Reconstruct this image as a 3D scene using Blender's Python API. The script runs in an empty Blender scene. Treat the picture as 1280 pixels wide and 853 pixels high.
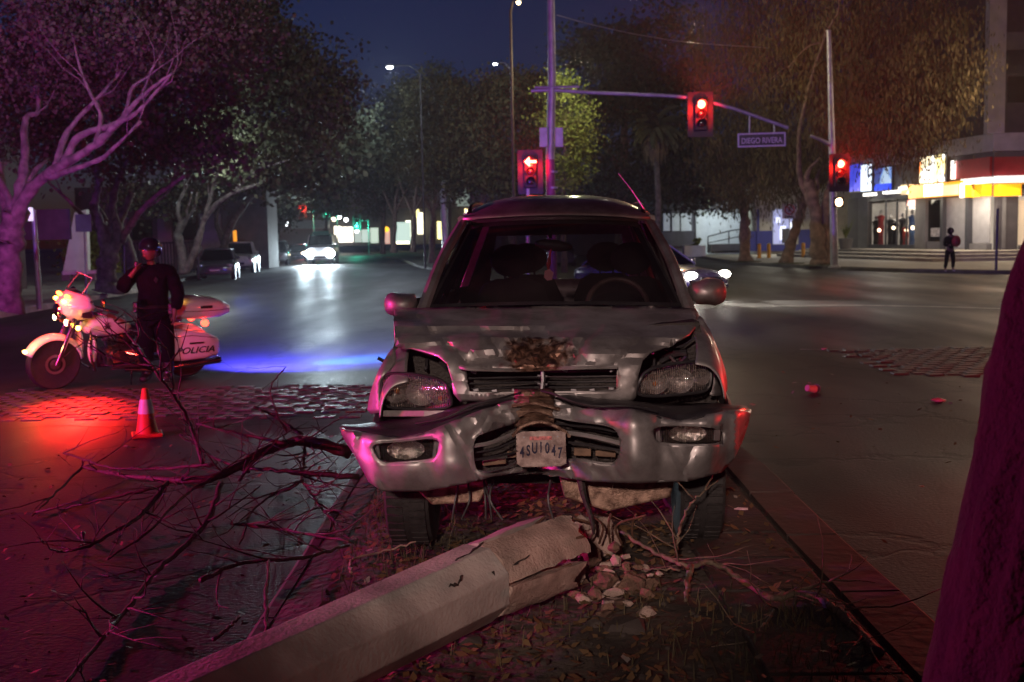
import bpy, bmesh, math, random
import numpy as np
from mathutils import Vector, Matrix, noise as mnoise
from mathutils.geometry import delaunay_2d_cdt
random.seed(11)
rng = np.random.default_rng(11)
scene = bpy.context.scene
R = math.radians
COL = scene.collection

# ------------------------------------------------------------------ camera
FPX = 1420.0
CAMH = 1.75
PITCH = math.atan(130.5 / FPX)
ROLL = R(1.1)
_F = Vector((0, math.cos(PITCH), -math.sin(PITCH)))
_U = Vector((0, math.sin(PITCH), math.cos(PITCH)))
_X = Vector((1, 0, 0))
RV = _X * math.cos(ROLL) - _U * math.sin(ROLL)
UV = _U * math.cos(ROLL) + _X * math.sin(ROLL)
cam_d = bpy.data.cameras.new('camera')
cam = bpy.data.objects.new('camera', cam_d)
COL.objects.link(cam)
m = Matrix.Identity(4)
for i in range(3):
    m[i][0] = RV[i]; m[i][1] = UV[i]; m[i][2] = -_F[i]
m[2][3] = CAMH
cam.matrix_world = m
cam_d.sensor_width = 36.0
cam_d.lens = 36.0 * FPX / 1280.0
cam_d.clip_start = 0.1
cam_d.clip_end = 1500
cam_d.dof.use_dof = True
cam_d.dof.focus_distance = 5.5
cam_d.dof.aperture_fstop = 4.0
scene.camera = cam

# ------------------------------------------------------------------ render, sky
scene.render.engine = 'CYCLES'
scene.cycles.use_denoising = True
scene.cycles.max_bounces = 5
scene.cycles.diffuse_bounces = 2
scene.cycles.glossy_bounces = 3
scene.cycles.transmission_bounces = 3
scene.cycles.transparent_max_bounces = 10
scene.cycles.volume_bounces = 0
scene.cycles.sample_clamp_indirect = 2.0
scene.cycles.sample_clamp_direct = 0.0
scene.cycles.caustics_reflective = False
scene.cycles.caustics_refractive = False
scene.view_settings.view_transform = 'Standard'
scene.view_settings.look = 'None'
scene.view_settings.gamma = 1.0
scene.view_settings.exposure = 0.0
scene.view_settings.use_curve_mapping = False

world = bpy.data.worlds.new('World')
scene.world = world
world.use_nodes = True
wn = world.node_tree
wn.nodes.clear()
sky = wn.nodes.new('ShaderNodeTexSky')
sky.sky_type = 'NISHITA'
sky.sun_disc = False
sky.sun_elevation = R(-4.5)
sky.sun_rotation = R(-35)
sky.air_density = 1.0
sky.dust_density = 0.6
sky.ozone_density = 4.0
bg = wn.nodes.new('ShaderNodeBackground')
bg.inputs['Strength'].default_value = 0.8
wo = wn.nodes.new('ShaderNodeOutputWorld')
wn.links.new(sky.outputs[0], bg.inputs['Color'])
wn.links.new(bg.outputs[0], wo.inputs['Surface'])

# ------------------------------------------------------------------ pixel helpers
def ray(px, py):
    return _F * FPX + RV * (px - 640.0) + UV * (426.5 - py)
def W(px, py, Y):
    d = ray(px, py)
    return Vector((0, 0, CAMH)) + d * (Y / d.y)
def G(px, py, z=0.0):
    d = ray(px, py)
    return Vector((0, 0, CAMH)) + d * ((z - CAMH) / d.z)

# ------------------------------------------------------------------ lights
def lamp(name, kind, loc, energy, color, size=0.1, target=None, spot=60, blend=0.5):
    d = bpy.data.lights.new(name, kind)
    d.energy = energy
    d.color = color
    if kind == 'SPOT':
        d.spot_size = R(spot); d.spot_blend = blend; d.shadow_soft_size = size
    elif kind == 'POINT':
        d.shadow_soft_size = size
    elif kind == 'AREA':
        d.size = size
    o = bpy.data.objects.new(name, d)
    COL.objects.link(o)
    o.location = loc
    if target is not None:
        o.rotation_euler = (Vector(target) - Vector(loc)).to_track_quat('-Z', 'Y').to_euler()
    return o

# street lamps behind the photographer, plus an added spot on the left
lamp('street_light_behind', 'SPOT', (-1.6, -7.5, 4.6), 4800, (1.0, 0.70, 0.60), 0.25, (0.25, 5.4, 0.86), 13.0, 0.9)
lamp('street_light_behind_dim', 'POINT', (5.0, -7.0, 8.0), 60, (1.0, 0.45, 0.38), 0.3)
lamp('motorcycle_fill', 'SPOT', (-2.0, -3.0, 6.5), 1500, (0.95, 0.74, 1.0), 0.25, (-4.9, 14.3, 0.7), 17, 0.9)  # added spot that brightens the white motorcycle and the road round it
# emergency beacons of the patrol cars parked on the left, then added red spots
lamp('beacon_red_light', 'POINT', (-8.4, 6.0, 1.6), 2700, (1.0, 0.02, 0.10), 0.12)
lamp('beacon_blue_light', 'POINT', (-8.9, 6.4, 1.6), 900, (0.36, 0.10, 1.0), 0.12)
lamp('beacon_far_red', 'SPOT', (-9.9, 16.0, 1.6), 1350, (1.0, 0.04, 0.25), 0.15, (-10.8, 30, 8.5), 100, 0.8)
lamp('beacon_far_blue', 'SPOT', (-10.4, 16.2, 1.6), 2500, (0.42, 0.12, 1.0), 0.15, (-10.8, 30, 8.5), 100, 0.8)
lamp('right_road_red_fill', 'SPOT', (11.0, 3.0, 2.6), 3000, (1.0, 0.04, 0.03), 0.15, (5.6, 9.5, 0.0), 74, 1.0)  # added red spot tinting the right-hand road; no beacon stands there
lamp('right_median_red_fill', 'SPOT', (7.0, 11.0, 1.3), 700, (1.0, 0.02, 0.02), 0.08, (2.3, 4.6, 0.1), 42, 0.8)  # added red spot for the red patch right of the median
# lamps along the avenue, then added fills with no fixture
lamp('avenue_light', 'POINT', tuple(W(487, 96, 57)), 900, (0.80, 0.90, 1.0), 0.25)
lamp('avenue_light_far', 'POINT', (-9.0, 78, 11.0), 700, (0.7, 0.86, 1.0), 0.3)
lamp('canopy_light', 'POINT', (-11.6, 43.5, 5.2), 520, (0.88, 1.0, 0.95), 0.3)
lamp('crossing_fill', 'SPOT', (8.5, 15.0, 9.0), 2000, (1.0, 0.66, 0.62), 0.25, (7.0, 42, 5.5), 74, 0.7)  # added spot on the near side, lighting faces without a road reflection
lamp('crossing_fill_left', 'SPOT', (-5.0, 13, 9.0), 2000, (0.82, 0.80, 1.0), 0.3, (-9.5, 50, 0.5), 52, 0.8)  # added spot for the left mid-road and the parked cars
lamp('pepper_tree_fill', 'POINT', (8.0, 49.0, 10.5), 650, (1.0, 0.80, 0.45), 0.25)  # added point light warming the left side of the pepper trees
lamp('corner_fill', 'POINT', (20.5, 47, 7.5), 650, (1.0, 0.70, 0.48), 0.25)  # added point light for the corner column and pavement

# ------------------------------------------------------------------ mesh helpers
ORG = {}
def props(o, label=None, cat=None, group=None, kind=None):
    if label: o['label'] = label
    if cat: o['category'] = cat
    if group: o['group'] = group
    if kind: o['kind'] = kind
    return o

def thing(name, label, cat, loc=(0, 0, 0), rotz=0.0, group=None, local=False):
    o = bpy.data.objects.new(name, None)
    COL.objects.link(o)
    o.location = loc
    o.rotation_euler = (0, 0, rotz)
    o.empty_display_size = 0.2
    ORG[o.name] = Vector((0, 0, 0)) if local else Vector(loc)
    return props(o, label, cat, group)

class MB:
    def __init__(s):
        s.v = []; s.f = []
    def add(s, vs, fs):
        b = len(s.v)
        s.v += [Vector(v) for v in vs]
        s.f += [tuple(b + i for i in f) for f in fs]
        return s
    def box(s, c, size, rot=None):
        c = Vector(c); h = Vector(size) * 0.5
        vs = []
        for x in (-1, 1):
            for y in (-1, 1):
                for z in (-1, 1):
                    p = Vector((x * h.x, y * h.y, z * h.z))
                    if rot is not None: p = rot @ p
                    vs.append(c + p)
        return s.add(vs, [(0, 1, 3, 2), (4, 6, 7, 5), (0, 4, 5, 1), (2, 3, 7, 6), (0, 2, 6, 4), (1, 5, 7, 3)])
    def tube(s, pts, r, n=8, cap=True):
        pts = [Vector(p) for p in pts]
        k = len(pts)
        rs = [r] * k if isinstance(r, (int, float)) else list(r)
        if len(rs) != k: rs = [rs[0] + (rs[-1] - rs[0]) * i / (k - 1) for i in range(k)]
        ref = None; vs = []
        for i, p in enumerate(pts):
            t = (pts[min(i + 1, k - 1)] - pts[max(i - 1, 0)])
            if t.length < 1e-9: t = Vector((0, 0, 1))
            t.normalize()
            if ref is None:
                ref = t.orthogonal().normalized()
            ref = (ref - t * ref.dot(t))
            if ref.length < 1e-6: ref = t.orthogonal()
            ref.normalize()
            b = t.cross(ref)
            for j in range(n):
                a = 2 * math.pi * j / n
                vs.append(p + (ref * math.cos(a) + b * math.sin(a)) * rs[i])
        fs = []
        for i in range(k - 1):
            for j in range(n):
                a = i * n + j; c = i * n + (j + 1) % n
                fs.append((a, c, c + n, a + n))
        if cap:
            fs.append(tuple(reversed(range(n))))
            fs.append(tuple((k - 1) * n + j for j in range(n)))
        return s.add(vs, fs)
    def lathe(s, prof, c=(0, 0, 0), axis='Z', n=24, rot=None, close=False):
        """prof: list of (radius, height)"""
        c = Vector(c); vs = []
        for (r_, h_) in prof:
            for j in range(n):
                a = 2 * math.pi * j / n
                x, y = r_ * math.cos(a), r_ * math.sin(a)
                p = {'Z': Vector((x, y, h_)), 'X': Vector((h_, x, y)), 'Y': Vector((x, h_, y))}[axis]
                if rot is not None: p = rot @ p
                vs.append(c + p)
        fs = []; k = len(prof)
        for i in range(k - 1 if not close else k):
            for j in range(n):
                a = i * n + j; b = i * n + (j + 1) % n
                i2 = (i + 1) % k
                c2 = i2 * n + (j + 1) % n; d = i2 * n + j
                fs.append((a, b, c2, d))
        if not close:
            fs.append(tuple(reversed(range(n))))
            fs.append(tuple((k - 1) * n + j for j in range(n)))
        return s.add(vs, fs)
    def grid(s, rows, flip=False):
        n = len(rows[0]); vs = [p for r_ in rows for p in r_]; fs = []
        for i in range(len(rows) - 1):
            for j in range(n - 1):
                q = (i * n + j, i * n + j + 1, (i + 1) * n + j + 1, (i + 1) * n + j)
                fs.append(q[::-1] if flip else q)
        return s.add(vs, fs)
    def loft(s, rings, cap=True):
        n = len(rings[0]); vs = [p for r_ in rings for p in r_]; fs = []
        for i in range(len(rings) - 1):
            for j in range(n):
                fs.append((i * n + j, i * n + (j + 1) % n, (i + 1) * n + (j + 1) % n, (i + 1) * n + j))
        if cap:
            fs.append(tuple(reversed(range(n))))
            fs.append(tuple((len(rings) - 1) * n + j for j in range(n)))
        return s.add(vs, fs)
    def prism(s, poly, depth):
        """poly: closed list of 3D points, extruded by vector depth"""
        n = len(poly); d = Vector(depth)
        vs = [Vector(p) for p in poly] + [Vector(p) + d for p in poly]
        fs = [tuple(range(n)), tuple(reversed(range(n, 2 * n)))]
        for j in range(n):
            k2 = (j + 1) % n
            fs.append((k2, j, j + n, k2 + n))
        return s.add(vs, fs)
    def ball(s, c, r, n=12, m=8, rot=None):
        r = Vector((r, r, r)) if isinstance(r, (int, float)) else Vector(r)
        c = Vector(c); vs = []; fs = []
        for i in range(m + 1):
            t = math.pi * i / m
            for j in range(n):
                a = 2 * math.pi * j / n
                p = Vector((r.x * math.sin(t) * math.cos(a), r.y * math.sin(t) * math.sin(a), r.z * math.cos(t)))
                if rot is not None: p = rot @ p
                vs.append(c + p)
        for i in range(m):
            for j in range(n):
                a = i * n + j; b = i * n + (j + 1) % n
                fs.append((a, a + n, b + n, b))
        return s.add(vs, fs)
    def build(s, name, mat, parent=None, smooth=False, origin=None, mods=None, fix=True):
        if parent is not None:
            o0 = ORG.get(parent.name, Vector((0, 0, 0)))
        else:
            o0 = Vector(origin) if origin is not None else Vector((0, 0, 0))
        me = bpy.data.meshes.new(name)
        me.from_pydata([tuple(v - o0) for v in s.v], [], s.f)
        if fix:
            bm = bmesh.new(); bm.from_mesh(me)
            bmesh.ops.remove_doubles(bm, verts=bm.verts, dist=1e-5)
            bmesh.ops.recalc_face_normals(bm, faces=bm.faces)
            bm.to_mesh(me); bm.free()
        me.materials.append(mat)
        o = bpy.data.objects.new(name, me)
        COL.objects.link(o)
        if parent is not None:
            o.parent = parent
        else:
            o.location = o0
        ORG[o.name] = o0
        if smooth:
            me.polygons.foreach_set('use_smooth', [True] * len(me.polygons))
            if smooth != 'full':
                try: me.set_sharp_from_angle(angle=R(38 if smooth is True else smooth))
                except Exception: pass
        for mt, kw in (mods or []):
            md = o.modifiers.new(mt.lower(), mt)
            for k_, v_ in kw.items(): setattr(md, k_, v_)
        return o

def bevel(w=0.01, seg=2):
    return ('BEVEL', {'width': w, 'segments': seg, 'limit_method': 'ANGLE'})
def solid(t=0.01, off=1.0):
    return ('SOLIDIFY', {'thickness': t, 'offset': off})

def inside(p, poly):
    x, y = p; c = False; n = len(poly); j = n - 1
    for i in range(n):
        xi, yi = poly[i]; xj, yj = poly[j]
        if (yi > y) != (yj > y) and x < (xj - xi) * (y - yi) / (yj - yi) + xi: c = not c
        j = i
    return c

def densify(poly, step):
    out = []
    n = len(poly)
    for i in range(n):
        a = Vector(poly[i]); b = Vector(poly[(i + 1) % n])
        k = max(1, int((b - a).length / step))
        for t in range(k): out.append(tuple(a.lerp(b, t / k)))
    return out

def smooth_poly(poly, it=1):
    for _ in range(it):
        out = []
        n = len(poly)
        for i in range(n):
            a = poly[i]; b = poly[(i + 1) % n]
            out.append((a[0] * .75 + b[0] * .25, a[1] * .75 + b[1] * .25))
            out.append((a[0] * .25 + b[0] * .75, a[1] * .25 + b[1] * .75))
        poly = out
    return poly

def panel(outline, holes, fn, step=6.0):
    """sheet cut along an outline with openings; fn maps outline coords to 3D"""
    vs = []; es = []
    def addloop(poly):
        pl = densify(poly, step); b = len(vs)
        vs.extend(pl)
        es.extend([(b + i, b + (i + 1) % len(pl)) for i in range(len(pl))])
    addloop(outline)
    for h in holes: addloop(h)
    xs = [p[0] for p in outline]; ys = [p[1] for p in outline]
    nb = len(vs)
    bnd = np.array(vs)
    y = min(ys) + step * .5; row = 0
    while y < max(ys):
        x = min(xs) + step * (.5 if row % 2 else 0)
        while x < max(xs):
            if inside((x, y), outline) and not any(inside((x, y), h) for h in holes):
                if ((bnd[:, 0] - x) ** 2 + (bnd[:, 1] - y) ** 2).min() > (step * .45) ** 2:
                    vs.append((x, y))
            x += step
        y += step * .87; row += 1
    res = delaunay_2d_cdt([Vector(v) for v in vs], es, [], 0, 1e-4)
    ov, of = res[0], res[2]
    fs = []
    for f in of:
        c = ((ov[f[0]].x + ov[f[1]].x + ov[f[2]].x) / 3, (ov[f[0]].y + ov[f[1]].y + ov[f[2]].y) / 3)
        if inside(c, outline) and not any(inside(c, h) for h in holes):
            fs.append(tuple(f))
    mb = MB()
    mb.add([fn(v.x, v.y) for v in ov], fs)
    return mb

def interp(x, tab):
    if x <= tab[0][0]: return tab[0][1]
    for i in range(len(tab) - 1):
        if x <= tab[i + 1][0]:
            t = (x - tab[i][0]) / (tab[i + 1][0] - tab[i][0])
            t = t * t * (3 - 2 * t)
            return tab[i][1] + (tab[i + 1][1] - tab[i][1]) * t
    return tab[-1][1]

def catmull(pts, k=5):
    pts = [Vector(p) for p in pts]
    if len(pts) < 3: return pts
    P = [pts[0] * 2 - pts[1]] + pts + [pts[-1] * 2 - pts[-2]]
    out = []
    for i in range(1, len(P) - 2):
        for j in range(k):
            t = j / k
            a, b, c, d = P[i - 1], P[i], P[i + 1], P[i + 2]
            out.append(0.5 * ((2 * b) + (c - a) * t + (2 * a - 5 * b + 4 * c - d) * t * t + (3 * b - a - 3 * c + d) * t ** 3))
    out.append(pts[-1])
    return out

def child_copy(o, parent):
    c = o.copy(); COL.objects.link(c); c.parent = parent
    for ch in list(o.children): child_copy(ch, c)
    return c
def copy_thing(root, loc, rotz=None, label=None):
    c = root.copy(); COL.objects.link(c); c.location = loc
    if rotz is not None: c.rotation_euler = (0, 0, rotz)
    if label: c['label'] = label
    for ch in list(root.children): child_copy(ch, c)
    return c

def text(body, mat, parent, loc, rot, size, name='lettering', extrude=0.003, align='CENTER', shear=0.0, sx=1.0):
    cu = bpy.data.curves.new(name, 'FONT')
    cu.body = body; cu.size = size; cu.extrude = extrude
    cu.align_x = align; cu.align_y = 'CENTER'; cu.shear = shear; cu.offset = size * 0.012
    cu.materials.append(mat)
    t0 = bpy.data.objects.new('tmp', cu); COL.objects.link(t0)
    me = bpy.data.meshes.new_from_object(t0.evaluated_get(bpy.context.evaluated_depsgraph_get()))
    bpy.data.objects.remove(t0)
    o = bpy.data.objects.new(name, me)
    COL.objects.link(o)
    o.parent = parent
    o0 = ORG.get(parent.name, Vector((0, 0, 0))) if parent else Vector((0, 0, 0))
    o.location = Vector(loc) - o0
    o.rotation_euler = rot
    o.scale = (sx, 1, 1)
    return o

# ------------------------------------------------------------------ materials
def _newmat(name):
    mt = bpy.data.materials.new(name); mt.use_nodes = True
    nt = mt.node_tree
    return mt, nt, nt.nodes['Principled BSDF'], nt.nodes['Material Output']

def M(name, col, rough=0.5, metal=0.0, var=0.25, scale=6.0, bump=0.0, bscale=None, coat=0.0, spec=0.5, col2=None, detail=4.0, rvar=0.1, gen='Object'):
    mt, nt, b, out = _newmat(name)
    tc = nt.nodes.new('ShaderNodeTexCoord')
    nz = nt.nodes.new('ShaderNodeTexNoise'); nz.inputs['Scale'].default_value = scale; nz.inputs['Detail'].default_value = detail
    nt.links.new(tc.outputs[gen], nz.inputs['Vector'])
    cr = nt.nodes.new('ShaderNodeValToRGB')
    a = [min(1, c * (1 - var)) for c in col]
    d = [min(1, c * (1 + var)) for c in col] if col2 is None else col2
    cr.color_ramp.elements[0].position = 0.35; cr.color_ramp.elements[1].position = 0.68
    cr.color_ramp.elements[0].color = (*a, 1); cr.color_ramp.elements[1].color = (*d, 1)
    nt.links.new(nz.outputs['Fac'], cr.inputs['Fac'])
    nt.links.new(cr.outputs['Color'], b.inputs['Base Color'])
    mr = nt.nodes.new('ShaderNodeMapRange')
    mr.inputs['To Min'].default_value = max(0.02, rough - rvar); mr.inputs['To Max'].default_value = min(1, rough + rvar)
    nt.links.new(nz.outputs['Fac'], mr.inputs['Value'])
    nt.links.new(mr.outputs['Result'], b.inputs['Roughness'])
    b.inputs['Metallic'].default_value = metal
    b.inputs['Coat Weight'].default_value = coat
    b.inputs['Coat Roughness'].default_value = 0.08
    b.inputs['Specular IOR Level'].default_value = spec
    if bump > 0:
        n2 = nt.nodes.new('ShaderNodeTexNoise'); n2.inputs['Scale'].default_value = bscale or scale * 5
        n2.inputs['Detail'].default_value = 6
        nt.links.new(tc.outputs[gen], n2.inputs['Vector'])
        bp = nt.nodes.new('ShaderNodeBump'); bp.inputs['Strength'].default_value = min(1.0, bump)
        bp.inputs['Distance'].default_value = 0.02 * max(1.0, bump)
        nt.links.new(n2.outputs['Fac'], bp.inputs['Height'])
        nt.links.new(bp.outputs['Normal'], b.inputs['Normal'])
    return mt

def E(name, col, strength, base=None):
    mt, nt, b, out = _newmat(name)
    b.inputs['Base Color'].default_value = (*(base or col), 1)
    b.inputs['Emission Color'].default_value = (*col, 1)
    b.inputs['Emission Strength'].default_value = strength
    b.inputs['Roughness'].default_value = 0.3
    return mt

def glass(name, tint=(0.3, 0.3, 0.32), rough=0.03, ior=1.45, spot=0.0):
    mt, nt, b, out = _newmat(name)
    nt.nodes.remove(b)
    tr = nt.nodes.new('ShaderNodeBsdfTransparent'); tr.inputs[0].default_value = (*tint, 1)
    gl = nt.nodes.new('ShaderNodeBsdfGlossy'); gl.inputs['Roughness'].default_value = rough
    lw = nt.nodes.new('ShaderNodeLayerWeight'); lw.inputs['Blend'].default_value = .5
    pw = nt.nodes.new('ShaderNodeMath'); pw.operation = 'POWER'; pw.inputs[1].default_value = 4.0
    fr = nt.nodes.new('ShaderNodeMath'); fr.operation = 'MULTIPLY_ADD'; fr.inputs[1].default_value = .85; fr.inputs[2].default_value = .05 * (ior / 1.45) ** 3
    nt.links.new(lw.outputs['Facing'], pw.inputs[0]); nt.links.new(pw.outputs[0], fr.inputs[0])
    mx = nt.nodes.new('ShaderNodeMixShader')
    nt.links.new(fr.outputs[0], mx.inputs[0]); nt.links.new(tr.outputs[0], mx.inputs[1]); nt.links.new(gl.outputs[0], mx.inputs[2])
    last = mx
    if spot > 0:   # a thin film of dust
        df = nt.nodes.new('ShaderNodeBsdfDiffuse'); df.inputs[0].default_value = (0.35, 0.33, 0.32, 1)
        tc = nt.nodes.new('ShaderNodeTexCoord'); nz = nt.nodes.new('ShaderNodeTexNoise')
        nz.inputs['Scale'].default_value = 3.0; nz.inputs['Detail'].default_value = 8
        nt.links.new(tc.outputs['Object'], nz.inputs['Vector'])
        mr = nt.nodes.new('ShaderNodeMapRange'); mr.inputs['From Min'].default_value = 0.3; mr.inputs['From Max'].default_value = 0.8
        mr.inputs['To Min'].default_value = 0.0; mr.inputs['To Max'].default_value = spot
        nt.links.new(nz.outputs['Fac'], mr.inputs['Value'])
        m2 = nt.nodes.new('ShaderNodeMixShader')
        nt.links.new(mr.outputs['Result'], m2.inputs[0]); nt.links.new(mx.outputs[0], m2.inputs[1]); nt.links.new(df.outputs[0], m2.inputs[2])
        last = m2
    nt.links.new(last.outputs[0], out.inputs['Surface'])
    return mt

MAT = {}
MAT['steel'] = M('galvanised_steel', (0.42, 0.42, 0.44), 0.5, 0.5, 0.2, 3)
MAT['rust_pole'] = M('brown_painted_steel', (0.09, 0.06, 0.045), 0.6, 0.2, 0.3, 4)
MAT['pole_band'] = M('magenta_pole_band', (0.30, 0.06, 0.16), 0.5, 0.1, 0.2, 4)  # lower mast section coloured magenta, grey steel above
MAT['black'] = M('black_plastic', (0.02, 0.02, 0.022), 0.45, 0, 0.3, 10)
MAT['rubber'] = M('tyre_rubber', (0.022, 0.021, 0.021), 0.75, 0, 0.3, 20, bump=0.3, bscale=60)
MAT['chrome'] = M('chrome', (0.62, 0.62, 0.64), 0.12, 1.0, 0.1, 5, rvar=0.05)
MAT['alloy'] = M('alloy_wheel', (0.38, 0.38, 0.40), 0.35, 0.9, 0.1, 6)
MAT['white_paint'] = M('white_paint', (0.72, 0.72, 0.72), 0.25, 0, 0.06, 5, coat=0.6)
MAT['dark_glass'] = glass('dark_window_glass', (0.10, 0.10, 0.11), 0.05, 1.6)
MAT['clear_glass'] = glass('clear_glass', (0.8, 0.8, 0.8), 0.02, 1.45)
MAT['kerb'] = M('kerb_concrete', (0.07, 0.06, 0.053), 0.8, 0, 0.3, 3, bump=0.4)
MAT['white_kerb'] = M('whitewashed_kerb', (0.5, 0.49, 0.47), 0.8, 0, 0.3, 2.5, bump=0.4)
MAT['paving'] = M('pavement_concrete', (0.30, 0.285, 0.26), 0.75, 0, 0.22, 1.2, bump=0.3)
MAT['bark'] = M('bark', (0.17, 0.12, 0.09), 0.9, 0, 0.45, 5, bump=0.9, bscale=22)
MAT['pale_bark'] = M('pale_bark', (0.13, 0.115, 0.105), 0.9, 0, 0.5, 5, bump=1.0, bscale=26)
MAT['twig'] = M('dry_twig_bark', (0.065, 0.043, 0.032), 0.6, 0, 0.4, 25, bump=0.5, bscale=90)
MAT['red_lamp'] = E('lit_red_lens', (1.0, 0.04, 0.02), 80)
MAT['green_lamp'] = E('lit_green_lens', (0.05, 1.0, 0.62), 14)
MAT['warm_lamp'] = E('lit_warm_lens', (1.0, 0.78, 0.5), 9)
MAT['white_lamp'] = E('lit_white_lens', (0.9, 0.97, 1.0), 60)
MAT['dark_lens'] = M('unlit_lens', (0.03, 0.012, 0.012), 0.12, 0, 0.1, 5, coat=0.5)
# ------------------------------------------------------------------ ground
def asphalt():
    mt, nt, b, out = _newmat('worn_asphalt')
    tc = nt.nodes.new('ShaderNodeTexCoord')
    def nz(sc, det=6, dis=0.0, vec=None):
        n = nt.nodes.new('ShaderNodeTexNoise'); n.inputs['Scale'].default_value = sc; n.inputs['Detail'].default_value = det
        n.inputs['Distortion'].default_value = dis
        nt.links.new(vec or tc.outputs['Object'], n.inputs['Vector']); return n
    big = nz(0.22, 4, 0.6); fine = nz(38, 3); mid = nz(2.2, 6, 0.4)
    mp = nt.nodes.new('ShaderNodeMapping'); mp.inputs['Scale'].default_value = (0.35, 0.06, 1)
    nt.links.new(tc.outputs['Object'], mp.inputs['Vector'])
    lane = nz(1.6, 5, 0.2, mp.outputs['Vector'])
    cr = nt.nodes.new('ShaderNodeValToRGB')
    cr.color_ramp.elements[0].position = 0.3; cr.color_ramp.elements[0].color = (0.020, 0.019, 0.019, 1)
    cr.color_ramp.elements[1].position = 0.75; cr.color_ramp.elements[1].color = (0.062, 0.058, 0.056, 1)
    mx = nt.nodes.new('ShaderNodeMix'); mx.data_type = 'FLOAT'; mx.inputs[0].default_value = 0.5
    nt.links.new(big.outputs['Fac'], mx.inputs[2]); nt.links.new(mid.outputs['Fac'], mx.inputs[3])
    m2 = nt.nodes.new('ShaderNodeMix'); m2.data_type = 'FLOAT'; m2.inputs[0].default_value = 0.45
    nt.links.new(mx.outputs[0], m2.inputs[2]); nt.links.new(fine.outputs['Fac'], m2.inputs[3])
    nt.links.new(m2.outputs[0], cr.inputs['Fac'])
    # cracks
    vo = nt.nodes.new('ShaderNodeTexVoronoi'); vo.feature = 'DISTANCE_TO_EDGE'; vo.inputs['Scale'].default_value = 0.42
    wv = nt.nodes.new('ShaderNodeVectorMath'); wv.operation = 'ADD'
    nt.links.new(tc.outputs['Object'], wv.inputs[0])
    sc = nt.nodes.new('ShaderNodeVectorMath'); sc.operation = 'SCALE'; sc.inputs['Scale'].default_value = 0.9
    nt.links.new(mid.outputs['Color'], sc.inputs[0]); nt.links.new(sc.outputs[0], wv.inputs[1])
    nt.links.new(wv.outputs[0], vo.inputs['Vector'])
    ck = nt.nodes.new('ShaderNodeMapRange'); ck.inputs['From Min'].default_value = 0.0; ck.inputs['From Max'].default_value = 0.022
    ck.inputs['To Min'].default_value = 0.25; ck.inputs['To Max'].default_value = 1.0
    nt.links.new(vo.outputs['Distance'], ck.inputs['Value'])
    mul = nt.nodes.new('ShaderNodeMix'); mul.data_type = 'RGBA'; mul.blend_type = 'MULTIPLY'; mul.inputs[0].default_value = 0.8
    nt.links.new(cr.outputs['Color'], mul.inputs[6]); nt.links.new(ck.outputs['Result'], mul.inputs[7])
    nt.links.new(mul.outputs[2], b.inputs['Base Color'])
    mr = nt.nodes.new('ShaderNodeMapRange'); mr.inputs['From Min'].default_value = 0.3; mr.inputs['From Max'].default_value = 0.7
    mr.inputs['To Min'].default_value = 0.40; mr.inputs['To Max'].default_value = 0.66
    nt.links.new(lane.outputs['Fac'], mr.inputs['Value']); nt.links.new(mr.outputs['Result'], b.inputs['Roughness'])
    b.inputs['Specular IOR Level'].default_value = 0.22
    bp = nt.nodes.new('ShaderNodeBump'); bp.inputs['Strength'].default_value = 0.5; bp.inputs['Distance'].default_value = 0.008
    ad = nt.nodes.new('ShaderNodeMath'); ad.operation = 'ADD'
    nt.links.new(fine.outputs['Fac'], ad.inputs[0]); nt.links.new(ck.outputs['Result'], ad.inputs[1])
    nt.links.new(ad.outputs[0], bp.inputs['Height']); nt.links.new(bp.outputs['Normal'], b.inputs['Normal'])
    return mt
MAT['asphalt'] = asphalt()
g = MB(); g.add([(-320, -40, 0), (320, -40, 0), (320, 600, 0), (-320, 600, 0)], [(0, 1, 2, 3)])
props(g.build('road', MAT['asphalt'], fix=False), kind='structure')

# broken seams in the asphalt (raised bitumen ribbons)
MAT['bitumen'] = M('bitumen_seam', (0.012, 0.012, 0.012), 0.5, 0, 0.3, 8)
def ribbon(pts, w, z0, mat, name, kind='structure', jit=0.0, thick=0.0):
    mb = MB(); L = []; Rr = []
    pts = catmull([Vector((p[0], p[1], 0)) for p in pts], 8)
    for i, p in enumerate(pts):
        t = (pts[min(i + 1, len(pts) - 1)] - pts[max(0, i - 1)]).normalized(); nrm = Vector((-t.y, t.x, 0))
        ww = w * (1 + jit * (random.random() - .5))
        L.append(Vector((p.x + nrm.x * ww / 2, p.y + nrm.y * ww / 2, z0))); Rr.append(Vector((p.x - nrm.x * ww / 2, p.y - nrm.y * ww / 2, z0)))
    mb.grid([L, Rr])
    o = mb.build(name, mat, fix=False)
    return props(o, kind=kind)
ribbon([G(300, 367), G(340, 366), G(390, 364), G(430, 366), G(470, 363)], 0.16, 0.004, MAT['bitumen'], 'asphalt_seam', jit=1.2)
ribbon([G(368, 374), G(390, 374), G(425, 375)], 0.2, 0.004, MAT['bitumen'], 'asphalt_seam', jit=1.2)
ribbon([G(290, 395), G(380, 397), G(470, 399)], 0.06, 0.004, MAT['bitumen'], 'asphalt_seam', jit=1.5)
ribbon([G(-40, 545), G(60, 533), G(140, 533), G(230, 531), G(330, 521), G(440, 519)], 0.07, 0.004, MAT['bitumen'], 'asphalt_seam', jit=1.4)
MAT['pale_line'] = M('pale_line_surface', (0.22, 0.2, 0.18), 0.6, 0, 0.5, 3, col2=(0.42, 0.4, 0.36))
ribbon([G(905, 384), G(1050, 382), G(1180, 384), G(1330, 389)], 0.22, 0.004, MAT['pale_line'], 'pale_road_line', jit=0.3)  # pale ribbon crossing the right-hand road
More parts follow.
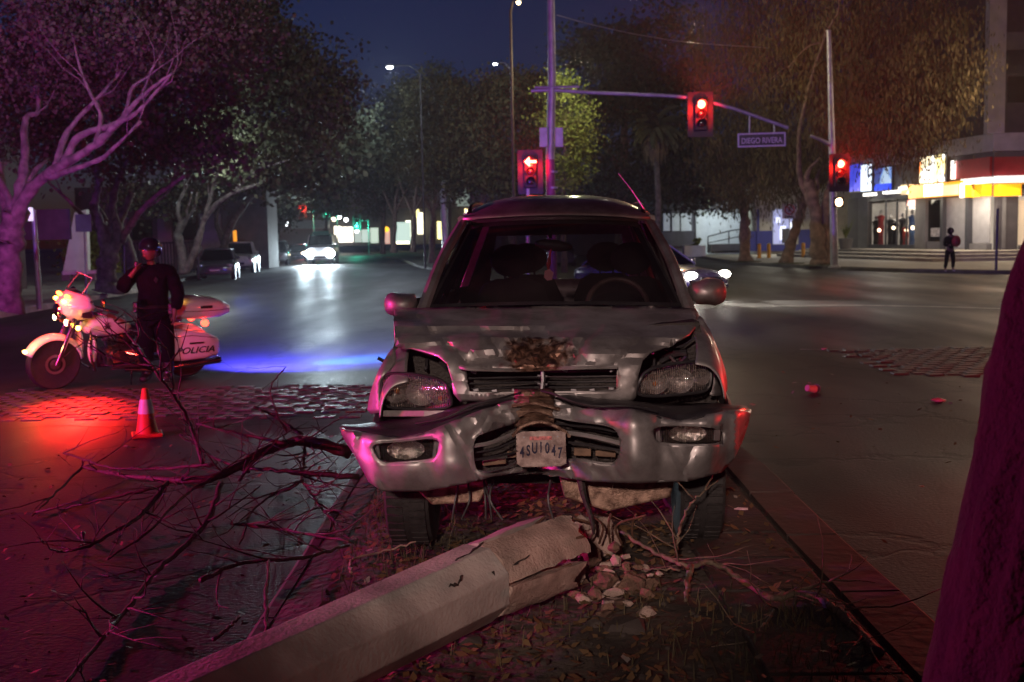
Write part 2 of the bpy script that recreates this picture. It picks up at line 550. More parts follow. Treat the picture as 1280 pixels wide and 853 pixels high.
ribbon([G(1000, 437), G(1080, 439), G(1160, 437), G(1260, 438)], 0.09, 0.004, MAT['pale_line'], 'lane_marking', jit=0.9)

# ------------------------------------------------------------------ median with kerbs
MED = 0.13
def kerb_run(name, path, w, h, mat, seg=1.0, gap=0.012, inward=1, label=None):
    """blocks along a path, each a part of the kerb"""
    root = bpy.data.objects.new(name, None); COL.objects.link(root); root['kind'] = 'structure'; ORG[root.name] = Vector((0, 0, 0))
    P = catmull([Vector((p[0], p[1], 0)) for p in path], 24)
    cum = [0]
    for i in range(1, len(P)): cum.append(cum[-1] + (P[i] - P[i - 1]).length)
    def at(s):
        for i in range(1, len(P)):
            if cum[i] >= s:
                t = (s - cum[i - 1]) / max(1e-6, cum[i] - cum[i - 1]); return P[i - 1].lerp(P[i], t), (P[i] - P[i - 1]).normalized()
        return P[-1], (P[-1] - P[-2]).normalized()
    s = 0.0; k = 0
    while s < cum[-1] - 0.2 and k < 150:
        e = min(s + seg, cum[-1]); mb = MB()
        rings = []
        for q in np.linspace(s + gap, e - gap, 3):
            p, t = at(q); nrm = Vector((-t.y, t.x, 0)) * inward
            dz = random.uniform(-.006, .004)
            rings.append([p + Vector((0, 0, -0.1)), p + nrm * 0.015 + Vector((0, 0, h - 0.02 + dz)), p + nrm * 0.04 + Vector((0, 0, h + dz)),
                          p + nrm * w + Vector((0, 0, h + dz)), p + nrm * w + Vector((0, 0, -0.1))])
        mb.loft(rings); mb.build('kerb_stone', mat, root); s = e; k += 1
    return root
medL, medR = -1.19, 1.76
kerb_run('median_kerb', [(medL, -6), (medL, 2), (medL, 6), (medL + .02, 8.6), (medL + .35, 9.6), (medL + 1.1, 10.2), (0.4, 10.35)], 0.09, 0.055, MAT['kerb'], 1.0, inward=-1)
kerb_run('median_kerb', [(0.4, 10.35), (medR - 1.0, 10.2), (medR - .3, 9.6), (medR, 8.6), (medR, 6), (medR, 2), (medR, -6)], 0.30, MED, MAT['kerb'], 1.0, inward=-1)
MAT['dirt'] = M('median_dirt', (0.045, 0.034, 0.026), 0.9, 0, 0.45, 2.2, bump=1.0, bscale=18, detail=8, col2=(0.12, 0.10, 0.078))
rows = []
for i in range(70):
    y = -6 + 15.6 * i / 69.0; row = []
    for j in range(16):
        x = medL + 0.09 + (medR - medL - 0.36) * j / 15.0
        if y > 8.6:
            tt = min(1, (y - 8.6) / 1.0); xm = .28; x = xm + (x - xm) * (1 - .25 * tt * tt)
        z = MED - 0.012 + 0.035 * mnoise.fractal(Vector((x * 1.6, y * 1.6, 0)), 1.0, 2.0, 4)
        if j == 15 or i == 69: z = MED - 0.03
        dl = x - medL
        if dl < .45: z = .045 + (z - .045) * max(0, dl - .06) / .39
        row.append(Vector((x, y, z)))
    rows.append(row)
d = MB(); d.grid(rows); props(d.build('median_ground', MAT['dirt'], smooth='full'), kind='structure')
# a concrete strip beside the right kerb: flagstones
MAT['flag'] = M('old_flagstone', (0.04, 0.032, 0.028), 0.8, 0, 0.35, 3, bump=0.5, bscale=25)
root = bpy.data.objects.new('median_flagstones', None); COL.objects.link(root); root['kind'] = 'structure'; ORG[root.name] = Vector((0, 0, 0))
y = -1.0
while y < 8.6:
    mb = MB(); L = 0.5
    mb.box((medR - 0.32 - 0.02 - 0.26, y + L / 2, MED - 0.018 + random.uniform(-.008, .006)), (0.5, L - 0.02, 0.06),
           Matrix.Rotation(random.uniform(-.02, .02), 3, 'X') @ Matrix.Rotation(random.uniform(-.02, .02), 3, 'Y'))
    mb.build('flagstone', MAT['flag'], root, mods=[bevel(0.008)]); y += L

# ------------------------------------------------------------------ cobbled crosswalk bands
MAT['sett'] = M('stone_sett', (0.045, 0.038, 0.035), 0.5, 0, 0.35, 9, bump=0.5, bscale=30)
sett_mesh = None
def setts(name, x0, x1, yfun, depth, sx, sy, cap):
    global sett_mesh
    root = bpy.data.objects.new(name, None); COL.objects.link(root); root['kind'] = 'structure'
    if sett_mesh is None:
        mb = MB(); mb.box((0, 0, 0), (1, 1, 0.05)); t = mb.build('paver', MAT['sett'], mods=None)
        bm = bmesh.new(); bm.from_mesh(t.data)
        bmesh.ops.bevel(bm, geom=[e for e in bm.edges if all(v.co.z > 0 for v in e.verts)], offset=0.09, segments=1, affect='EDGES')
        for v in bm.verts:
            if v.co.z > 0.024: v.co.z = 0.025 if max(abs(v.co.x), abs(v.co.y)) < .45 else 0.012
        bm.to_mesh(t.data); bm.free(); sett_mesh = t.data; bpy.data.objects.remove(t)
    n = 0; r_ = 0; yy = 0
    while yy < depth and n < cap:
        x = x0 + (sx / 2 if r_ % 2 else 0)
        while x < x1 and n < cap:
            edge = min(yy, depth - yy) < sy * 1.4 or min(x - x0, x1 - x) < sx * 1.2
            if edge and random.random() < .38: x += sx; continue
            o = bpy.data.objects.new('paver', sett_mesh); COL.objects.link(o); o.parent = root
            w = sx * random.uniform(.86, .95); d_ = sy * random.uniform(.84, .93)
            o.scale = (w, d_, 1)
            o.location = (x + random.uniform(-.01, .01), yfun(x) + yy + random.uniform(-.008, .008), random.uniform(-.016, -.009))
            o.rotation_euler = (random.uniform(-.03, .03), random.uniform(-.03, .03), random.uniform(-.03, .03))
            x += sx; n += 1
        yy += sy; r_ += 1
    return root
setts('crosswalk_setts', -6.2, -1.4, lambda x: 11.15 - 0.06 * (x + 1.4), 2.5, 0.27, 0.17, 296)
setts('crosswalk_setts', 4.7, 8.7, lambda x: 13.3 + 0.1 * (x - 4.7), 3.3, 0.24, 0.20, 296)

# ------------------------------------------------------------------ pavements, island
def slab(name, poly, z, mat, kind='structure'):
    mb = MB(); mb.prism([Vector((p[0], p[1], -0.05)) for p in poly], (0, 0, z + 0.05))
    o = mb.build(name, mat); return props(o, kind=kind)
lk = [(-11.8, 14), (-12.1, 22), (-12.55, 27.8), (-12.75, 31), (-13.3, 38), (-13.6, 44)]
lk2 = [(-14.1, 44.8), (-15.1, 53), (-17.6, 80), (-20, 110), (-28, 170), (-42, 260)]
slab('pavement', [(p[0] - 0.18, p[1]) for p in lk + lk2] + [(-100, 260), (-100, 14)], 0.14, MAT['paving'])
kerb_run('pavement_kerb', lk, 0.2, 0.15, MAT['white_kerb'], 1.5, inward=1)
kerb_run('pavement_kerb', lk2, 0.2, 0.15, MAT['kerb'], 2.5, inward=1)
rk = [(60, 39), (24.5, 39.4), (20.5, 40.4), (17.6, 43.5), (15.2, 48.5), (13.9, 54), (12.6, 62), (13.0, 75), (14, 90)]
slab('pavement', [(p[0] + .15, p[1] + .15) for p in rk] + [(110, 90), (110, 39.2)], 0.14, MAT['paving'])
kerb_run('pavement_kerb', rk, 0.22, 0.15, MAT['kerb'], 2.5, inward=-1)
MAT['verge'] = M('verge_soil', (0.045, 0.05, 0.025), 0.95, 0, 0.4, 1.5, bump=0.8, bscale=12, col2=(0.08, 0.085, 0.04))
isl = [(2.5, 34.5), (1.0, 34.0), (-.3, 35.5), (-1.2, 42), (-3.0, 56), (-5.6, 69), (-8.6, 90), (-15.6, 130), (-26, 190)]
slab('island', isl + [(6, 190), (4.5, 60), (3.6, 38)], 0.13, MAT['verge'])
kerb_run('island_kerb', [(3.7, 40), (3.3, 36), (2.5, 34.5)] + isl[1:], 0.2, 0.15, MAT['kerb'], 2.5, inward=-1)

# ------------------------------------------------------------------ grass tufts, leaf litter, gravel on the median
def scatter_cards(name, pts, size, mat, label=None, tilt=0.5, elong=2.0, cat=None, kind='stuff'):
    n = len(pts); v = np.zeros((n * 4, 3)); s = rng.uniform(.6, 1.4, n) * size
    az = rng.uniform(0, 2 * np.pi, n); ti = rng.uniform(-tilt, tilt, n)
    ax = np.stack([np.cos(az), np.sin(az), ti], 1); bx = np.stack([-np.sin(az), np.cos(az), rng.uniform(-tilt, tilt, n)], 1)
    for k, (a, b) in enumerate(((-1, -.5), (.2, -1), (1, .4), (-.1, 1))):
        v[k::4] = pts + ax * (a * s * elong * .5)[:, None] + bx * (b * s * .5)[:, None]
    me = bpy.data.meshes.new(name)
    me.vertices.add(n * 4); me.vertices.foreach_set('co', v.ravel())
    me.loops.add(n * 4); me.loops.foreach_set('vertex_index', np.arange(n * 4, dtype=np.int32))
    me.polygons.add(n); me.polygons.foreach_set('loop_start', np.arange(0, n * 4, 4, dtype=np.int32))
    me.update(); me.materials.append(mat)
    o = bpy.data.objects.new(name, me); COL.objects.link(o)
    return props(o, label, cat, kind=kind)
def medpts(n, x0, x1, y0, y1, z=MED):
    p = np.zeros((n, 3)); p[:, 0] = rng.uniform(x0, x1, n); p[:, 1] = rng.uniform(y0, y1, n)
    p[:, 2] = z + 0.012 + rng.uniform(0, .012, n); return p
MAT['dead_leaf'] = M('dead_leaf', (0.09, 0.052, 0.025), 0.7, 0, 0.5, 0.9, col2=(0.26, 0.16, 0.07))
MAT['pale_scrap'] = M('paper_scrap', (0.3, 0.28, 0.25), 0.7, 0, 0.4, 2)
MAT['grass'] = M('dry_grass', (0.05, 0.05, 0.02), 0.8, 0, 0.4, 1.5, col2=(0.13, 0.105, 0.05))
scatter_cards('leaf_litter', np.vstack([medpts(4200, medL + .3, medR - .9, 3.0, 9.4), medpts(240, medR - .9, medR - .4, 3, 9, MED + .04)]), 0.023, MAT['dead_leaf'], 'dead leaves and chips strewn over the dirt median')
scatter_cards('leaf_litter', np.vstack([medpts(420, -4.6, medL - .05, 4.2, 9.8, 0.0), medpts(170, medR + .05, 7, 4, 13, 0.0)]), 0.022, MAT['dead_leaf'], 'dead leaves and bark chips strewn over the asphalt')
scatter_cards('paper_litter', np.vstack([medpts(26, medL + .3, medR - .4, 3.5, 8, MED), medpts(34, -5, -1.4, 5, 10, 0.0), medpts(26, 2, 8, 7, 16, 0.0)]), 0.03, MAT['pale_scrap'], 'pale scraps of paper and glass dotted over the road')
def grass_patch(n, cx, cy, sx, sy, z0, h=0.075):
    v = []; f = []
    for i in range(n):
        x = random.gauss(cx, sx); y = random.gauss(cy, sy)
        if z0 == MED and not (medL + .3 < x < medR - .35): continue
        a = random.uniform(0, 6.28); l = h * random.uniform(.4, 1.3); b = random.uniform(.2, 1.1) * l
        d_ = Vector((math.cos(a), math.sin(a), 0)); w = Vector((-math.sin(a), math.cos(a), 0)) * .0022
        p = Vector((x, y, z0)); k = len(v)
        v += [p - w, p + w, p + d_ * b * .4 + Vector((0, 0, l * .7)) + w * .7, p + d_ * b * .4 + Vector((0, 0, l * .7)) - w * .7, p + d_ * b + Vector((0, 0, l))]
        f += [(k, k + 1, k + 2, k + 3), (k + 3, k + 2, k + 4)]
    return v, f
mb = MB()
for (n, cx, cy, sx, sy) in ((900, -.75, 6.9, .25, .8), (160, .7, 4.6, .5, .35), (260, 1.0, 4.1, .2, .2), (160, -.3, 4.7, .6, .25), (240, -.7, 5.6, .3, .4), (200, 1.15, 4.6, .12, .15)):
    v, f = grass_patch(n, cx, cy, sx, sy, MED)
    mb.add(v, f)
props(mb.build('dry_grass', MAT['grass'], fix=False), 'sparse dry grass tufts on the dirt median', kind='stuff')
mb = MB()
for i in range(420):
    x = random.uniform(medL + .35, medR - .4); y = random.uniform(3.2, 6.5); s = random.uniform(.006, .022)
    mb.ball((x, y, MED + .008), (s, s * random.uniform(.6, 1), s * .6), 5, 3)
for i in range(110):
    x = random.uniform(-4, -1.3); y = random.uniform(4.6, 8.5); s = random.uniform(.003, .008)
    mb.ball((x, y, .004), (s, s * random.uniform(.6, 1), s * .6), 5, 3)
props(mb.build('gravel', MAT['flag'], fix=False), 'small stones and gravel scattered on the median and asphalt', kind='stuff')
mb = MB()
for i in range(1400):
    y = random.uniform(66, 100); x0 = interp(y, [(66, -4.8), (69, -5.2), (90, -8.2), (100, -10)]); x = x0 + abs(random.gauss(0, 2.4)) + .5
    if x > 4: continue
    v, f = grass_patch(1, x, y, 0, 0, .12, .3)
    mb.add([p.lerp(v[0], 0) for p in v], f)
props(mb.build('verge_grass', MAT['grass'], fix=False), 'grass growing on the far traffic island', kind='stuff')
# ------------------------------------------------------------------ wrecked SUV
def metallic_paint():
    mt, nt, b, out = _newmat('silver_beige_car_paint')
    tc = nt.nodes.new('ShaderNodeTexCoord')
    nz = nt.nodes.new('ShaderNodeTexNoise'); nz.inputs['Scale'].default_value = 2.3; nz.inputs['Detail'].default_value = 9
    nz.inputs['Roughness'].default_value = .65
    nt.links.new(tc.outputs['Object'], nz.inputs['Vector'])
    cr = nt.nodes.new('ShaderNodeValToRGB')
    cr.color_ramp.elements[0].position = .38; cr.color_ramp.elements[0].color = (0.22, 0.205, 0.20, 1)
    cr.color_ramp.elements[1].position = .62; cr.color_ramp.elements[1].color = (0.50, 0.49, 0.49, 1)
    nt.links.new(nz.outputs['Fac'], cr.inputs['Fac'])
    nt.links.new(cr.outputs['Color'], b.inputs['Base Color'])
    b.inputs['Metallic'].default_value = .72; b.inputs['Coat Weight'].default_value = .28; b.inputs['Coat Roughness'].default_value = .12
    mr = nt.nodes.new('ShaderNodeMapRange'); mr.inputs['To Min'].default_value = .66; mr.inputs['To Max'].default_value = .36
    nt.links.new(nz.outputs['Fac'], mr.inputs['Value']); nt.links.new(mr.outputs['Result'], b.inputs['Roughness'])
    n2 = nt.nodes.new('ShaderNodeTexNoise'); n2.inputs['Scale'].default_value = 9; n2.inputs['Detail'].default_value = 2
    nt.links.new(tc.outputs['Object'], n2.inputs['Vector'])
    bp = nt.nodes.new('ShaderNodeBump'); bp.inputs['Strength'].default_value = .12; bp.inputs['Distance'].default_value = .02
    nt.links.new(n2.outputs['Fac'], bp.inputs['Height']); nt.links.new(bp.outputs['Normal'], b.inputs['Normal'])
    return mt, nt, b, cr, tc, nz
MAT['paint'] = metallic_paint()[0]
# hood paint: the same paint with a patch scraped to rusty brown at the dent
def scraped(center, rad):
    mt, nt, b, cr, tc, nz = metallic_paint()
    mt.name = 'scraped_car_paint'
    sb = nt.nodes.new('ShaderNodeVectorMath'); sb.operation = 'SUBTRACT'; sb.inputs[1].default_value = center
    nt.links.new(tc.outputs['Object'], sb.inputs[0])
    ln = nt.nodes.new('ShaderNodeVectorMath'); ln.operation = 'LENGTH'
    nt.links.new(sb.outputs[0], ln.inputs[0])
    n3 = nt.nodes.new('ShaderNodeTexNoise'); n3.inputs['Scale'].default_value = 22; n3.inputs['Detail'].default_value = 8
    nt.links.new(tc.outputs['Object'], n3.inputs['Vector'])
    ad = nt.nodes.new('ShaderNodeMath'); ad.operation = 'MULTIPLY_ADD'; ad.inputs[1].default_value = .22; 
    nt.links.new(n3.outputs['Fac'], ad.inputs[0]); nt.links.new(ln.outputs['Value'], ad.inputs[2])
    mr = nt.nodes.new('ShaderNodeMapRange'); mr.inputs['From Min'].default_value = rad + .08; mr.inputs['From Max'].default_value = rad + .13
    mr.inputs['To Min'].default_value = 1; mr.inputs['To Max'].default_value = 0
    nt.links.new(ad.outputs[0], mr.inputs['Value'])
    c2 = nt.nodes.new('ShaderNodeValToRGB')
    c2.color_ramp.elements[0].position = .4; c2.color_ramp.elements[0].color = (0.05, 0.024, 0.016, 1)
    c2.color_ramp.elements[1].position = .62; c2.color_ramp.elements[1].color = (0.36, 0.21, 0.15, 1)
    nt.links.new(n3.outputs['Fac'], c2.inputs['Fac'])
    mx = nt.nodes.new('ShaderNodeMix'); mx.data_type = 'RGBA'
    nt.links.new(mr.outputs['Result'], mx.inputs[0]); nt.links.new(cr.outputs['Color'], mx.inputs[6]); nt.links.new(c2.outputs['Color'], mx.inputs[7])
    nt.links.new(mx.outputs[2], b.inputs['Base Color'])
    return mt
CAR0 = Vector((0.25, 7.3, MED))
car = thing('crashed_suv', 'wrecked silver compact SUV with buckled hood and folded bumper on the median', 'SUV', CAR0)
MAT['hoodpaint'] = scraped(tuple(W(672, 441, 5.48) - CAR0), 0.165)
MAT['bumperpaint'] = MAT['paint']
MAT['dark_trim'] = M('dark_grey_plastic', (0.018, 0.017, 0.02), 0.5, 0, 0.35, 6, bump=.2)
MAT['interior'] = M('dark_upholstery', (0.012, 0.011, 0.012), 0.85, 0, 0.3, 20)
MAT['grime'] = M('engine_grime', (0.02, 0.017, 0.015), 0.6, 0.2, 0.5, 12, bump=.5)
def xc(Y): return .19 + .055 * (Y - 5.5)

# ---- hood (outline in picture coordinates, depth from profile)
def hoodY(px, py):
    t = interp(py, [(384, 6.38), (398, 6.06), (413, 5.72), (428, 5.545), (445, 5.45), (462, 5.40), (490, 5.37), (503, 5.385)])
    e = abs(px - 682) / 190.0
    t += .10 * e ** 2.2 if py > 430 else .05 * e ** 2
    # dent, ridges and crumples
    t += .11 * math.exp(-((px - 672) / 30.0) ** 2 - ((py - 438) / 20.0) ** 2)
    t += .05 * math.exp(-((px - 545) / 30.0 + (py - 425) / 18.0) ** 2) * (1 if px < 620 else 0)
    t += .04 * math.exp(-((px - 815) / 26.0 - (py - 425) / 15.0) ** 2) * (1 if px > 740 else 0)
    t += .03 * math.exp(-((px - 610) / 26.0) ** 2 - ((py - 452) / 9.0) ** 2)
    t -= .035 * math.exp(-((px - 640) / 12.0) ** 2 - ((py - 440) / 22.0) ** 2)
    t -= .04 * math.exp(-((px - 745) / 30.0) ** 2 - ((py - 436) / 16.0) ** 2)
    # crease line running across where the hood folded
    cy = 413 + 5 * math.sin((px - 500) / 60.0) + (8 if px < 580 else 0) * (580 - min(px, 580)) / 80
    t += .035 * math.exp(-((py - cy) / 4.5) ** 2)
    n = mnoise.noise(Vector((px / 34.0, py / 16.0, 3.1)))
    t += .016 * n
    wgt = math.exp(-((px - 672) / 130.0) ** 2) * (1 if py > 405 else max(0, 1 - (405 - py) / 15))
    t += wgt * .045 * abs(mnoise.noise(Vector((px / 30.0 + py / 40.0, py / 20.0 - px / 90.0, 5.5))))
    for (ax_, ay_, bx_, by_, h_) in ((600, 412, 640, 458, .03), (745, 410, 705, 455, .028), (520, 398, 585, 455, .03), (835, 400, 770, 452, .022), (560, 440, 640, 448, .02)):
        dx_, dy_ = bx_ - ax_, by_ - ay_; q = max(0, min(1, ((px - ax_) * dx_ + (py - ay_) * dy_) / (dx_ * dx_ + dy_ * dy_)))
        d_ = math.hypot(px - ax_ - q * dx_, (py - ay_ - q * dy_) * 1.5)
        t += h_ * max(0, 1 - d_ / 9.0)
    k = math.exp(-((px - 672) / 46.0) ** 2 - ((py - 440) / 26.0) ** 2)
    t += k * .09 * mnoise.noise(Vector((px / 9.0, py / 6.0, 9.0)))
    return t
hood_out = [(493, 389), (540, 387), (600, 385), (680, 383.5), (760, 384), (820, 385), (866, 387), (871, 392), (869, 411), (862, 420), (836, 434), (812, 443), (803, 452), (797, 470), (794, 496), (790, 500),
            (730, 501), (665, 501), (600, 500), (575, 500), (568, 492), (565, 475), (559, 456), (548, 447), (525, 440), (496, 432), (493, 425), (492, 405)]
hole = [(581, 463), (640, 463.5), (700, 461), (771, 460), (770, 488), (720, 490), (660, 490), (588, 491), (584, 478)]
mb = panel(hood_out, [hole], lambda x, y: W(x, y, hoodY(x, y)), 5.5)
hood = mb.build('hood', MAT['hoodpaint'], car, smooth=24, mods=[solid(.012, 1.0)])
# rolled lip along the upper edge of the grille opening and frame of the opening
lip = [W(575, 459, 5.36), W(590, 461.5, 5.33), W(640, 463, 5.39), W(672, 462, 5.42), W(720, 460, 5.36), W(772, 459, 5.37)]
MB().tube(catmull(lip, 6), .010, 6).build('hood_lip', MAT['hoodpaint'], hood, smooth=True)
fr = [W(x, y, hoodY(x, y) - .006) for x, y in [(581, 462), (583, 478), (588, 491), (660, 491), (720, 490.5), (770, 489), (772, 474), (772, 460)]]
MB().tube(catmull(fr, 4), .007, 6).build('grille_surround', MAT['paint'], hood, smooth=True)
# grille behind the opening: dark bars, clips, centre post
gr = MB()
for k, yy in enumerate((466, 472.5, 479, 485.5)):
    gr.tube([W(583, yy + 1, 5.47), W(625, yy, 5.50), W(668, yy - 1, 5.56), W(720, yy - 1, 5.50), W(772, yy - 2, 5.47)], .006, 5)
gr.build('grille_bars', MAT['black'], car)
MB().tube([W(678, 459, 5.46), W(679, 475, 5.44), W(677, 492, 5.42)], .011, 6).tube([W(672, 470, 5.46), W(684, 471, 5.46)], .007, 5).tube([W(672, 480, 5.46), W(684, 481, 5.46)], .007, 5).build('hood_latch_post', MAT['alloy'], car)
for x, y in ((592, 465), (595, 488), (618, 489), (643, 488), (655, 489), (706, 463), (765, 463), (717, 488), (740, 488), (764, 486)):
    MB().box(W(x, y, 5.43), (.028, .012, .014), Matrix.Rotation(random.uniform(-.5, .5), 3, 'Y')).build('grille_clip', MAT['alloy'], car, mods=[bevel(.003)])
# radiator and engine bay clutter
rad = MB()
rad.prism([W(584, 458, 5.66), W(776, 456, 5.66), W(772, 494, 5.66), W(588, 496, 5.66)], (0, .12, 0))
rad.build('radiator', MAT['grime'], car)
eb = MB()
eb.prism([W(493, 428, 5.85), W(874, 402, 5.85), W(896, 500, 5.85), (1.0, 5.85, .55), (-.55, 5.85, .55), W(474, 515, 5.85)], (0, .6, 0))
eb.build('engine_bay', MAT['grime'], car)
cl = MB()
for i in range(16):
    side = i % 2
    x0, x1, y0, y1 = ((500, 560, 440, 470) if side else (806, 862, 428, 456))
    a = W(random.uniform(x0, x1), random.uniform(y0, y1), random.uniform(5.6, 5.8)); b = a + Vector((random.uniform(-.15, .15), random.uniform(-.1, .1), random.uniform(-.08, .08)))
    c = (a + b) / 2 + Vector((0, 0, random.uniform(-.05, .05)))
    MB().tube(catmull([a, c, b], 4), random.uniform(.006, .018), 6).build('engine_hose', MAT['dark_trim'], car, smooth=True)
# windscreen cowl
cw = MB(); cw.grid([[W(x, 392, 6.35) for x in range(525, 866, 20)], [W(x, 383, 6.52) for x in range(525, 866, 20)]])
cw.build('cowl', MAT['black'], car, mods=[solid(.01)])
for (xa, xb) in ((560, 660), (690, 800)):
    MB().tube([W(xa, 388, 6.36), W(xb - 20, 384, 6.40), W(xb, 382, 6.42)], .006, 5).build('wiper', MAT['black'], car)

# ---- body side panels (fenders, doors) : stations along the car
def side_panel(sgn):
    st = [(5.50, [(.70, 1.10), (.77, 1.08), (.815, 1.03), (.835, .97), (.84, .93)]),
          (5.62, [(.72, 1.16), (.79, 1.14), (.84, 1.07), (.86, .98), (.865, .90)]),
          (5.80, [(.73, 1.22), (.80, 1.20), (.855, 1.11), (.875, .98), (.88, .87)]),
          (6.05, [(.74, 1.27), (.80, 1.25), (.86, 1.14), (.885, .98), (.89, .86)]),
          (6.30, [(.75, 1.31), (.805, 1.29), (.855, 1.17), (.88, .98), (.875, .80)]),
          (6.45, [(.76, 1.345), (.80, 1.325), (.85, 1.19), (.87, .98), (.86, .55)]),
          (6.9, [(.765, 1.36), (.80, 1.33), (.85, 1.18), (.865, .98), (.85, .42)]),
          (7.9, [(.765, 1.365), (.80, 1.335), (.85, 1.18), (.865, .98), (.85, .42)]),
          (8.0, [(.765, 1.365), (.80, 1.335), (.85, 1.18), (.868, .98), (.86, .60)]),
          (8.35, [(.765, 1.37), (.80, 1.335), (.855, 1.18), (.88, 1.02), (.885, .90)]),
          (8.7, [(.76, 1.37), (.80, 1.335), (.85, 1.18), (.87, .98), (.865, .62)]),
          (9.15, [(.72, 1.36), (.77, 1.32), (.82, 1.18), (.83, .98), (.80, .62)])]
    drop = -.045 if sgn < 0 else .015
    rows = []
    for Y, pts in st:
        f = max(0, min(1, (6.4 - Y) / .9)); x0 = xc(Y)
        c = catmull([Vector((x0 + sgn * u * (1 if sgn > 0 else 1.0), Y, z + drop * f)) for u, z in pts], 4)
        rows.append(c)
    # interpolate between stations
    out = []
    for j in range(len(rows[0])):
        out.append(catmull([r_[j] for r_ in rows], 4))
    return out
for s in (-1, 1):
    g_ = side_panel(s)
    mb = MB(); mb.grid(g_, flip=(s > 0))
    mb.build('side_panel', MAT['paint'], car, smooth='full', mods=[solid(.006, 0)])
    # wheel arch lip and rocker trim
    ar = [Vector((xc(Y) + s * .885, Y, z)) for Y, z in ((5.62, .72), (5.66, .80), (5.80, .88), (6.0, .90), (6.2, .87), (6.36, .75), (6.42, .58))]
    MB().tube(catmull(ar, 4), .03, 6).build('arch_trim', MAT['dark_trim'], car, smooth=True)
    MB().box((xc(7.2) + s * .84, 7.2, .47), (.09, 1.5, .16), Matrix.Rotation(-.055, 3, 'Z')).build('rocker_trim', MAT['dark_trim'], car, mods=[bevel(.02)])
    # inner wheel housing
    MB().box((xc(6.0) + s * .70, 5.98, .80), (.30, .62, .14)).build('wheel_housing', MAT['black'], car)

# ---- cabin: pillars, windows, roof
def cabin_edge(sgn):   # beltline and roofline points of a side
    if sgn < 0:
        b0, t0 = W(527, 386, 6.42), W(579, 277, 7.12)
    else:
        b0, t0 = W(861, 384, 6.42), W(812, 276, 7.12)
    return b0, t0
roof_rows = []
ra = cabin_edge(-1)[1]; rb = cabin_edge(1)[1]
for k, (Y, dz, shr) in enumerate(((7.10, -.005, 0), (7.2, .045, 0), (7.4, .085, .0), (7.8, .115, .0), (8.4, .115, 0), (8.9, .085, .01), (9.12, .03, .03))):
    row = []
    for j in range(17):
        t = j / 16.0; u = -1 + 2 * t
        p = ra.lerp(rb, t)
        x = p.x + .055 * (Y - 7.1)
        crown = (1 - abs(u) ** 2.6) * (.045 if k else .03)
        dzz = dz * (1 - .55 * abs(u) ** 4)
        row.append(Vector((x + (-u) * shr, Y - (.05 * (1 - u * u) if k == 0 else 0), p.z + dzz + crown * (0.55 if k == 0 else 1))))
    roof_rows.append(row)
rr = [catmull([r_[j] for r_ in roof_rows], 3) for j in range(17)]
mb = MB(); mb.grid(rr, flip=True)
roof = mb.build('roof', MAT['paint'], car, smooth='full', mods=[solid(.025, 1)])
for s in (-1, 1):
    p = [Vector(((ra if s < 0 else rb).x - s * .035 + .055 * (Y - 7.1), Y, (ra if s < 0 else rb).z + dz)) for Y, dz in ((7.16, .045), (7.3, .095), (7.8, .125), (8.5, .125), (9.0, .07))]
    MB().tube(catmull(p, 5), .014, 6).build('roof_rail', MAT['dark_trim'], roof, smooth=True)
    b0, t0 = cabin_edge(s)
    # A pillar
    mid = b0.lerp(t0, .5) + Vector((s * .012, -.02, .01))
    MB().tube(catmull([b0 + Vector((0, -.05, -.03)), mid, t0 + Vector((0, .02, 0))], 8), [.036, .032, .030, .03], 8).build('door_pillar', MAT['paint'], car, smooth=True)
    # door top frame, B and C pillars, rear pillar
    beltz = 1.365; 
    def bp(Y): return Vector((xc(Y) + s * .775, Y, beltz))
    def tp(Y):
        q = (ra if s < 0 else rb); return Vector((q.x + .055 * (Y - 7.1) + s * .01, Y, q.z + .012))
    MB().tube([tp(7.10), tp(7.6), tp(8.4), tp(9.05)], .026, 6).build('roof_gutter', MAT['paint'], car, smooth=True)
    for Y0, Y1 in ((7.75, 7.85), (8.45, 8.5)):
        MB().tube([bp(Y0), tp(Y1)], .035, 6).build('door_pillar', MAT['black'], car)
    MB().loft([[bp(8.95), bp(9.15), bp(9.15) + Vector((-s * .06, 0, 0)), bp(8.95) + Vector((-s * .06, 0, 0))],
               [tp(8.85), tp(9.08), tp(9.08) + Vector((-s * .06, 0, 0)), tp(8.85) + Vector((-s * .06, 0, 0))]]).build('door_pillar', MAT['paint'], car)
    for (a0, a1, c0, c1) in ((6.55, 7.72, 7.17, 7.82), (7.80, 8.42, 7.90, 8.47), (8.50, 8.93, 8.54, 8.83)):
        MB().add([bp(a0), bp(a1), tp(c1), tp(c0)], [(0, 1, 2, 3)]).build('side_window', MAT['dark_glass'], car, fix=False)
    # black mirror triangle
    # door shut line and handle
    MB().box((xc(7.5) + s * .868, 7.55, 1.10), (.03, .13, .03)).build('door_handle', MAT['black'], car, mods=[bevel(.006)])
    MB().box((xc(7.1) + s * .872, 7.2, .80), (.025, 1.6, .09), Matrix.Rotation(-.055, 3, 'Z')).build('side_moulding', MAT['dark_trim'], car, mods=[bevel(.01)])
# windshield
MAT['windscreen'] = glass('windscreen_glass', (0.40, 0.38, 0.40), 0.02, 1.5, .045)
wr = []
for i in range(9):
    t = i / 8.0; row = []
    a = Vector(W(534, 385, 6.42)).lerp(W(590, 280, 7.10), t); b = Vector(W(854, 383, 6.42)).lerp(W(797, 278, 7.10), t)
    for j in range(13):
        u = j / 12.0; p = a.lerp(b, u); p = p + Vector((0, -.10 * (1 - (2 * u - 1) ** 2), .02 * (1 - (2 * u - 1) ** 2)))
        row.append(p)
    wr.append(row)
mb = MB(); mb.grid(wr); ws = mb.build('windshield', MAT['windscreen'], car, smooth='full', fix=False)
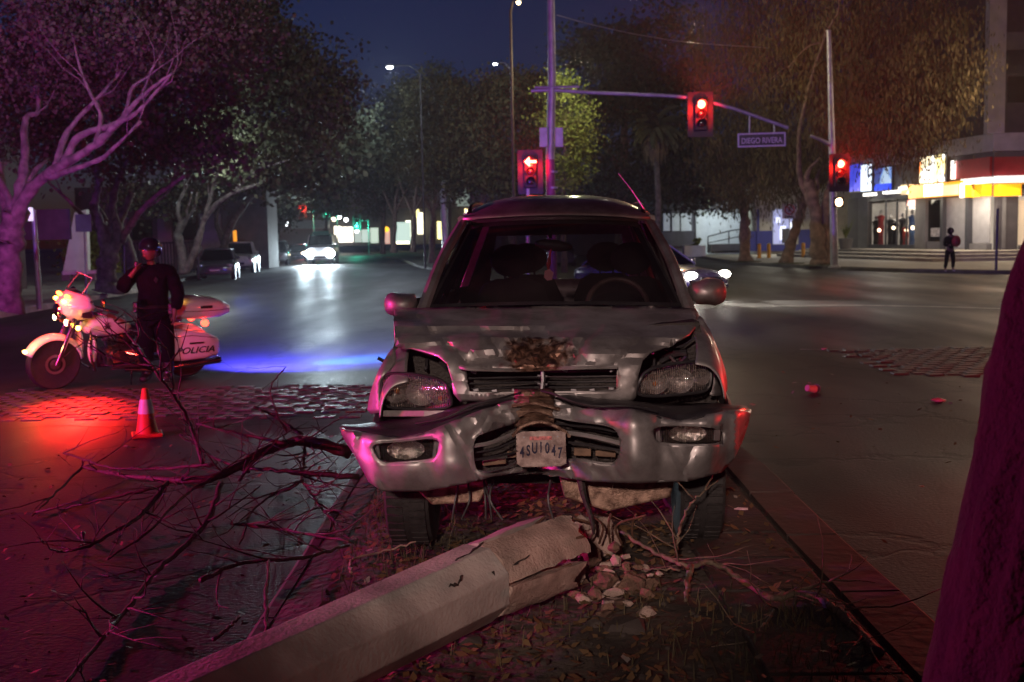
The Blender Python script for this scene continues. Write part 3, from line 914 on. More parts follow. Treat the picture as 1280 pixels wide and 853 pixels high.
# ceramic border of the windscreen
def edge_strip(pts, w, dirv, name='glass_border'):
    mb = MB(); mb.grid([[p + Vector((0, -.004, 0)) for p in pts], [p + dirv * w + Vector((0, -.004, 0)) for p in pts]])
    return mb.build(name, MAT['black'], ws, fix=False)
edge_strip(wr[8], .045, (wr[0][6] - wr[8][6]).normalized())
edge_strip(wr[0], .03, (wr[8][6] - wr[0][6]).normalized())
edge_strip([r_[0] for r_ in wr], .05, Vector((1, -.12, 0)))
edge_strip([r_[12] for r_ in wr], .05, Vector((-1, -.12, 0)))
# roof header trim
MB().tube(catmull([p + Vector((0, -.0, .012)) for p in wr[8]], 3), .016, 6).build('windshield_gasket', MAT['black'], car, smooth=True)
# antenna on the right pillar
MB().tube([W(806, 262, 7.12), W(790, 238, 7.18), W(773, 217, 7.22)], [.006, .003, .002], 5).build('antenna', MAT['steel'], car)
# rear body with window opening
Yr = 9.14
x0 = xc(Yr)
def rearfn(u, z): return Vector((x0 + u, Yr + .05 * (1 - (u / .8) ** 2) - (.10 * max(0, (z - 1.3) / .55) ** 1.5), z))
rear = panel([(-.79, .55), (.79, .55), (.80, 1.36), (.70, 1.70), (.60, 1.90), (-.60, 1.90), (-.70, 1.70), (-.80, 1.36)],
             [[(-.56, 1.40), (.56, 1.40), (.50, 1.76), (-.50, 1.76)]], rearfn, .09)
rear.build('tailgate', MAT['paint'], car, smooth=True, mods=[solid(.03, 0)])
MB().add([rearfn(-.56, 1.40), rearfn(.56, 1.40), rearfn(.50, 1.76), rearfn(-.50, 1.76)], [(0, 1, 2, 3)]).build('rear_window', MAT['clear_glass'], car, fix=False)
MB().box((x0, Yr + .1, .62), (1.62, .16, .22)).build('rear_bumper', MAT['dark_trim'], car, mods=[bevel(.04)])
MB().lathe([(.30, -.1), (.33, -.07), (.33, .07), (.28, .1)], (x0 + .05, Yr + .19, 1.05), 'Y', 28).build('spare_wheel_cover', MAT['black'], car, smooth=True)
for s in (-1, 1):
    MB().box((x0 + s * .74, Yr + .06, 1.12), (.12, .06, .34)).build('tail_lamp', MAT['dark_lens'], car, mods=[bevel(.02)])
# floor pan and bulkhead so that nothing shows through beneath
MB().box((xc(7.4), 7.5, .50), (1.5, 3.2, .10), Matrix.Rotation(-.055, 3, 'Z')).build('floor_pan', MAT['grime'], car)
MB().box((xc(6.5), 6.52, .95), (1.46, .05, .75), Matrix.Rotation(-.055, 3, 'Z')).build('bulkhead', MAT['interior'], car)
# ---- interior
MB().loft([[Vector((xc(6.6) + u * .70, Y, z)) for u in (-1, -.5, 0, .5, 1)] + [Vector((xc(6.6) + u * .70, Y, .9)) for u in (1, -1)]
           for Y, z in ((6.55, 1.30), (6.75, 1.335), (6.95, 1.30), (7.0, 1.18))]).build('dashboard', MAT['interior'], car, smooth=True)
def seat(cx, Y, w):
    s_ = MB()
    for i in range(1):
        rings = []
        for z, hw, d0, yo in ((.75, w * .5, .10, 0), (1.0, w * .52, .12, .04), (1.3, w * .50, .10, .10), (1.42, w * .40, .08, .13), (1.46, w * .22, .05, .14)):
            rings.append([Vector((cx + hw * math.cos(a), Y + yo + d0 * .5 * math.sin(a), z)) for a in np.linspace(0, 2 * np.pi, 13)[:-1]])
        s_.loft(rings)
    st = s_.build('seat', MAT['interior'], car, smooth=True)
    h = MB(); h.ball((cx, Y + .16, 1.585), (.15, .06, .115), 14, 8)
    h.tube([(cx - .05, Y + .15, 1.44), (cx - .05, Y + .16, 1.55)], .008, 5).tube([(cx + .05, Y + .15, 1.44), (cx + .05, Y + .16, 1.55)], .008, 5)
    h.build('headrest', MAT['interior'], st, smooth=True)
seat(W(640, 330, 7.75).x, 7.72, .52); seat(W(792, 330, 7.75).x, 7.72, .52)
seat(W(660, 330, 8.5).x, 8.50, .50); seat(W(760, 330, 8.5).x, 8.50, .5)
# steering wheel and column cover
ctr = W(772, 383, 6.98); rot = Matrix.Rotation(R(-28), 3, 'X')
MAT['wheel_rim'] = M('worn_steering_leather', (0.15, 0.11, 0.095), 0.5, 0, 0.3, 12)
sw = MB()
ringp = [ctr + rot @ Vector((.185 * math.cos(a), 0, .185 * math.sin(a))) for a in np.linspace(0, 2 * np.pi, 33)]
sw.tube(ringp, .016, 8, cap=False)
for a in (R(0), R(180), R(250), R(290)):
    sw.tube([ctr, ctr + rot @ Vector((.18 * math.cos(a), 0, .18 * math.sin(a)))], .014, 6)
sw.ball(ctr, (.07, .03, .06), 12, 8)
sw.build('steering_wheel', MAT['wheel_rim'], car, smooth=True)
MB().tube([ctr, ctr + Vector((0, -.35, -.12))], .05, 8).build('steering_column', MAT['interior'], car)
cv = MB(); cv.ball(W(770, 381, 6.80), (.17, .12, .075), 16, 8); cv.build('instrument_hood', MAT['dark_trim'], car, smooth=True)
# rear-view mirror with hanging ornament
mr_ = MB(); mr_.ball(W(692, 307, 7.0), (.12, .022, .036), 16, 8, Matrix.Rotation(R(8), 3, 'Y'))
mir = mr_.build('rearview_mirror', MAT['dark_trim'], car, smooth=True)
MB().tube([W(688, 298, 7.03), W(688, 284, 7.06)], .012, 6).build('mirror_stem', MAT['black'], mir)
MAT['red_cloth'] = M('red_ribbon', (0.55, 0.03, 0.05), 0.6, 0, 0.2, 20)
MAT['pink_card'] = M('pink_air_freshener', (0.85, 0.35, 0.42), 0.5, 0, 0.1, 20)
rb_ = MB(); rb_.tube([W(689, 312, 6.96), W(687, 322, 6.96), W(686, 330, 6.96)], [.003, .008, .016], 6).tube([W(686, 330, 6.96), W(685, 338, 6.96)], [.015, .004], 6)
rb_.build('ribbon', MAT['red_cloth'], mir)
MB().prism([W(681, 339, 6.955), W(687, 336, 6.955), W(692, 341, 6.955), W(690, 350, 6.955), W(684, 351, 6.955), W(680, 347, 6.955)], (0, .008, 0)).build('air_freshener', MAT['pink_card'], mir)

# ---- mirrors
def mirror(cx, cy, Y, hx, hz, s, bx, by):
    mb = MB(); c = W(cx, cy, Y)
    rows = []
    for i in range(9):
        t = i / 8.0; yy = -.075 + .15 * t
        k = math.sqrt(max(0.0, 1 - (1 - t) ** 2.4)) if t < 1 else 1
        ring = []
        for a in np.linspace(0, 2 * np.pi, 21)[:-1]:
            ca, sa = math.cos(a), math.sin(a)
            ex = math.copysign(abs(ca) ** .75, ca) * hx * k; ez = math.copysign(abs(sa) ** .75, sa) * hz * k
            if ca * s < 0: ez *= .86
            ring.append(c + Vector((ex, yy + .02 * s * ex / hx, ez)))
        rows.append(ring)
    mb.loft(rows)
    o = mb.build('side_mirror', MAT['paint'], car, smooth=True)
    MB().add([c + Vector((hx * .85 * a, .077 + .02 * s * a, hz * .8 * b)) for a, b in ((-1, -1), (1, -1), (1, 1), (-1, 1))], [(0, 1, 2, 3)]).build('mirror_glass', MAT['chrome'], o, fix=False)
    MB().loft([[c + Vector((-s * hx * .6, .02 + dy, dz)) for dy, dz in ((-.03, -.05), (.05, -.05), (.05, .03), (-.03, .03))],
               [W(bx, by, 6.55) + Vector((0, dy, dz)) for dy, dz in ((-.05, -.06), (.08, -.06), (.08, .06), (-.05, .06))]]).build('mirror_arm', MAT['black'], o)
mirror(500, 381, 6.42, .098, .072, -1, 530, 384)
mirror(886, 366, 6.50, .115, .083, 1, 862, 372)

# ---- headlights
def lamp_glass():
    mt, nt, b, out = _newmat('headlight_lens')
    nt.nodes.remove(b)
    tr = nt.nodes.new('ShaderNodeBsdfTransparent'); tr.inputs[0].default_value = (.92, .90, .88, 1)
    gl = nt.nodes.new('ShaderNodeBsdfGlossy'); gl.inputs['Roughness'].default_value = .06
    lw = nt.nodes.new('ShaderNodeFresnel'); lw.inputs['IOR'].default_value = 1.6
    tc = nt.nodes.new('ShaderNodeTexCoord'); wv = nt.nodes.new('ShaderNodeTexWave'); wv.inputs['Scale'].default_value = 28
    wv.inputs['Distortion'].default_value = .6
    nt.links.new(tc.outputs['Object'], wv.inputs['Vector'])
    bp = nt.nodes.new('ShaderNodeBump'); bp.inputs['Strength'].default_value = .6; bp.inputs['Distance'].default_value = .01
    nt.links.new(wv.outputs['Fac'], bp.inputs['Height']); nt.links.new(bp.outputs['Normal'], gl.inputs['Normal']); nt.links.new(bp.outputs['Normal'], lw.inputs['Normal'])
    mx = nt.nodes.new('ShaderNodeMixShader')
    nt.links.new(lw.outputs[0], mx.inputs[0]); nt.links.new(tr.outputs[0], mx.inputs[1]); nt.links.new(gl.outputs[0], mx.inputs[2])
    nt.links.new(mx.outputs[0], out.inputs['Surface'])
    return mt
MAT['lens'] = lamp_glass()
MAT['reflector'] = M('lamp_reflector', (0.75, 0.70, 0.67), 0.26, 0.9, 0.15, 30, bump=.5, bscale=60)
MAT['amber'] = M('amber_lens', (0.5, 0.16, 0.03), 0.2, 0, 0.2, 20, coat=.8)
def headlight(out, bowls, Y0, Y1, tilt):
    xs = [p[0] for p in out]; xa, xb = min(xs), max(xs)
    ym = sum(p[1] for p in out) / len(out)
    def f(x, y, dy=0.0):
        t = (x - xa) / (xb - xa)
        base = Y0 + (Y1 - Y0) * t
        return W(x, y, base + dy - .03 * (1 - (2 * t - 1) ** 2) + .0012 * abs(y - ym))
    o2 = smooth_poly(out, 2)
    h = panel(o2, [], lambda x, y: f(x, y, .075), 9).build('headlight', MAT['grime'], car)
    panel(o2, [], lambda x, y: f(x, y), 4).build('lens', MAT['lens'], h, smooth='full', fix=False)
    rim = [f(x, y, .002) for x, y in o2]
    MB().tube(rim + [rim[0]], .008, 6, cap=False).build('lens_rim', MAT['black'], h, smooth=True)
    for (cx, cy, r_, kind) in bowls:
        c = f(cx, cy, .062)
        k = r_ * Y0 / FPX
        rows = []
        for i in range(7):
            t = i / 6.0
            rows.append([c + Vector((k * 1.15 * t * math.cos(a), -.045 * t * t, k * t * math.sin(a))) for a in np.linspace(0, 2 * np.pi, 25)[:-1]])
        b_ = MB(); b_.loft(rows, cap=False); b_.build('reflector', MAT['reflector'], h, smooth=True)
        MB().ball(c + Vector((0, -.03, 0)), .011 if kind == 'w' else .013, 10, 6).build('bulb', MAT['amber'] if kind == 'a' else MAT['chrome'], h, smooth=True)
    # reflector tray between the bowls
    panel([(x + (0.5 * (xa + xb) - x) * .06, y + (ym - y) * .1) for x, y in out], [], lambda x, y: f(x, y, .058 + .012 * math.sin(x * .9)), 3).build('reflector_tray', MAT['reflector'], h, smooth=True)
    return h
headlight([(476, 478), (480, 470), (492, 466), (530, 469), (556, 476), (561, 489), (567, 509), (540, 512), (490, 511), (479, 505)],
          [(497, 488, 15, 'a'), (528, 489, 17, 'w'), (551, 497, 9, 'a')], 5.60, 5.42, 0)
headlight([(794, 494), (799, 476), (808, 463), (832, 456), (870, 451), (884, 454), (889, 466), (888, 482), (880, 491), (850, 493), (820, 496)],
          [(818, 479, 13, 'a'), (848, 475, 16, 'w'), (874, 470, 11, 'w')], 5.42, 5.62, 0)
# body coloured strip beneath the left lamp, fender corner
MB().grid([[W(x, 513, Y) for x, Y in ((478, 5.55), (500, 5.50), (530, 5.44), (560, 5.41), (569, 5.41))], [W(x, 521, Y) for x, Y in ((477, 5.55), (500, 5.49), (530, 5.43), (560, 5.40), (570, 5.40))]]).build('lamp_apron', MAT['paint'], car, mods=[solid(.02, -1), bevel(.004)])
# front faces of the fenders wrapping round the lamps
def fend(out, fn): panel(smooth_poly(out, 1), [], fn, 5).build('fender_corner', MAT['paint'], car, smooth='full', mods=[solid(.006, 0)])
fend([(494, 434), (496, 452), (486, 464), (477, 472), (474, 482), (474, 503), (479, 516), (459, 518), (462, 496), (469, 474), (478, 454), (488, 438)],
     lambda x, y: W(x, y, 5.60 + .35 * max(0, (478 - x) / 30.0) ** 1.5 + .004 * max(0, 470 - y)))
fend([(872, 394), (872, 420), (880, 440), (889, 452), (893, 466), (892, 484), (886, 496), (909, 494), (908, 470), (901, 446), (890, 420), (880, 400)],
     lambda x, y: W(x, y, 5.64 + .35 * max(0, (x - 886) / 24.0) ** 1.5 + .0062 * max(0, 470 - y)))

# ---- bumper
def bumpY(x, y):
    b = interp(x, [(425, 5.50), (445, 5.28), (475, 5.17), (520, 5.12), (560, 5.08), (600, 5.12), (640, 5.27), (668, 5.40), (700, 5.29), (745, 5.14), (790, 5.05), (830, 5.11), (880, 5.15), (915, 5.30), (937, 5.52)])
    if x < 668: yl = interp(x, [(425, 537), (500, 549), (560, 531), (600, 515), (645, 500)]); yb = interp(x, [(425, 560), (475, 613), (580, 604), (665, 588)])
    else: yl = interp(x, [(700, 503), (745, 513), (815, 520), (850, 528), (900, 516), (937, 512)]); yb = interp(x, [(700, 598), (860, 600), (915, 572), (937, 520)])
    t = (y - yl) / max(5.0, yb - yl)
    b += .05 * max(0, 1 - t * 5) ** 2 + .13 * max(0, t - .62) ** 1.6 * 2.0
    # raised shoulders between fog lamp and grille
    for c, w in ((566, 17), (802, 17)):
        b -= .022 * math.exp(-((x - c) / w) ** 4) * (1 if t < .75 else max(0, 1 - (t - .75) * 4))
    wgt = math.exp(-((x - 668) / 80.0) ** 2)
    b += wgt * .07 * abs(mnoise.noise(Vector((x / 20.0 - y / 50.0, y / 15.0, 2.2))))
    for (ax_, ay_, bx_, by_, h_) in ((560, 530, 600, 605, .018), (620, 510, 590, 545, .02), (720, 505, 780, 600, .016), (450, 540, 480, 610, .014), (880, 520, 850, 600, .016), (640, 590, 600, 560, .02)):
        dx_, dy_ = bx_ - ax_, by_ - ay_; q = max(0, min(1, ((x - ax_) * dx_ + (y - ay_) * dy_) / (dx_ * dx_ + dy_ * dy_)))
        b += h_ * max(0, 1 - math.hypot(x - ax_ - q * dx_, y - ay_ - q * dy_) / 7.0)
    b += .010 * mnoise.noise(Vector((x / 30.0, y / 22.0, 1.7))) + .07 * math.exp(-((x - 668) / 34) ** 2) * mnoise.noise(Vector((x / 9.0, y / 9.0, 4))) + .022 * math.exp(-((x - 620) / 5) ** 2) + .02 * math.exp(-((x - 716) / 4) ** 2) + .018 * math.exp(-((x - 840 - .5 * (y - 560)) / 5) ** 2)
    return b
bump_out = [(425, 536), (440, 539), (470, 545), (500, 549), (530, 543), (560, 531), (600, 515), (640, 501), (668, 494), (695, 500), (745, 513), (790, 513), (815, 520), (850, 528), (880, 521), (905, 515), (937, 512),
            (934, 528), (926, 552), (915, 574), (900, 590), (862, 600), (800, 603), (740, 601), (700, 596), (672, 592), (650, 590), (620, 594), (580, 604), (530, 613), (478, 613), (463, 602), (447, 572), (434, 552)]
fogL = [(463, 553), (500, 552), (551, 545), (549, 566), (544, 575), (500, 579), (478, 580), (468, 570)]
fogR = [(815, 530), (905, 533), (903, 550), (898, 557), (820, 556), (816, 545)]
grL = [(590, 546), (612, 538), (640, 529), (662, 520), (690, 520), (715, 526), (755, 530), (773, 537), (777, 558), (774, 575), (763, 582), (715, 572), (690, 584), (655, 584), (620, 589), (598, 593), (591, 580)]
mb = panel(bump_out, [smooth_poly(fogL, 2), smooth_poly(fogR, 2), smooth_poly(grL, 2)], lambda x, y: W(x, y, bumpY(x, y)), 4.5)
bumper = mb.build('front_bumper', MAT['bumperpaint'], car, smooth=26, mods=[solid(.009, 1)])
for hole_ in (fogL, fogR, grL):
    P = smooth_poly(hole_, 2); pts = [W(x, y, bumpY(x, y) - .002) for x, y in P]
    MB().tube(pts + [pts[0]], .006, 6, cap=False).build('opening_rim', MAT['bumperpaint'], bumper, smooth=True)
# top ledge of the bumper, darker than the front face
def ledge(front, back, name, mat):
    rows = []
    for t in (0, .35, .7, 1):
        rows.append([Vector(W(a[0], a[1], bumpY(a[0], a[1]) if True else 0)).lerp(W(b[0], b[1], b[2]), t) + Vector((0, 0, .012 * math.sin(t * 3.1))) for a, b in zip(front, back)])
    m_ = MB(); m_.grid([catmull(r_, 4) for r_ in rows]); return m_.build(name, mat, bumper, smooth='full', mods=[solid(.008, 0)])
ledge([(426, 536), (460, 543), (500, 549), (540, 540), (580, 523), (620, 508), (660, 496)], [(430, 534, 5.75), (460, 530, 5.66), (500, 524, 5.60), (540, 516, 5.52), (580, 507, 5.45), (620, 498, 5.44), (660, 490, 5.46)], 'bumper_ledge', MAT['dark_trim'])
ledge([(676, 496), (700, 501), (745, 513), (790, 513), (815, 520), (850, 528), (890, 518), (936, 512)], [(672, 489, 5.46), (700, 489, 5.45), (745, 497, 5.45), (790, 502, 5.47), (815, 505, 5.52), (850, 506, 5.58), (890, 505, 5.68), (926, 509, 5.80)], 'bumper_ledge', MAT['dark_trim'])
# light trim line riding over the bumper right of centre
MB().tube(catmull([W(672, 488, 5.30), W(690, 492, 5.20), (W(715, 502, 5.14)), W(745, 508, 5.10), W(790, 508, 5.10), W(822, 515, 5.14)], 6), [.005, .011, .011, .012, .011, .006], 7).build('bumper_moulding', MAT['dark_trim'], bumper, smooth=True)
MB().tube(catmull([W(655, 490, 5.30), W(630, 497, 5.18), W(590, 508, 5.14), W(555, 523, 5.14), W(520, 530, 5.2)], 6), [.005, .012, .012, .010, .006], 7).build('bumper_moulding', MAT['dark_trim'], bumper, smooth=True)
# grille slats
def slat(pts, r_, mat): MB().tube(catmull([W(x, y, Y) for x, y, Y in pts], 5), r_, 6).build('grille_slat', mat, bumper, smooth=True)
slat([(592, 558, 5.16), (615, 553, 5.19), (645, 541, 5.26)], .010, MAT['paint'])
slat([(594, 566, 5.20), (620, 561, 5.22), (645, 550, 5.28)], .005, MAT['black'])
slat([(594, 575, 5.18), (620, 571, 5.21), (643, 566, 5.26)], .007, MAT['dark_trim'])
slat([(595, 588, 5.16), (610, 590, 5.17), (630, 585, 5.22), (645, 578, 5.26)], .005, MAT['alloy'])
slat([(708, 541, 5.24), (740, 546, 5.17), (775, 554, 5.12)], .011, MAT['paint'])
slat([(712, 532, 5.28), (745, 535, 5.22), (770, 540, 5.2)], .006, MAT['black'])
slat([(710, 553, 5.26), (745, 558, 5.2), (775, 563, 5.17)], .006, MAT['black'])
slat([(716, 574, 5.24), (745, 579, 5.17), (765, 580, 5.13), (774, 573, 5.12)], .006, MAT['alloy'])
slat([(600, 540, 5.3), (640, 531, 5.33), (700, 530, 5.34), (765, 542, 5.3)], .005, MAT['black'])
back = panel([(585, 540), (665, 512), (780, 530), (782, 584), (700, 590), (590, 598)], [], lambda x, y: W(x, y, 5.42 + .02 * mnoise.noise(Vector((x / 8, y / 8, 0)))), 7)
back.build('bumper_core', MAT['grime'], bumper, smooth=True)
for x, y, w, h_ in ((728, 565, 22, 10), (757, 567, 26, 8), (618, 578, 30, 6), (640, 568, 12, 8)):
    MB().box(W(x, y, 5.33), (w * 5.33 / FPX, .03, h_ * 5.33 / FPX), Matrix.Rotation(R(random.uniform(-8, 8)), 3, 'Y')).build('core_bracket', M('brown_foam', (0.16, 0.10, 0.065), .8, 0, .3, 20), bumper, mods=[bevel(.006)])
# crushed centre piece with folded metal
cr_rows = []
for i in range(13):
    y = 487 + i * 3.9; row = []
    for j in range(9):
        x = 643 + j * 6.2
        Y = 5.27 + .05 * mnoise.noise(Vector((x / 8.0, y / 4.5, 7))) + .03 * math.cos((y - 487) * .55) + .0007 * (x - 667) ** 2 * .15
        row.append(W(x, y, Y))
    cr_rows.append(row)
MAT['crushed'] = M('crushed_brown_metal', (0.17, 0.09, 0.06), 0.45, 0.4, 0.5, 22, bump=.4, col2=(.4, .27, .2))
MB().grid(cr_rows).build('crushed_centre', MAT['crushed'], bumper, smooth=25, mods=[solid(.006, 0)])
for pts in ([(641, 545, 5.2), (655, 532, 5.17), (678, 528, 5.18), (700, 536, 5.2), (712, 546, 5.22)], [(648, 520, 5.26), (668, 513, 5.24), (690, 519, 5.26)], [(640, 508, 5.27), (668, 504, 5.25), (700, 512, 5.25)]):
    MB().tube(catmull([W(x, y, Y) for x, y, Y in pts], 5), .009, 6).build('folded_strip', MAT['crushed'], bumper, smooth=True)
# licence plate, bent
MAT['plate'] = M('dirty_plate', (0.24, 0.17, 0.155), 0.6, 0, 0.3, 22, bump=.3, detail=9, col2=(.42, .33, .30))
MAT['plate_ink'] = M('plate_ink', (0.03, 0.03, 0.06), 0.5, 0, 0.1, 10)
def plY(x, y): return 5.155 + .012 * math.cos((x - 676) / 12.0) + .0004 * (y - 560) + .006 * math.sin(y / 6.0)
mb = panel([(645, 543), (652, 540), (675, 539), (700, 539), (707, 541), (708, 580), (700, 583), (676, 584), (652, 584), (646, 580)], [], lambda x, y: W(x, y, plY(x, y)), 3)
plate = mb.build('licence_plate', MAT['plate'], bumper, smooth='full', mods=[solid(.003, 0)])
def glyph_text(s, px0, py0, dx, size, mat, parent, shear=0.0):
    for i, ch in enumerate(s):
        if ch == ' ': continue
        cu = bpy.data.curves.new('tmp', 'FONT'); cu.body = ch; cu.size = 1; cu.align_x = 'CENTER'; cu.align_y = 'CENTER'; cu.offset = .025
        o = bpy.data.objects.new('tmp', cu); COL.objects.link(o)
        dg = bpy.context.evaluated_depsgraph_get(); me = bpy.data.meshes.new_from_object(o.evaluated_get(dg))
        bpy.data.objects.remove(o)
        mb = MB(); vs = []
        for v in me.vertices:
            x = px0 + i * dx + v.co.x * size * .72; y = py0[i] - v.co.y * size * 1.25
            vs.append(W(x, y, plY(x, y) - .006))
        mb.add(vs, [tuple(p.vertices) for p in me.polygons]); mb.build('character', mat, parent, fix=False)
glyph_text('4SU1047', 652.5, [566, 564, 561, 560, 561, 564, 567], 7.9, 15, MAT['plate_ink'], plate)
for x, y in ((655, 547), (697, 546)): MB().lathe([(.004, 0), (.004, .004)], W(x, y, plY(x, y) - .006), 'Y', 8).build('plate_screw', MAT['alloy'], plate)
for (x0_, x1_, y0_) in ((662, 690, 549),):   # worn header print and sticker
    MB().add([W(x, y, plY(x, y) - .004) for x, y in ((x0_, y0_ - 3), (x1_, y0_ - 3.5), (x1_, y0_ + 1), (x0_, y0_ + 1.5))], [(0, 1, 2, 3)]).build('plate_sticker', M('faded_red_print', (.45, .12, .12), .6, 0, .6, 60), plate, fix=False)
# fog lamps
def fog(cx, cy, w, h_, Y):
    c = W(cx, cy, Y); k = Y / FPX
    b_ = MB(); b_.box(c + Vector((0, .05, 0)), (w * k, .02, h_ * k)); f = b_.build('fog_lamp', MAT['grime'], bumper)
    rows = [[c + Vector((.5 * w * k * .55 * t * math.cos(a), -.02 * t * t + .035, .5 * h_ * k * .85 * t * math.sin(a))) for a in np.linspace(0, 2 * np.pi, 21)[:-1]] for t in (0, .25, .5, .75, 1)]
    MB().loft(rows, cap=False).build('reflector', MAT['reflector'], f, smooth=True)
    for sx in (-.42, .43):
        MB().box(c + Vector((sx * w * k, .03, 0)), (.03, .03, h_ * k * .8), Matrix.Rotation(.2 * sx, 3, 'Y')).build('lamp_bracket', MAT['alloy'], f, mods=[bevel(.004)])
    MB().add([c + Vector((sx * .5 * w * k, .0, sz * .5 * h_ * k)) for sx, sz in ((-1, -1), (1, -1), (1, 1), (-1, 1))], [(0, 1, 2, 3)]).build('lens', MAT['lens'], f, fix=False)
fog(507, 563, 88, 30, 5.22); fog(860, 543, 88, 26, 5.22)
# parts hanging below the bumper
MB().prism([W(700, 600, 5.50), W(845, 597, 5.50), W(838, 622, 5.5), W(760, 640, 5.5), W(705, 622, 5.5)], (0, .2, 0)).build('splash_guard', MAT['crushed'], car, mods=[bevel(.01)])
MB().prism([W(520, 612, 5.55), W(610, 606, 5.55), W(600, 628, 5.55), W(540, 632, 5.55)], (0, .15, 0)).build('splash_guard', MAT['crushed'], car, mods=[bevel(.01)])
MB().tube(catmull([W(726, 598, 5.35), W(730, 620, 5.33), W(740, 650, 5.30), W(742, 668, 5.3)], 5), [.02, .014, .01, .006], 7).build('hanging_strip', MAT['grime'], car, smooth=True)
for i in range(6):
    x = random.uniform(560, 720)
    MB().tube(catmull([W(x, 600, 5.5), W(x + random.uniform(-8, 8), 625, 5.5), W(x + random.uniform(-14, 14), 650, 5.45)], 4), .006, 5).build('loose_cable', MAT['black'], car)
MB().box((xc(6.0), 6.0, .52), (1.25, .16, .12), Matrix.Rotation(-.055, 3, 'Z')).build('axle_beam', MAT['grime'], car, mods=[bevel(.02)])

# ---- wheels
def wheel_parts(parent, c, rad, w, rz=0.0, spokes=5, hub=MAT['alloy']):
    rot = Matrix.Rotation(rz, 3, 'Z')
    prof = [(rad * .62, -w * .45), (rad * .70, -w * .5), (rad * .93, -w * .48), (rad * .985, -w * .38), (rad, -w * .2), (rad, w * .2), (rad * .985, w * .38), (rad * .93, w * .48), (rad * .70, w * .5), (rad * .62, w * .45)]
    m_ = MB(); m_.lathe(prof, c, 'X', 40, rot)
    # tread blocks
    for k in range(44):
        a = 2 * math.pi * k / 44
        for sx in (-1, 1):
            p = Vector((sx * w * .24, (rad + .002) * math.cos(a + sx * .03), (rad + .002) * math.sin(a + sx * .03)))
            m_.box(Vector(c) + rot @ p, (w * .34, rad * .10, .012), rot @ Matrix.Rotation(a - math.pi / 2, 3, 'X'))
    wh = m_.build('wheel', MAT['rubber'], parent, smooth=True)
    r2 = MB(); r2.lathe([(rad * .60, -w * .42), (rad * .64, -w * .42), (rad * .64, w * .42), (rad * .60, w * .42), (rad * .55, w * .2), (rad * .55, -w * .2)], c, 'X', 32, rot, close=True)
    for k in range(spokes):
        a = 2 * math.pi * k / spokes
        for sx in (-1, 1):
            r2.tube([Vector(c) + rot @ Vector((sx * w * .34, 0, 0)), Vector(c) + rot @ Vector((sx * w * .36, rad * .6 * math.cos(a), rad * .6 * math.sin(a)))], rad * .07, 6)
    r2.lathe([(rad * .16, -w * .38), (rad * .16, w * .38)], c, 'X', 14, rot)
    r2.build('rim', hub, wh, smooth=True)
    return wh
MAT['dirty_rim'] = M('dirty_wheel', (.014, .013, .013), .85, 0, .3, 9, spec=.05)
for Y, s in ((5.98, -1), (5.98, 1), (8.35, -1), (8.35, 1)):
    wheel_parts(car, (xc(Y) + s * .755, Y, MED + .335), .335, .235, -.05, hub=MAT['dirty_rim'])
# ------------------------------------------------------------------ fallen concrete pole
MAT['concrete'] = M('aged_pole_concrete', (0.37, 0.335, 0.31), 0.8, 0, 0.4, 3.2, bump=.3, bscale=60, detail=12)
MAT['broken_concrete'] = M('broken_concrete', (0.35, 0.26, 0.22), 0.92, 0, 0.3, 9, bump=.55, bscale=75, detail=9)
pA = Vector((-3.3, -0.05, 0.30)); pB = G(676, 692, 0.36)
pA = G(366, 853, 0.29) + (G(366, 853, 0.29) - pB) * 2.6; pA.z = 0.26
pole = thing('fallen_pole', 'fallen octagonal concrete pole snapped off in front of the SUV', 'pole', Vector((pB.x, pB.y, 0)))
ax = (pB - pA).normalized(); LEN = (pB - pA).length
side = ax.cross(Vector((0, 0, 1))).normalized(); up = side.cross(ax).normalized()
def prad(s): return .172 - .050 * (LEN - s) / 4.3
def oct_ring(s, r_, n=8, off=0.0, jit=0.0, seed=0):
    out = []
    for k in range(n):
        a = 2 * math.pi * (k + .5) / n + off
        rr_ = r_ * (1 + jit * mnoise.noise(Vector((k * 1.7, s * 9, seed))))
        out.append(pA + ax * s + (side * math.cos(a) + up * math.sin(a)) * rr_)
    return out
Lb = LEN - .46
rings = [oct_ring(s, prad(s), jit=.006) for s in np.linspace(0, Lb, 30)]
mb = MB(); mb.loft(rings); mb.build('shaft', MAT['concrete'], pole, mods=[bevel(.006, 2)])
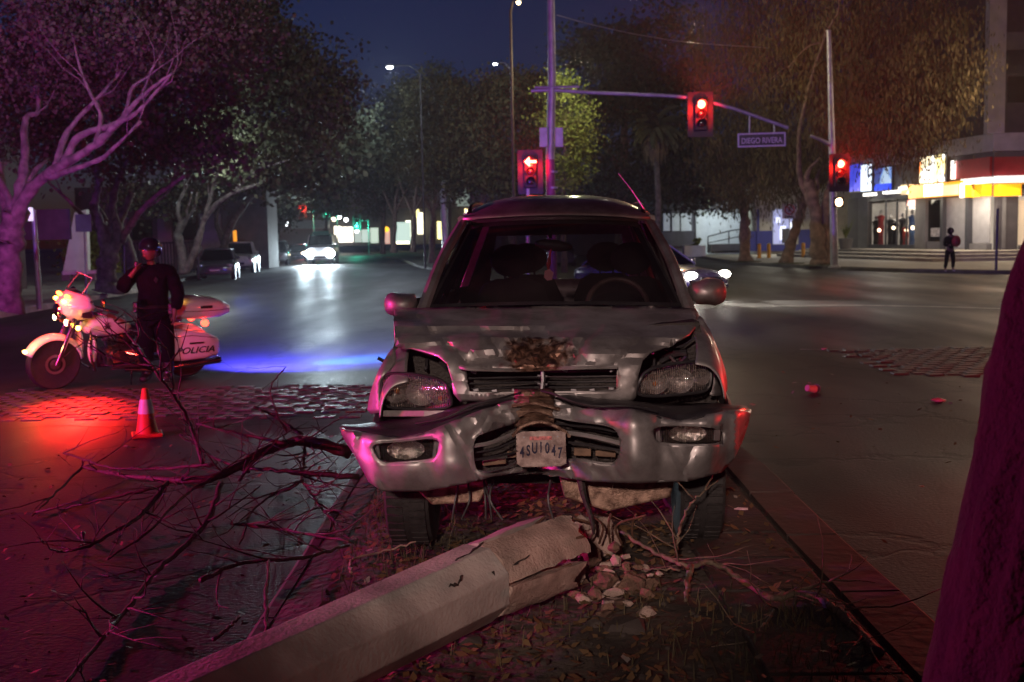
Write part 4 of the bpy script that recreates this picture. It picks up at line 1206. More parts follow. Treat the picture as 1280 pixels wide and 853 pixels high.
def shard(a0, a1, s0, s1, tip, mat, seed, name, lift=Vector((0, 0, 0)), taper=0.0, inner=.25):
    """wedge of the cross-section between two angles, ragged at its end"""
    rings = []; ns = 16; na = 9
    for i in range(ns + 1):
        t = i / ns; s = s0 + (s1 - s0) * t; ring = []
        r_ = prad(s)
        for j in range(na + 1):
            a = a0 + (a1 - a0) * j / na
            # octagonal outline
            q = (a % (math.pi / 4)) - math.pi / 8
            ro = r_ * math.cos(math.pi / 8) / math.cos(q) * 1.003
            edge = min(j, na - j) / na
            shrink = 1 - taper * t * t * (1 - 1.6 * edge)
            ro *= shrink * (1 + .045 * mnoise.noise(Vector((a * 3, s * 8, seed))))
            ds = tip * t ** 4 * mnoise.noise(Vector((j * .45, seed * 3.3, 1)))
            da = .14 * t * mnoise.noise(Vector((s * 14, seed, j))) if j in (0, na) else 0
            ring.append(pA + ax * (s + ds) + (side * math.cos(a + da) + up * math.sin(a + da)) * ro + lift * t)
        for j in range(5):
            a = a1 + (a0 - a1) * (j + .5) / 5
            ro = r_ * inner * (1 + .7 * mnoise.noise(Vector((a * 5, s * 16, seed + 5))))
            ring.append(pA + ax * (s + tip * .5 * t ** 4 * mnoise.noise(Vector((j, seed, 7)))) + (side * math.cos(a) + up * math.sin(a)) * ro + lift * t)
        rings.append(ring)
    mb = MB(); mb.loft(rings)
    return mb.build(name, mat, pole, smooth=28)
# side points to the camera's right/away; up is skyward. Angles: 0 = right, 90 = top, 180 = left
shard(R(88), R(175), Lb, LEN + .02, .12, MAT['concrete'], 2, 'broken_shard', side * -.02 + up * .0, taper=.15)
shard(R(8), R(84), Lb, LEN + .14, .13, MAT['broken_concrete'], 5, 'broken_shard', side * .03 - up * .01, taper=.05)
shard(R(-62), R(3), Lb, LEN + .05, .12, MAT['broken_concrete'], 9, 'broken_shard', side * .02 - up * .04, taper=.10)
shard(R(180), R(296), Lb, LEN - .1, .08, MAT['broken_concrete'], 13, 'broken_shard', up * -.01, taper=.15)
core = [oct_ring(s, .085 * (1 - .6 * t ** 2), 10, jit=.5, seed=3) for t, s in ((t, Lb - .02 + (LEN - .1 - Lb) * t) for t in np.linspace(0, 1, 9))]
mb = MB(); mb.loft(core); mb.build('core', MAT['broken_concrete'], pole)
# crack lines and chips on the upper faces
def on_pole(s, a, h=.002):
    q = (a % (math.pi / 4)) - math.pi / 8
    return pA + ax * s + (side * math.cos(a) + up * math.sin(a)) * (prad(s) * math.cos(math.pi / 8) / math.cos(q) + h)
MAT['crack'] = M('crack_shadow', (0.02, 0.014, 0.012), 0.95, 0, .3, 20)
for s0, a0, n_, ds, da in ((Lb - .22, R(70), 10, .03, .05), (Lb - .35, R(40), 9, .012, .10), (Lb + .05, R(30), 12, .026, .03), (Lb - .10, R(15), 9, .004, .11)):
    pts = []; s, a = s0, a0
    for i in range(n_):
        pts.append(on_pole(s, a, .001)); s += ds * random.uniform(.5, 1.4); a += da * random.uniform(-.6, 1.5)
    MB().tube(pts, [.001] + [random.uniform(.003, .008) for _ in pts[2:]] + [.001], 4).build('crack', MAT['crack'], pole)
MAT['rebar'] = M('rusty_rebar', (0.11, 0.055, 0.035), 0.7, 0.5, 0.4, 20, bump=.4, bscale=80)
for a, r_, e in ((R(100), .12, .18), (R(30), .13, .22), (R(-20), .12, .14), (R(200), .12, .25)):
    q = pA + ax * (LEN - .15) + (side * math.cos(a) + up * math.sin(a)) * r_
    MB().tube(catmull([q, q + ax * e * .5, q + ax * e + up * random.uniform(-.1, .06) + side * random.uniform(-.08, .08)], 4), .006, 6).build('rebar', MAT['rebar'], pole)

# stump and rubble in front of the car
def chunk(c, r_, seed, mb=None):
    """angular lump: hull of scattered points"""
    rnd = random.Random(int(seed * 100) + 3)
    bm = bmesh.new()
    for i in range(22):
        v = Vector((rnd.gauss(0, 1), rnd.gauss(0, 1), rnd.gauss(0, 1))).normalized() * rnd.uniform(.72, 1.12)
        bm.verts.new(Vector((v.x * r_[0], v.y * r_[1], v.z * r_[2])))
    g_ = bmesh.ops.convex_hull(bm, input=bm.verts)
    bmesh.ops.delete(bm, geom=[v for v in bm.verts if not v.link_faces], context='VERTS')
    bm.verts.index_update()
    mb = mb or MB()
    mb.add([Vector(c) + v.co for v in bm.verts], [tuple(v.index for v in f.verts) for f in bm.faces]); bm.free()
    return mb
st = thing('pole_stump', 'broken stump of the concrete pole with lumps and bent rebar under the bumper', 'stump', G(745, 705, MED))
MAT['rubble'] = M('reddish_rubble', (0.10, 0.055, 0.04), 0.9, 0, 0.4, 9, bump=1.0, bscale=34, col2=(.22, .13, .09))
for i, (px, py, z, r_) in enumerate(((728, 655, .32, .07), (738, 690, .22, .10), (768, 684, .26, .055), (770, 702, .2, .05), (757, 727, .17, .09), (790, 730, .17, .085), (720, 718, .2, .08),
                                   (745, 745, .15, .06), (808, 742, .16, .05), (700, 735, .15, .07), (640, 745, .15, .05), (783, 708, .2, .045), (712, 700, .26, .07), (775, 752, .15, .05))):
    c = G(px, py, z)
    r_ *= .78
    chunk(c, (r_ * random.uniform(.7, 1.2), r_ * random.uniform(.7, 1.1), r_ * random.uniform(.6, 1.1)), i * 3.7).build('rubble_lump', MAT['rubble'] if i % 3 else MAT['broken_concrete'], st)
chunk(G(735, 690, .2) + Vector((0, .25, 0)), (.22, .18, .14), 77).build('stump_core', MAT['broken_concrete'], st)
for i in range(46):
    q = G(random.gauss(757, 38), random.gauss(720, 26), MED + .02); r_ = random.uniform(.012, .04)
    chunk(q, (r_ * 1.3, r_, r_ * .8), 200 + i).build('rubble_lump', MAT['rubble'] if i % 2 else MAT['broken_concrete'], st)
for k in range(5):
    q = G(735 + k * 14, 680, .25)
    MB().tube(catmull([q, q + Vector((random.uniform(-.05, .05), -.03, .1)), q + Vector((random.uniform(-.14, .14), random.uniform(-.1, .02), .16))], 4), .006, 6).build('rebar', MAT['rebar'], st)
for i, (px, py, s_, lab) in enumerate(((783, 783, .07, 'pale squared concrete lump on dark soil near the bottom edge'), (745, 779, .035, 'small flat concrete chip left of the pale squared lump'),
                                        (587, 800, .05, 'rounded concrete chip beside the fallen pole'), (1005, 755, .04, 'small stone beside the bare branch on the right'))):
    o = chunk((0, 0, 0), (s_ * 1.3, s_, s_ * .6), 30 + i).build('concrete_chunk', MAT['flag']); o.location = G(px, py, MED + s_ * .4); props(o, lab, 'rubble')

# ------------------------------------------------------------------ branches
def branch_thing(name, label, mains, mat, seed, twig=1.0, minz=0.01, origin=(0, 0)):
    rnd = random.Random(seed)
    root = thing(name, label, 'branch', Vector((origin[0], origin[1], 0)))
    def twigs(pts, r0, depth):
        for k in range(len(pts) - 1):
            if rnd.random() > (.30 if depth == 0 else .16) * twig: continue
            p = pts[k]; t = (pts[k + 1] - p).normalized()
            d_ = (t + Vector((rnd.uniform(-1, 1), rnd.uniform(-1, 1), rnd.uniform(-.35, .75))) * 1.0).normalized()
            L = rnd.uniform(.18, .6) * (1 if depth == 0 else .6)
            q = [p]
            for i in range(5):
                d_ = (d_ + Vector((rnd.uniform(-.3, .3), rnd.uniform(-.3, .3), rnd.uniform(-.2, .2)))).normalized()
                nq = q[-1] + d_ * L / 5; nq.z = max(minz + .01, nq.z); q.append(nq)
            rr_ = min(r0, .012) * rnd.uniform(.4, .75)
            tw = MB().tube(q, [rr_ * (1 - .75 * i / 5) for i in range(6)], 5)
            yield tw, q, rr_
    for (pts, r0, r1) in mains:
        P = catmull([G(x, y, z) for x, y, z in pts], 7)
        if name == 'fallen_branch' and seed == 5: r0, r1 = r0 * 1.3, r1 * 1.3
        k = len(P)
        P = [p + Vector((rnd.uniform(-1, 1), rnd.uniform(-1, 1), rnd.uniform(-1, 1))) * .006 for p in P]
        for p in P: p.z = max(p.z, minz + .008)
        m_ = MB().tube(P, [(r0 + (r1 - r0) * i / (k - 1)) * (1 + .12 * rnd.uniform(-1, 1)) for i in range(k)], 7)
        lim = m_.build('limb', mat, root, smooth='full')
        for tw, q, rr_ in twigs(P, r0, 0):
            o = tw.build('twig', mat, lim, smooth='full')
            sub = MB(); any_ = False
            for tw2, q2, r2 in twigs(q, rr_, 1): sub.v, sub.f, any_ = (sub.add(tw2.v, tw2.f).v, sub.f, True)
            if any_: props(sub.build('twig', mat, lim, smooth='full'), kind='stuff')
    return root
z1 = .18
A_ = [((102, 585, .10), (150, 593, .16), (208, 600, .2), (271, 595, .25), (339, 561, .34), (382, 551, .38), (436, 566, .3)), .009, .034]
branch_thing('fallen_branch', 'bare dark tree branch sprawled over the asphalt left of the SUV', [
    A_, [((208, 604, .2), (180, 640, .12), (160, 655, .1), (111, 682, .06), (70, 690, .03)), .014, .006],
    [((276, 605, .24), (261, 648, .14), (232, 682, .08), (194, 716, .04), (160, 760, .03), (121, 806, .03), (80, 858, .03)), .014, .007],
    [((73, 638, .05), (140, 622, .14), (208, 607, .2)), .004, .010],
    [((102, 585, .10), (66, 620, .06), (40, 645, .02)), .009, .004],
    [((80, 566, .2), (140, 585, .2), (208, 585, .22), (271, 580, .28)), .005, .010],
    [((254, 580, .28), (242, 542, .48), (223, 503, .72), (194, 464, .95), (165, 425, 1.10), (141, 398, 1.18)), .012, .004],
    [((317, 508, .62), (350, 525, .5), (378, 544, .4)), .005, .011],
    [((245, 530, .5), (300, 542, .44), (358, 556, .38)), .006, .010],
    [((225, 544, .46), (271, 573, .3), (310, 590, .26)), .005, .009],
    [((358, 459, .86), (339, 484, .72), (346, 517, .56), (360, 540, .42)), .003, .008],
    [((382, 551, .36), (380, 580, .24), (378, 600, .2), (402, 634, .12), (436, 672, .08)), .010, .004],
    [((290, 655, .10), (358, 663, .1), (436, 677, .16)), .008, .006],
    [((436, 682, .16), (378, 697, .15), (300, 704, .14), (252, 726, .14)), .006, .010],
    [((310, 585, .28), (368, 590, .26), (450, 597, .22)), .009, .016],
    [((378, 600, .2), (320, 634, .12), (300, 680, .08)), .008, .004],
    [((134, 700, .02), (185, 665, .12), (230, 620, .2), (262, 600, .24)), .005, .009],
    [((300, 600, .24), (318, 570, .34), (330, 540, .44)), .008, .003],
], MAT['twig'], 5, twig=1.6, origin=(-2.2, 8.0))
branch_thing('loose_stick', 'thin straight stick lying by the left kerb between the bare branch and the pole', [[((334, 789, MED), (333, 745, MED + .02), (336, 701, MED + .04)), .010, .007]], MAT['twig'], 3, twig=.1, minz=.1, origin=tuple(G(334, 745, MED).xy))
branch_thing('loose_stick', 'short stick on the asphalt at the lower left, below the sprawling branch', [[((268, 800, .015), (285, 785, .03), (300, 770, .02)), .010, .006]], MAT['twig'], 4, twig=.1, origin=tuple(G(285, 785, 0).xy))
branch_thing('loose_stick', 'pale curved stick between the left front tyre and the fallen pole', [[((440, 715, MED + .06), (437, 705, MED + .05), (445, 697, MED + .05), (475, 690, MED + .06), (520, 678, MED + .1)), .007, .005]], M('pale_stick', (.28, .2, .15), .6, 0, .3, 12), 4, twig=0, minz=.1, origin=tuple(G(480, 690, MED).xy))
MAT['live_twig'] = M('greenish_branch_bark', (0.15, 0.115, 0.08), 0.7, 0, 0.4, 18, bump=.5, bscale=60)
zz = MED
branch_thing('fallen_branch', 'knobbly brown branch lying from under the SUV toward the right kerb', [
    [((777, 664, zz + .18), (802, 681, zz + .14), (831, 697, zz + .10), (862, 708, zz + .08), (890, 703, zz + .07), (927, 725, zz + .05), (965, 747, zz + .04), (1000, 742, zz + .04), (1030, 753, zz + .03), (1062, 778, zz + .02), (1098, 818, zz + .02)), .008, .020],
    [((862, 708, zz + .08), (860, 730, zz + .04), (857, 753, zz + .02)), .018, .008],
    [((845, 690, zz + .10), (849, 665, zz + .18), (858, 640, zz + .3), (871, 622, zz + .38), (896, 600, zz + .44)), .009, .003],
    [((965, 747, zz + .04), (1009, 734, zz + .05), (1052, 722, zz + .05)), .010, .004],
    [((971, 760, zz + .02), (955, 782, zz + .02), (940, 800, zz + .01)), .007, .003],
    [((800, 711, zz + .04), (825, 712, zz + .05), (850, 712, zz + .06)), .003, .006],
], MAT['live_twig'], 8, twig=.5, minz=.12, origin=tuple(G(900, 720, MED).xy))

# ------------------------------------------------------------------ near tree trunk at the right edge
ntr = thing('street_tree', 'thick rough tree trunk close by at the right edge, lit magenta', 'tree', Vector((1.34, 2.85, MED)))
rings = []
for i in range(70):
    t = i / 69.0; z = MED - .03 + t * 4.2
    r_ = .35 - .03 * t + .02 * math.exp(-t * 16)
    q0, q1 = W(1150, 853, 2.6), W(1279, 322, 2.6); cx = q0.x + (q1.x - q0.x) * (z - q0.z) / (q1.z - q0.z) + .50; cy = 2.85
    ring = []
    for j in range(72):
        a = 2 * math.pi * j / 72
        k = mnoise.fractal(Vector((math.cos(a) * 4.5, math.sin(a) * 4.5, z * 1.3)), 1, 2, 5) * .05 + abs(mnoise.noise(Vector((math.cos(a) * 9, math.sin(a) * 9, z * 3)))) * -.022
        ring.append(Vector((cx + math.cos(a) * (r_ + k), cy + math.sin(a) * (r_ + k), z)))
    rings.append(ring)
MAT['near_bark'] = M('furrowed_bark', (0.022, 0.015, 0.014), 0.85, 0, 0.5, 9, bump=1.0, bscale=40, detail=9)
mb = MB(); mb.loft(rings); mb.build('trunk', MAT['near_bark'], ntr, smooth='full')

# ------------------------------------------------------------------ traffic cone
cp = G(184, 545, 0.0)
cone = thing('traffic_cone', 'small orange traffic cone with a white reflective collar beside the motorcycle', 'traffic cone', cp)
MAT['cone'] = M('orange_cone_plastic', (0.75, 0.10, 0.03), 0.5, 0, 0.12, 14)
MAT['collar'] = M('reflective_collar', (0.75, 0.72, 0.72), 0.4, 0, 0.1, 14)
MB().box(cp + Vector((0, 0, .015)), (.27, .27, .03), Matrix.Rotation(.35, 3, 'Z')).build('base', MAT['cone'], cone, mods=[bevel(.01)])
MB().lathe([(.105, .03), (.095, .05), (.028, .43), (.02, .44), (.0, .44)], cp, 'Z', 32).build('cone_body', MAT['cone'], cone, smooth=True)
MB().lathe([(.0705, .21), (.0735, .21), (.0495, .34), (.0465, .34)], cp, 'Z', 32, close=True).build('collar', MAT['collar'], cone, smooth=True)

# ------------------------------------------------------------------ litter on the right hand road
cu = thing('crushed_cup', 'crumpled white paper cup lying on the road right of the SUV', 'cup', G(1014, 486, 0))
MB().lathe([(.035, -.06), (.045, .05), (.043, .05), (.03, -.05)], G(1014, 486, .05), 'X', 16, Matrix.Rotation(.5, 3, 'Z') @ Matrix.Rotation(.2, 3, 'Y')).build('cup_wall', M('white_card', (.7, .72, .75), .4, 0, .1, 9), cu, smooth=True)
MB().lathe([(.047, 0), (.049, .008), (.0, .012)], G(1020, 486, .045), 'X', 16, Matrix.Rotation(.9, 3, 'Z')).build('cup_lid', M('blue_lid', (.25, .4, .6), .3, 0, .1, 9), cu, smooth=True)
for px, py, lab, s_ in ((1173, 500, 'flat white scrap of card on the road near the right cobbles', .09), (1030, 436, 'small white scrap on the road above the paper cup', .05), (927, 637, 'crumpled shiny foil wrapper beside the right front wheel', .05), (1152, 608, 'tiny pale chip on the dark road near the right kerb', .02)):
    o = chunk((0, 0, 0), (s_, s_ * .5, s_ * .25), px * .1).build('litter_scrap', M('litter_white', (.6, .58, .56), .35, 0, .3, 20), smooth=20); o.location = G(px, py, .02 if px != 927 else MED + .02); props(o, lab, 'litter')
o = chunk((0, 0, 0), (.014, .014, .035), 5).build('glass_bottle', M('bottle_glass', (.2, .2, .2), .1, 0, .3, 10, coat=1), smooth='full'); o.location = G(104, 668, .035); props(o, 'small dark bottle glinting on the asphalt amid the bare branches', 'bottle')
# ------------------------------------------------------------------ people
def skin_mesh(name, joints, links, mat, parent, sub=2, root=0, smooth=True, world=True):
    """joints: list of (co, (rx, ry)); links: pairs"""
    o0 = ORG.get(parent.name, Vector((0, 0, 0))) if (parent and world) else Vector((0, 0, 0))
    me = bpy.data.meshes.new(name)
    me.from_pydata([tuple(Vector(j[0]) - o0) for j in joints], [tuple(l) for l in links], [])
    o = bpy.data.objects.new(name, me); COL.objects.link(o)
    if parent: o.parent = parent
    ORG[o.name] = o0
    md = o.modifiers.new('skin', 'SKIN'); md.use_smooth_shade = True; md.branch_smoothing = 0.6
    if not me.skin_vertices: 
        bm = bmesh.new(); bm.from_mesh(me); bm.verts.layers.skin.verify(); bm.to_mesh(me); bm.free()
    for i, j in enumerate(joints):
        r_ = j[1] if isinstance(j[1], tuple) else (j[1], j[1])
        me.skin_vertices[0].data[i].radius = r_
        me.skin_vertices[0].data[i].use_root = (i == root)
    md = o.modifiers.new('sub', 'SUBSURF'); md.levels = sub; md.render_levels = sub
    # bake to a real mesh
    dg = bpy.context.evaluated_depsgraph_get()
    m2 = bpy.data.meshes.new_from_object(o.evaluated_get(dg))
    o.modifiers.clear(); o.data = m2; m2.materials.clear(); m2.materials.append(mat)
    m2.polygons.foreach_set('use_smooth', [True] * len(m2.polygons))
    return o
MAT['skin'] = M('skin', (0.12, 0.065, 0.045), 0.55, 0, .1, 20)
MAT['navy'] = M('navy_uniform_cloth', (0.004, 0.004, 0.007), 0.95, 0, .3, 14, spec=.08, bump=.6, bscale=30)
MAT['navy_trouser'] = M('dark_trousers', (0.004, 0.004, 0.007), 0.95, 0, .3, 14, spec=.08, bump=.5, bscale=30)
MAT['leather'] = M('black_leather', (0.012, 0.011, 0.012), 0.32, 0, .3, 16, bump=.3)
MAT['helmet'] = M('glossy_black_helmet', (0.012, 0.012, 0.018), 0.1, 0, .1, 5, coat=1.0)
MAT['helmet_white'] = M('white_helmet_band', (0.65, 0.65, 0.7), 0.2, 0, .1, 5, coat=1.0)
OFB = G(197, 478, 0)
off = thing('person', 'police officer in dark uniform and helmet beside the motorcycle, hand raised to the mouth', 'person', OFB)
def P(x, y, z): return OFB + Vector((x, y, z))
# body facing the camera (-Y), weight even; picture-left arm raised to the face
J = [(P(0, 0, .98), (.13, .10)), (P(.0, .01, 1.18), (.13, .10)), (P(0, .01, 1.38), (.15, .11)), (P(-.01, .0, 1.47), (.07, .065)), (P(-.01, -.01, 1.56), (.055, .055)),
     (P(-.10, 0, .92), (.085, .09)), (P(-.13, .01, .52), (.058, .062)), (P(-.14, .03, .10), (.042, .045)), (P(-.15, -.10, .05), (.038, .03)),
     (P(.10, 0, .92), (.085, .09)), (P(.13, .01, .52), (.058, .062)), (P(.13, .03, .10), (.042, .045)), (P(.15, -.10, .05), (.038, .03)),
     (P(-.19, .01, 1.42), (.06, .06)), (P(-.36, -.10, 1.20), (.046, .046)), (P(-.17, -.20, 1.40), (.034, .036)), (P(-.13, -.20, 1.44), (.034, .022)),
     (P(.19, .01, 1.42), (.06, .06)), (P(.27, .03, 1.13), (.047, .047)), (P(.27, -.05, .88), (.034, .034)), (P(.27, -.07, .82), (.022, .034))]
Lk = [(0, 1), (1, 2), (2, 3), (3, 4), (0, 5), (5, 6), (6, 7), (7, 8), (0, 9), (9, 10), (10, 11), (11, 12), (2, 13), (13, 14), (14, 15), (15, 16), (2, 17), (17, 18), (18, 19), (19, 20)]
# fingers, rooted in the palms
def fingers(base, dirv, spread, thumb, J, Lk, root, curl):
    for k in range(4):
        a = base + spread * (k - 1.5) * .019; L = (.062, .072, .068, .052)[k]
        i0 = len(J)
        J.append((a + dirv * .02, (.0095, .0095))); J.append((a + dirv * (.02 + L * .5) + curl * .012, (.0088, .0088))); J.append((a + dirv * (.015 + L * .8) + curl * .035, (.0078, .0078)))
        Lk += [(root, i0), (i0, i0 + 1), (i0 + 1, i0 + 2)]
    i0 = len(J); J.append((base + thumb * .035 - dirv * .02, (.011, .011))); J.append((base + thumb * .05 + dirv * .025, (.009, .009))); Lk += [(root, i0), (i0, i0 + 1)]
fingers(P(-.125, -.205, 1.45), Vector((.5, -.2, .84)), Vector((-.2, -.9, -.1)), Vector((.5, .5, 0)), J, Lk, 16, Vector((.6, .5, 0)))
fingers(P(.27, -.075, .80), Vector((0, -.1, -1)), Vector((0, 1, 0)), Vector((-.6, -.7, 0)), J, Lk, 20, Vector((-1, 0, .1)))
body = skin_mesh('body', J, Lk, MAT['skin'], off, 1)
def head_mesh(c, yaw, mat, parent, scale=1.0):
    """head with brow, nose, lips, chin and ears; faces -Y before the yaw"""
    mb = MB(); n, m_ = 28, 22; vs = []
    rot = Matrix.Rotation(yaw, 3, 'Z')
    def gsn(v, cx, cz, sx, sz): return math.exp(-((v.x - cx) / sx) ** 2 - ((v.z - cz) / sz) ** 2)
    b = MB(); b.ball((0, 0, 0), 1, n, m_)
    for v in b.v:
        p = Vector((v.x * .077, v.y * .097, v.z * .118))
        if p.z < 0: p.x *= 1 - .28 * (-p.z / .118) ** 1.5; p.y *= 1 - .10 * (-p.z / .118)
        if v.y < 0:
            f = -v.y
            p.y -= f * (.026 * gsn(p, 0, -.022, .012, .020) + .010 * gsn(p, 0, -.062, .022, .008) + .012 * gsn(p, 0, -.098, .022, .016) + .007 * gsn(p, 0, .022, .045, .010))
            for sx in (-1, 1): p.y += f * .013 * gsn(p, sx * .030, .003, .014, .010)
        vs.append(Vector(c) + rot @ (p * scale))
    mb.add(vs, b.f)
    for sx in (-1, 1): mb.ball(Vector(c) + rot @ (Vector((sx * .078, .01, -.01)) * scale), Vector((.010, .020, .032)) * scale, 8, 6)
    h = mb.build('head', mat, parent, smooth='full', fix=False)
    e = MB()
    for sx in (-1, 1): e.ball(Vector(c) + rot @ (Vector((sx * .030, -.078, .003)) * scale), .012 * scale, 10, 8)
    e.build('eyes', M('eye', (.5, .5, .5), .2, 0, .9, 300), h, smooth='full')
    MB().ball(Vector(c) + rot @ (Vector((0, -.094, -.058)) * scale), Vector((.023, .008, .007)) * scale, 12, 6).build('lips', M('lips', (.3, .10, .09), .5, 0, .1, 20), h, smooth='full')
    return h
HC = P(-.01, -.02, 1.655)
head = head_mesh(HC, R(-34), MAT['skin'], off)
# helmet
mb = MB(); rows = []
for i in range(12):
    t = math.pi * .5 * i / 11
    rows.append([HC + Vector((.128 * math.sin(t + .001) * math.cos(a), .01 + .152 * math.sin(t + .001) * math.sin(a), .045 + .125 * math.cos(t))) for a in np.linspace(0, 2 * np.pi, 33)[:-1]])
rows.append([HC + Vector((.129 * math.cos(a), .012 + .15 * math.sin(a), .045 - .09 * max(0, math.sin(a) + .35))) for a in np.linspace(0, 2 * np.pi, 33)[:-1]])
mb.loft(rows, cap=False); hel = mb.build('helmet', MAT['helmet'], off, smooth='full', mods=[solid(.012, 0)])
MB().tube([HC + Vector((.131 * math.cos(a), .01 + .155 * math.sin(a), .05)) for a in np.linspace(0, 2 * np.pi, 33)], .007, 6, cap=False).build('helmet_band', MAT['chrome'], hel, smooth=True)
vr = []
for t in (0, .5, 1):
    vr.append([HC + Vector((.133 * math.cos(a) * (1 - .02 * t), .01 + (.158 + .02 * t) * math.sin(a), .062 - .055 * t)) for a in np.linspace(R(200), R(340), 17)])
mb = MB(); mb.grid(vr); mb.build('visor_peak', MAT['helmet'], hel, smooth='full', mods=[solid(.004, 0)])
for sx in (-1, 1): MB().tube([HC + Vector((sx * .11, 0, -.02)), HC + Vector((sx * .08, -.03, -.09)), HC + Vector((0, -.07, -.125))], .006, 5).build('chin_strap', MAT['leather'], hel)
# jacket, trousers, boots
JK = [(P(0, 0, .74), (.24, .18)), (P(0, 0, .95), (.22, .17)), (P(0, .0, 1.2), (.235, .17)), (P(0, .01, 1.37), (.23, .15)), (P(-.01, .0, 1.50), (.11, .10)),
      (P(-.22, .01, 1.40), (.11, .11)), (P(-.375, -.09, 1.18), (.092, .092)), (P(-.20, -.18, 1.38), (.066, .066)),
      (P(.22, .01, 1.40), (.11, .11)), (P(.30, .03, 1.13), (.09, .09)), (P(.285, -.04, .90), (.07, .07))]
def crease(o, amp, sc):
    for v in o.data.vertices:
        c = v.co; n = mnoise.fractal(Vector((c.x * sc, c.y * sc, c.z * sc * 1.8)), 1, 2, 3)
        v.co = c + v.normal * amp * n
jk = skin_mesh('jacket', JK, [(0, 1), (1, 2), (2, 3), (3, 4), (3, 5), (5, 6), (6, 7), (3, 8), (8, 9), (9, 10)], MAT['navy'], off, 2)
TR = [(P(0, .0, .93), (.19, .15)), (P(-.10, 0, .78), (.14, .145)), (P(-.13, .0, .50), (.115, .12)), (P(-.14, .03, .22), (.09, .095)),
      (P(.10, 0, .78), (.14, .145)), (P(.13, .0, .50), (.115, .12)), (P(.13, .03, .22), (.09, .095))]
skin_mesh('trousers', TR, [(0, 1), (1, 2), (2, 3), (0, 4), (4, 5), (5, 6)], MAT['navy_trouser'], off, 2)
crease(jk, .022, 9)
for sx in (-1, 1):
    skin_mesh('boot', [(P(sx * .135, .03, .34), (.085, .09)), (P(sx * .135, .035, .09), (.07, .075)), (P(sx * .14, -.02, .06), (.06, .055)), (P(sx * .15, -.14, .05), (.055, .045))], [(0, 1), (1, 2), (2, 3)], MAT['leather'], off, 2)
MB().tube([P(.205 * math.cos(a), .155 * math.sin(a), .96) for a in np.linspace(0, 2 * np.pi, 25)], .022, 6, cap=False).build('belt', MAT['leather'], jk, smooth=True)
MB().box(P(-.20, -.08, .96), (.06, .07, .13)).build('belt_pouch', MAT['leather'], jk, mods=[bevel(.012)])
MB().box(P(.22, -.02, .90), (.06, .10, .20)).build('holster', MAT['leather'], jk, mods=[bevel(.015)])
MB().prism([P(.06, -.150, 1.30), P(.09, -.147, 1.34), P(.12, -.140, 1.30), P(.09, -.147, 1.25)], (0, -.006, 0)).build('badge', MAT['chrome'], jk)
MB().box(P(-.13, -.215, 1.50), (.035, .03, .07), Matrix.Rotation(.3, 3, 'Y')).build('radio_microphone', MAT['black'], off, mods=[bevel(.006)])

# person on the far right pavement, seen hunched with a red backpack
PB = G(1187, 340, .15)
ps = thing('person', 'hunched pedestrian in dark clothes with a red backpack on the corner pavement', 'person', PB)
def Q(x, y, z): return PB + Vector((x, y, z))
hh = .94
J = [(Q(.0, 0, .86), (.12, .10)), (Q(.03, -.02, 1.08), (.13, .10)), (Q(.0, -.07, 1.30), (.13, .10)), (Q(-.03, -.12, 1.38), (.05, .05)), (Q(-.04, -.16, 1.44), (.05, .05)),
     (Q(-.08, 0, .80), (.08, .085)), (Q(-.13, -.02, .45), (.055, .058)), (Q(-.16, .02, .09), (.04, .04)), (Q(-.20, -.08, .05), (.035, .03)),
     (Q(.08, 0, .80), (.08, .085)), (Q(.12, -.02, .45), (.055, .058)), (Q(.13, .03, .09), (.04, .04)), (Q(.14, -.07, .05), (.035, .03)),
     (Q(-.17, -.06, 1.24), (.055, .055)), (Q(-.22, -.10, .98), (.042, .042)), (Q(-.10, -.24, .98), (.032, .032)), (Q(-.06, -.27, 1.0), (.03, .02)),
     (Q(.18, -.04, 1.22), (.055, .055)), (Q(.22, -.06, .98), (.042, .042)), (Q(.08, -.22, .98), (.032, .032)), (Q(.05, -.26, 1.0), (.03, .02))]
skin_mesh('body', J, Lk[:20], MAT['skin'], ps, 1)
head_mesh(Q(-.05, -.17, 1.50), R(10), MAT['skin'], ps)
mb = MB(); mb.ball(Q(-.045, -.14, 1.50), (.115, .125, .135), 18, 12); mb.build('hood', MAT['navy'], ps, smooth='full')
skin_mesh('jacket', [(Q(0, 0, .80), (.17, .13)), (Q(.02, 0, 1.0), (.18, .14)), (Q(.01, -.05, 1.22), (.19, .14)), (Q(-.03, -.11, 1.38), (.09, .09)), (Q(-.19, -.06, 1.23), (.085, .085)), (Q(-.24, -.10, .98), (.068, .068)), (Q(-.12, -.23, .98), (.05, .05)),
                     (Q(.20, -.04, 1.22), (.085, .085)), (Q(.24, -.06, .98), (.068, .068)), (Q(.11, -.21, .98), (.05, .05))], [(0, 1), (1, 2), (2, 3), (2, 4), (4, 5), (5, 6), (2, 7), (7, 8), (8, 9)], MAT['navy'], ps, 2)
skin_mesh('trousers', [(Q(0, 0, .84), (.13, .11)), (Q(-.09, 0, .72), (.095, .1)), (Q(-.13, -.02, .42), (.075, .08)), (Q(-.16, .02, .14), (.06, .062)), (Q(.09, 0, .72), (.095, .1)), (Q(.12, -.02, .42), (.075, .08)), (Q(.13, .03, .14), (.06, .062))],
          [(0, 1), (1, 2), (2, 3), (0, 4), (4, 5), (5, 6)], MAT['navy_trouser'], ps, 2)
for sx, xx in ((-1, -.16), (1, .13)):
    skin_mesh('shoe', [(Q(xx, .03, .08), (.05, .05)), (Q(xx + sx * .01, -.05, .05), (.045, .04)), (Q(xx + sx * .02, -.13, .04), (.04, .03))], [(0, 1), (1, 2)], M('pale_shoe', (.3, .28, .26), .6, 0, .1, 10), ps, 1)
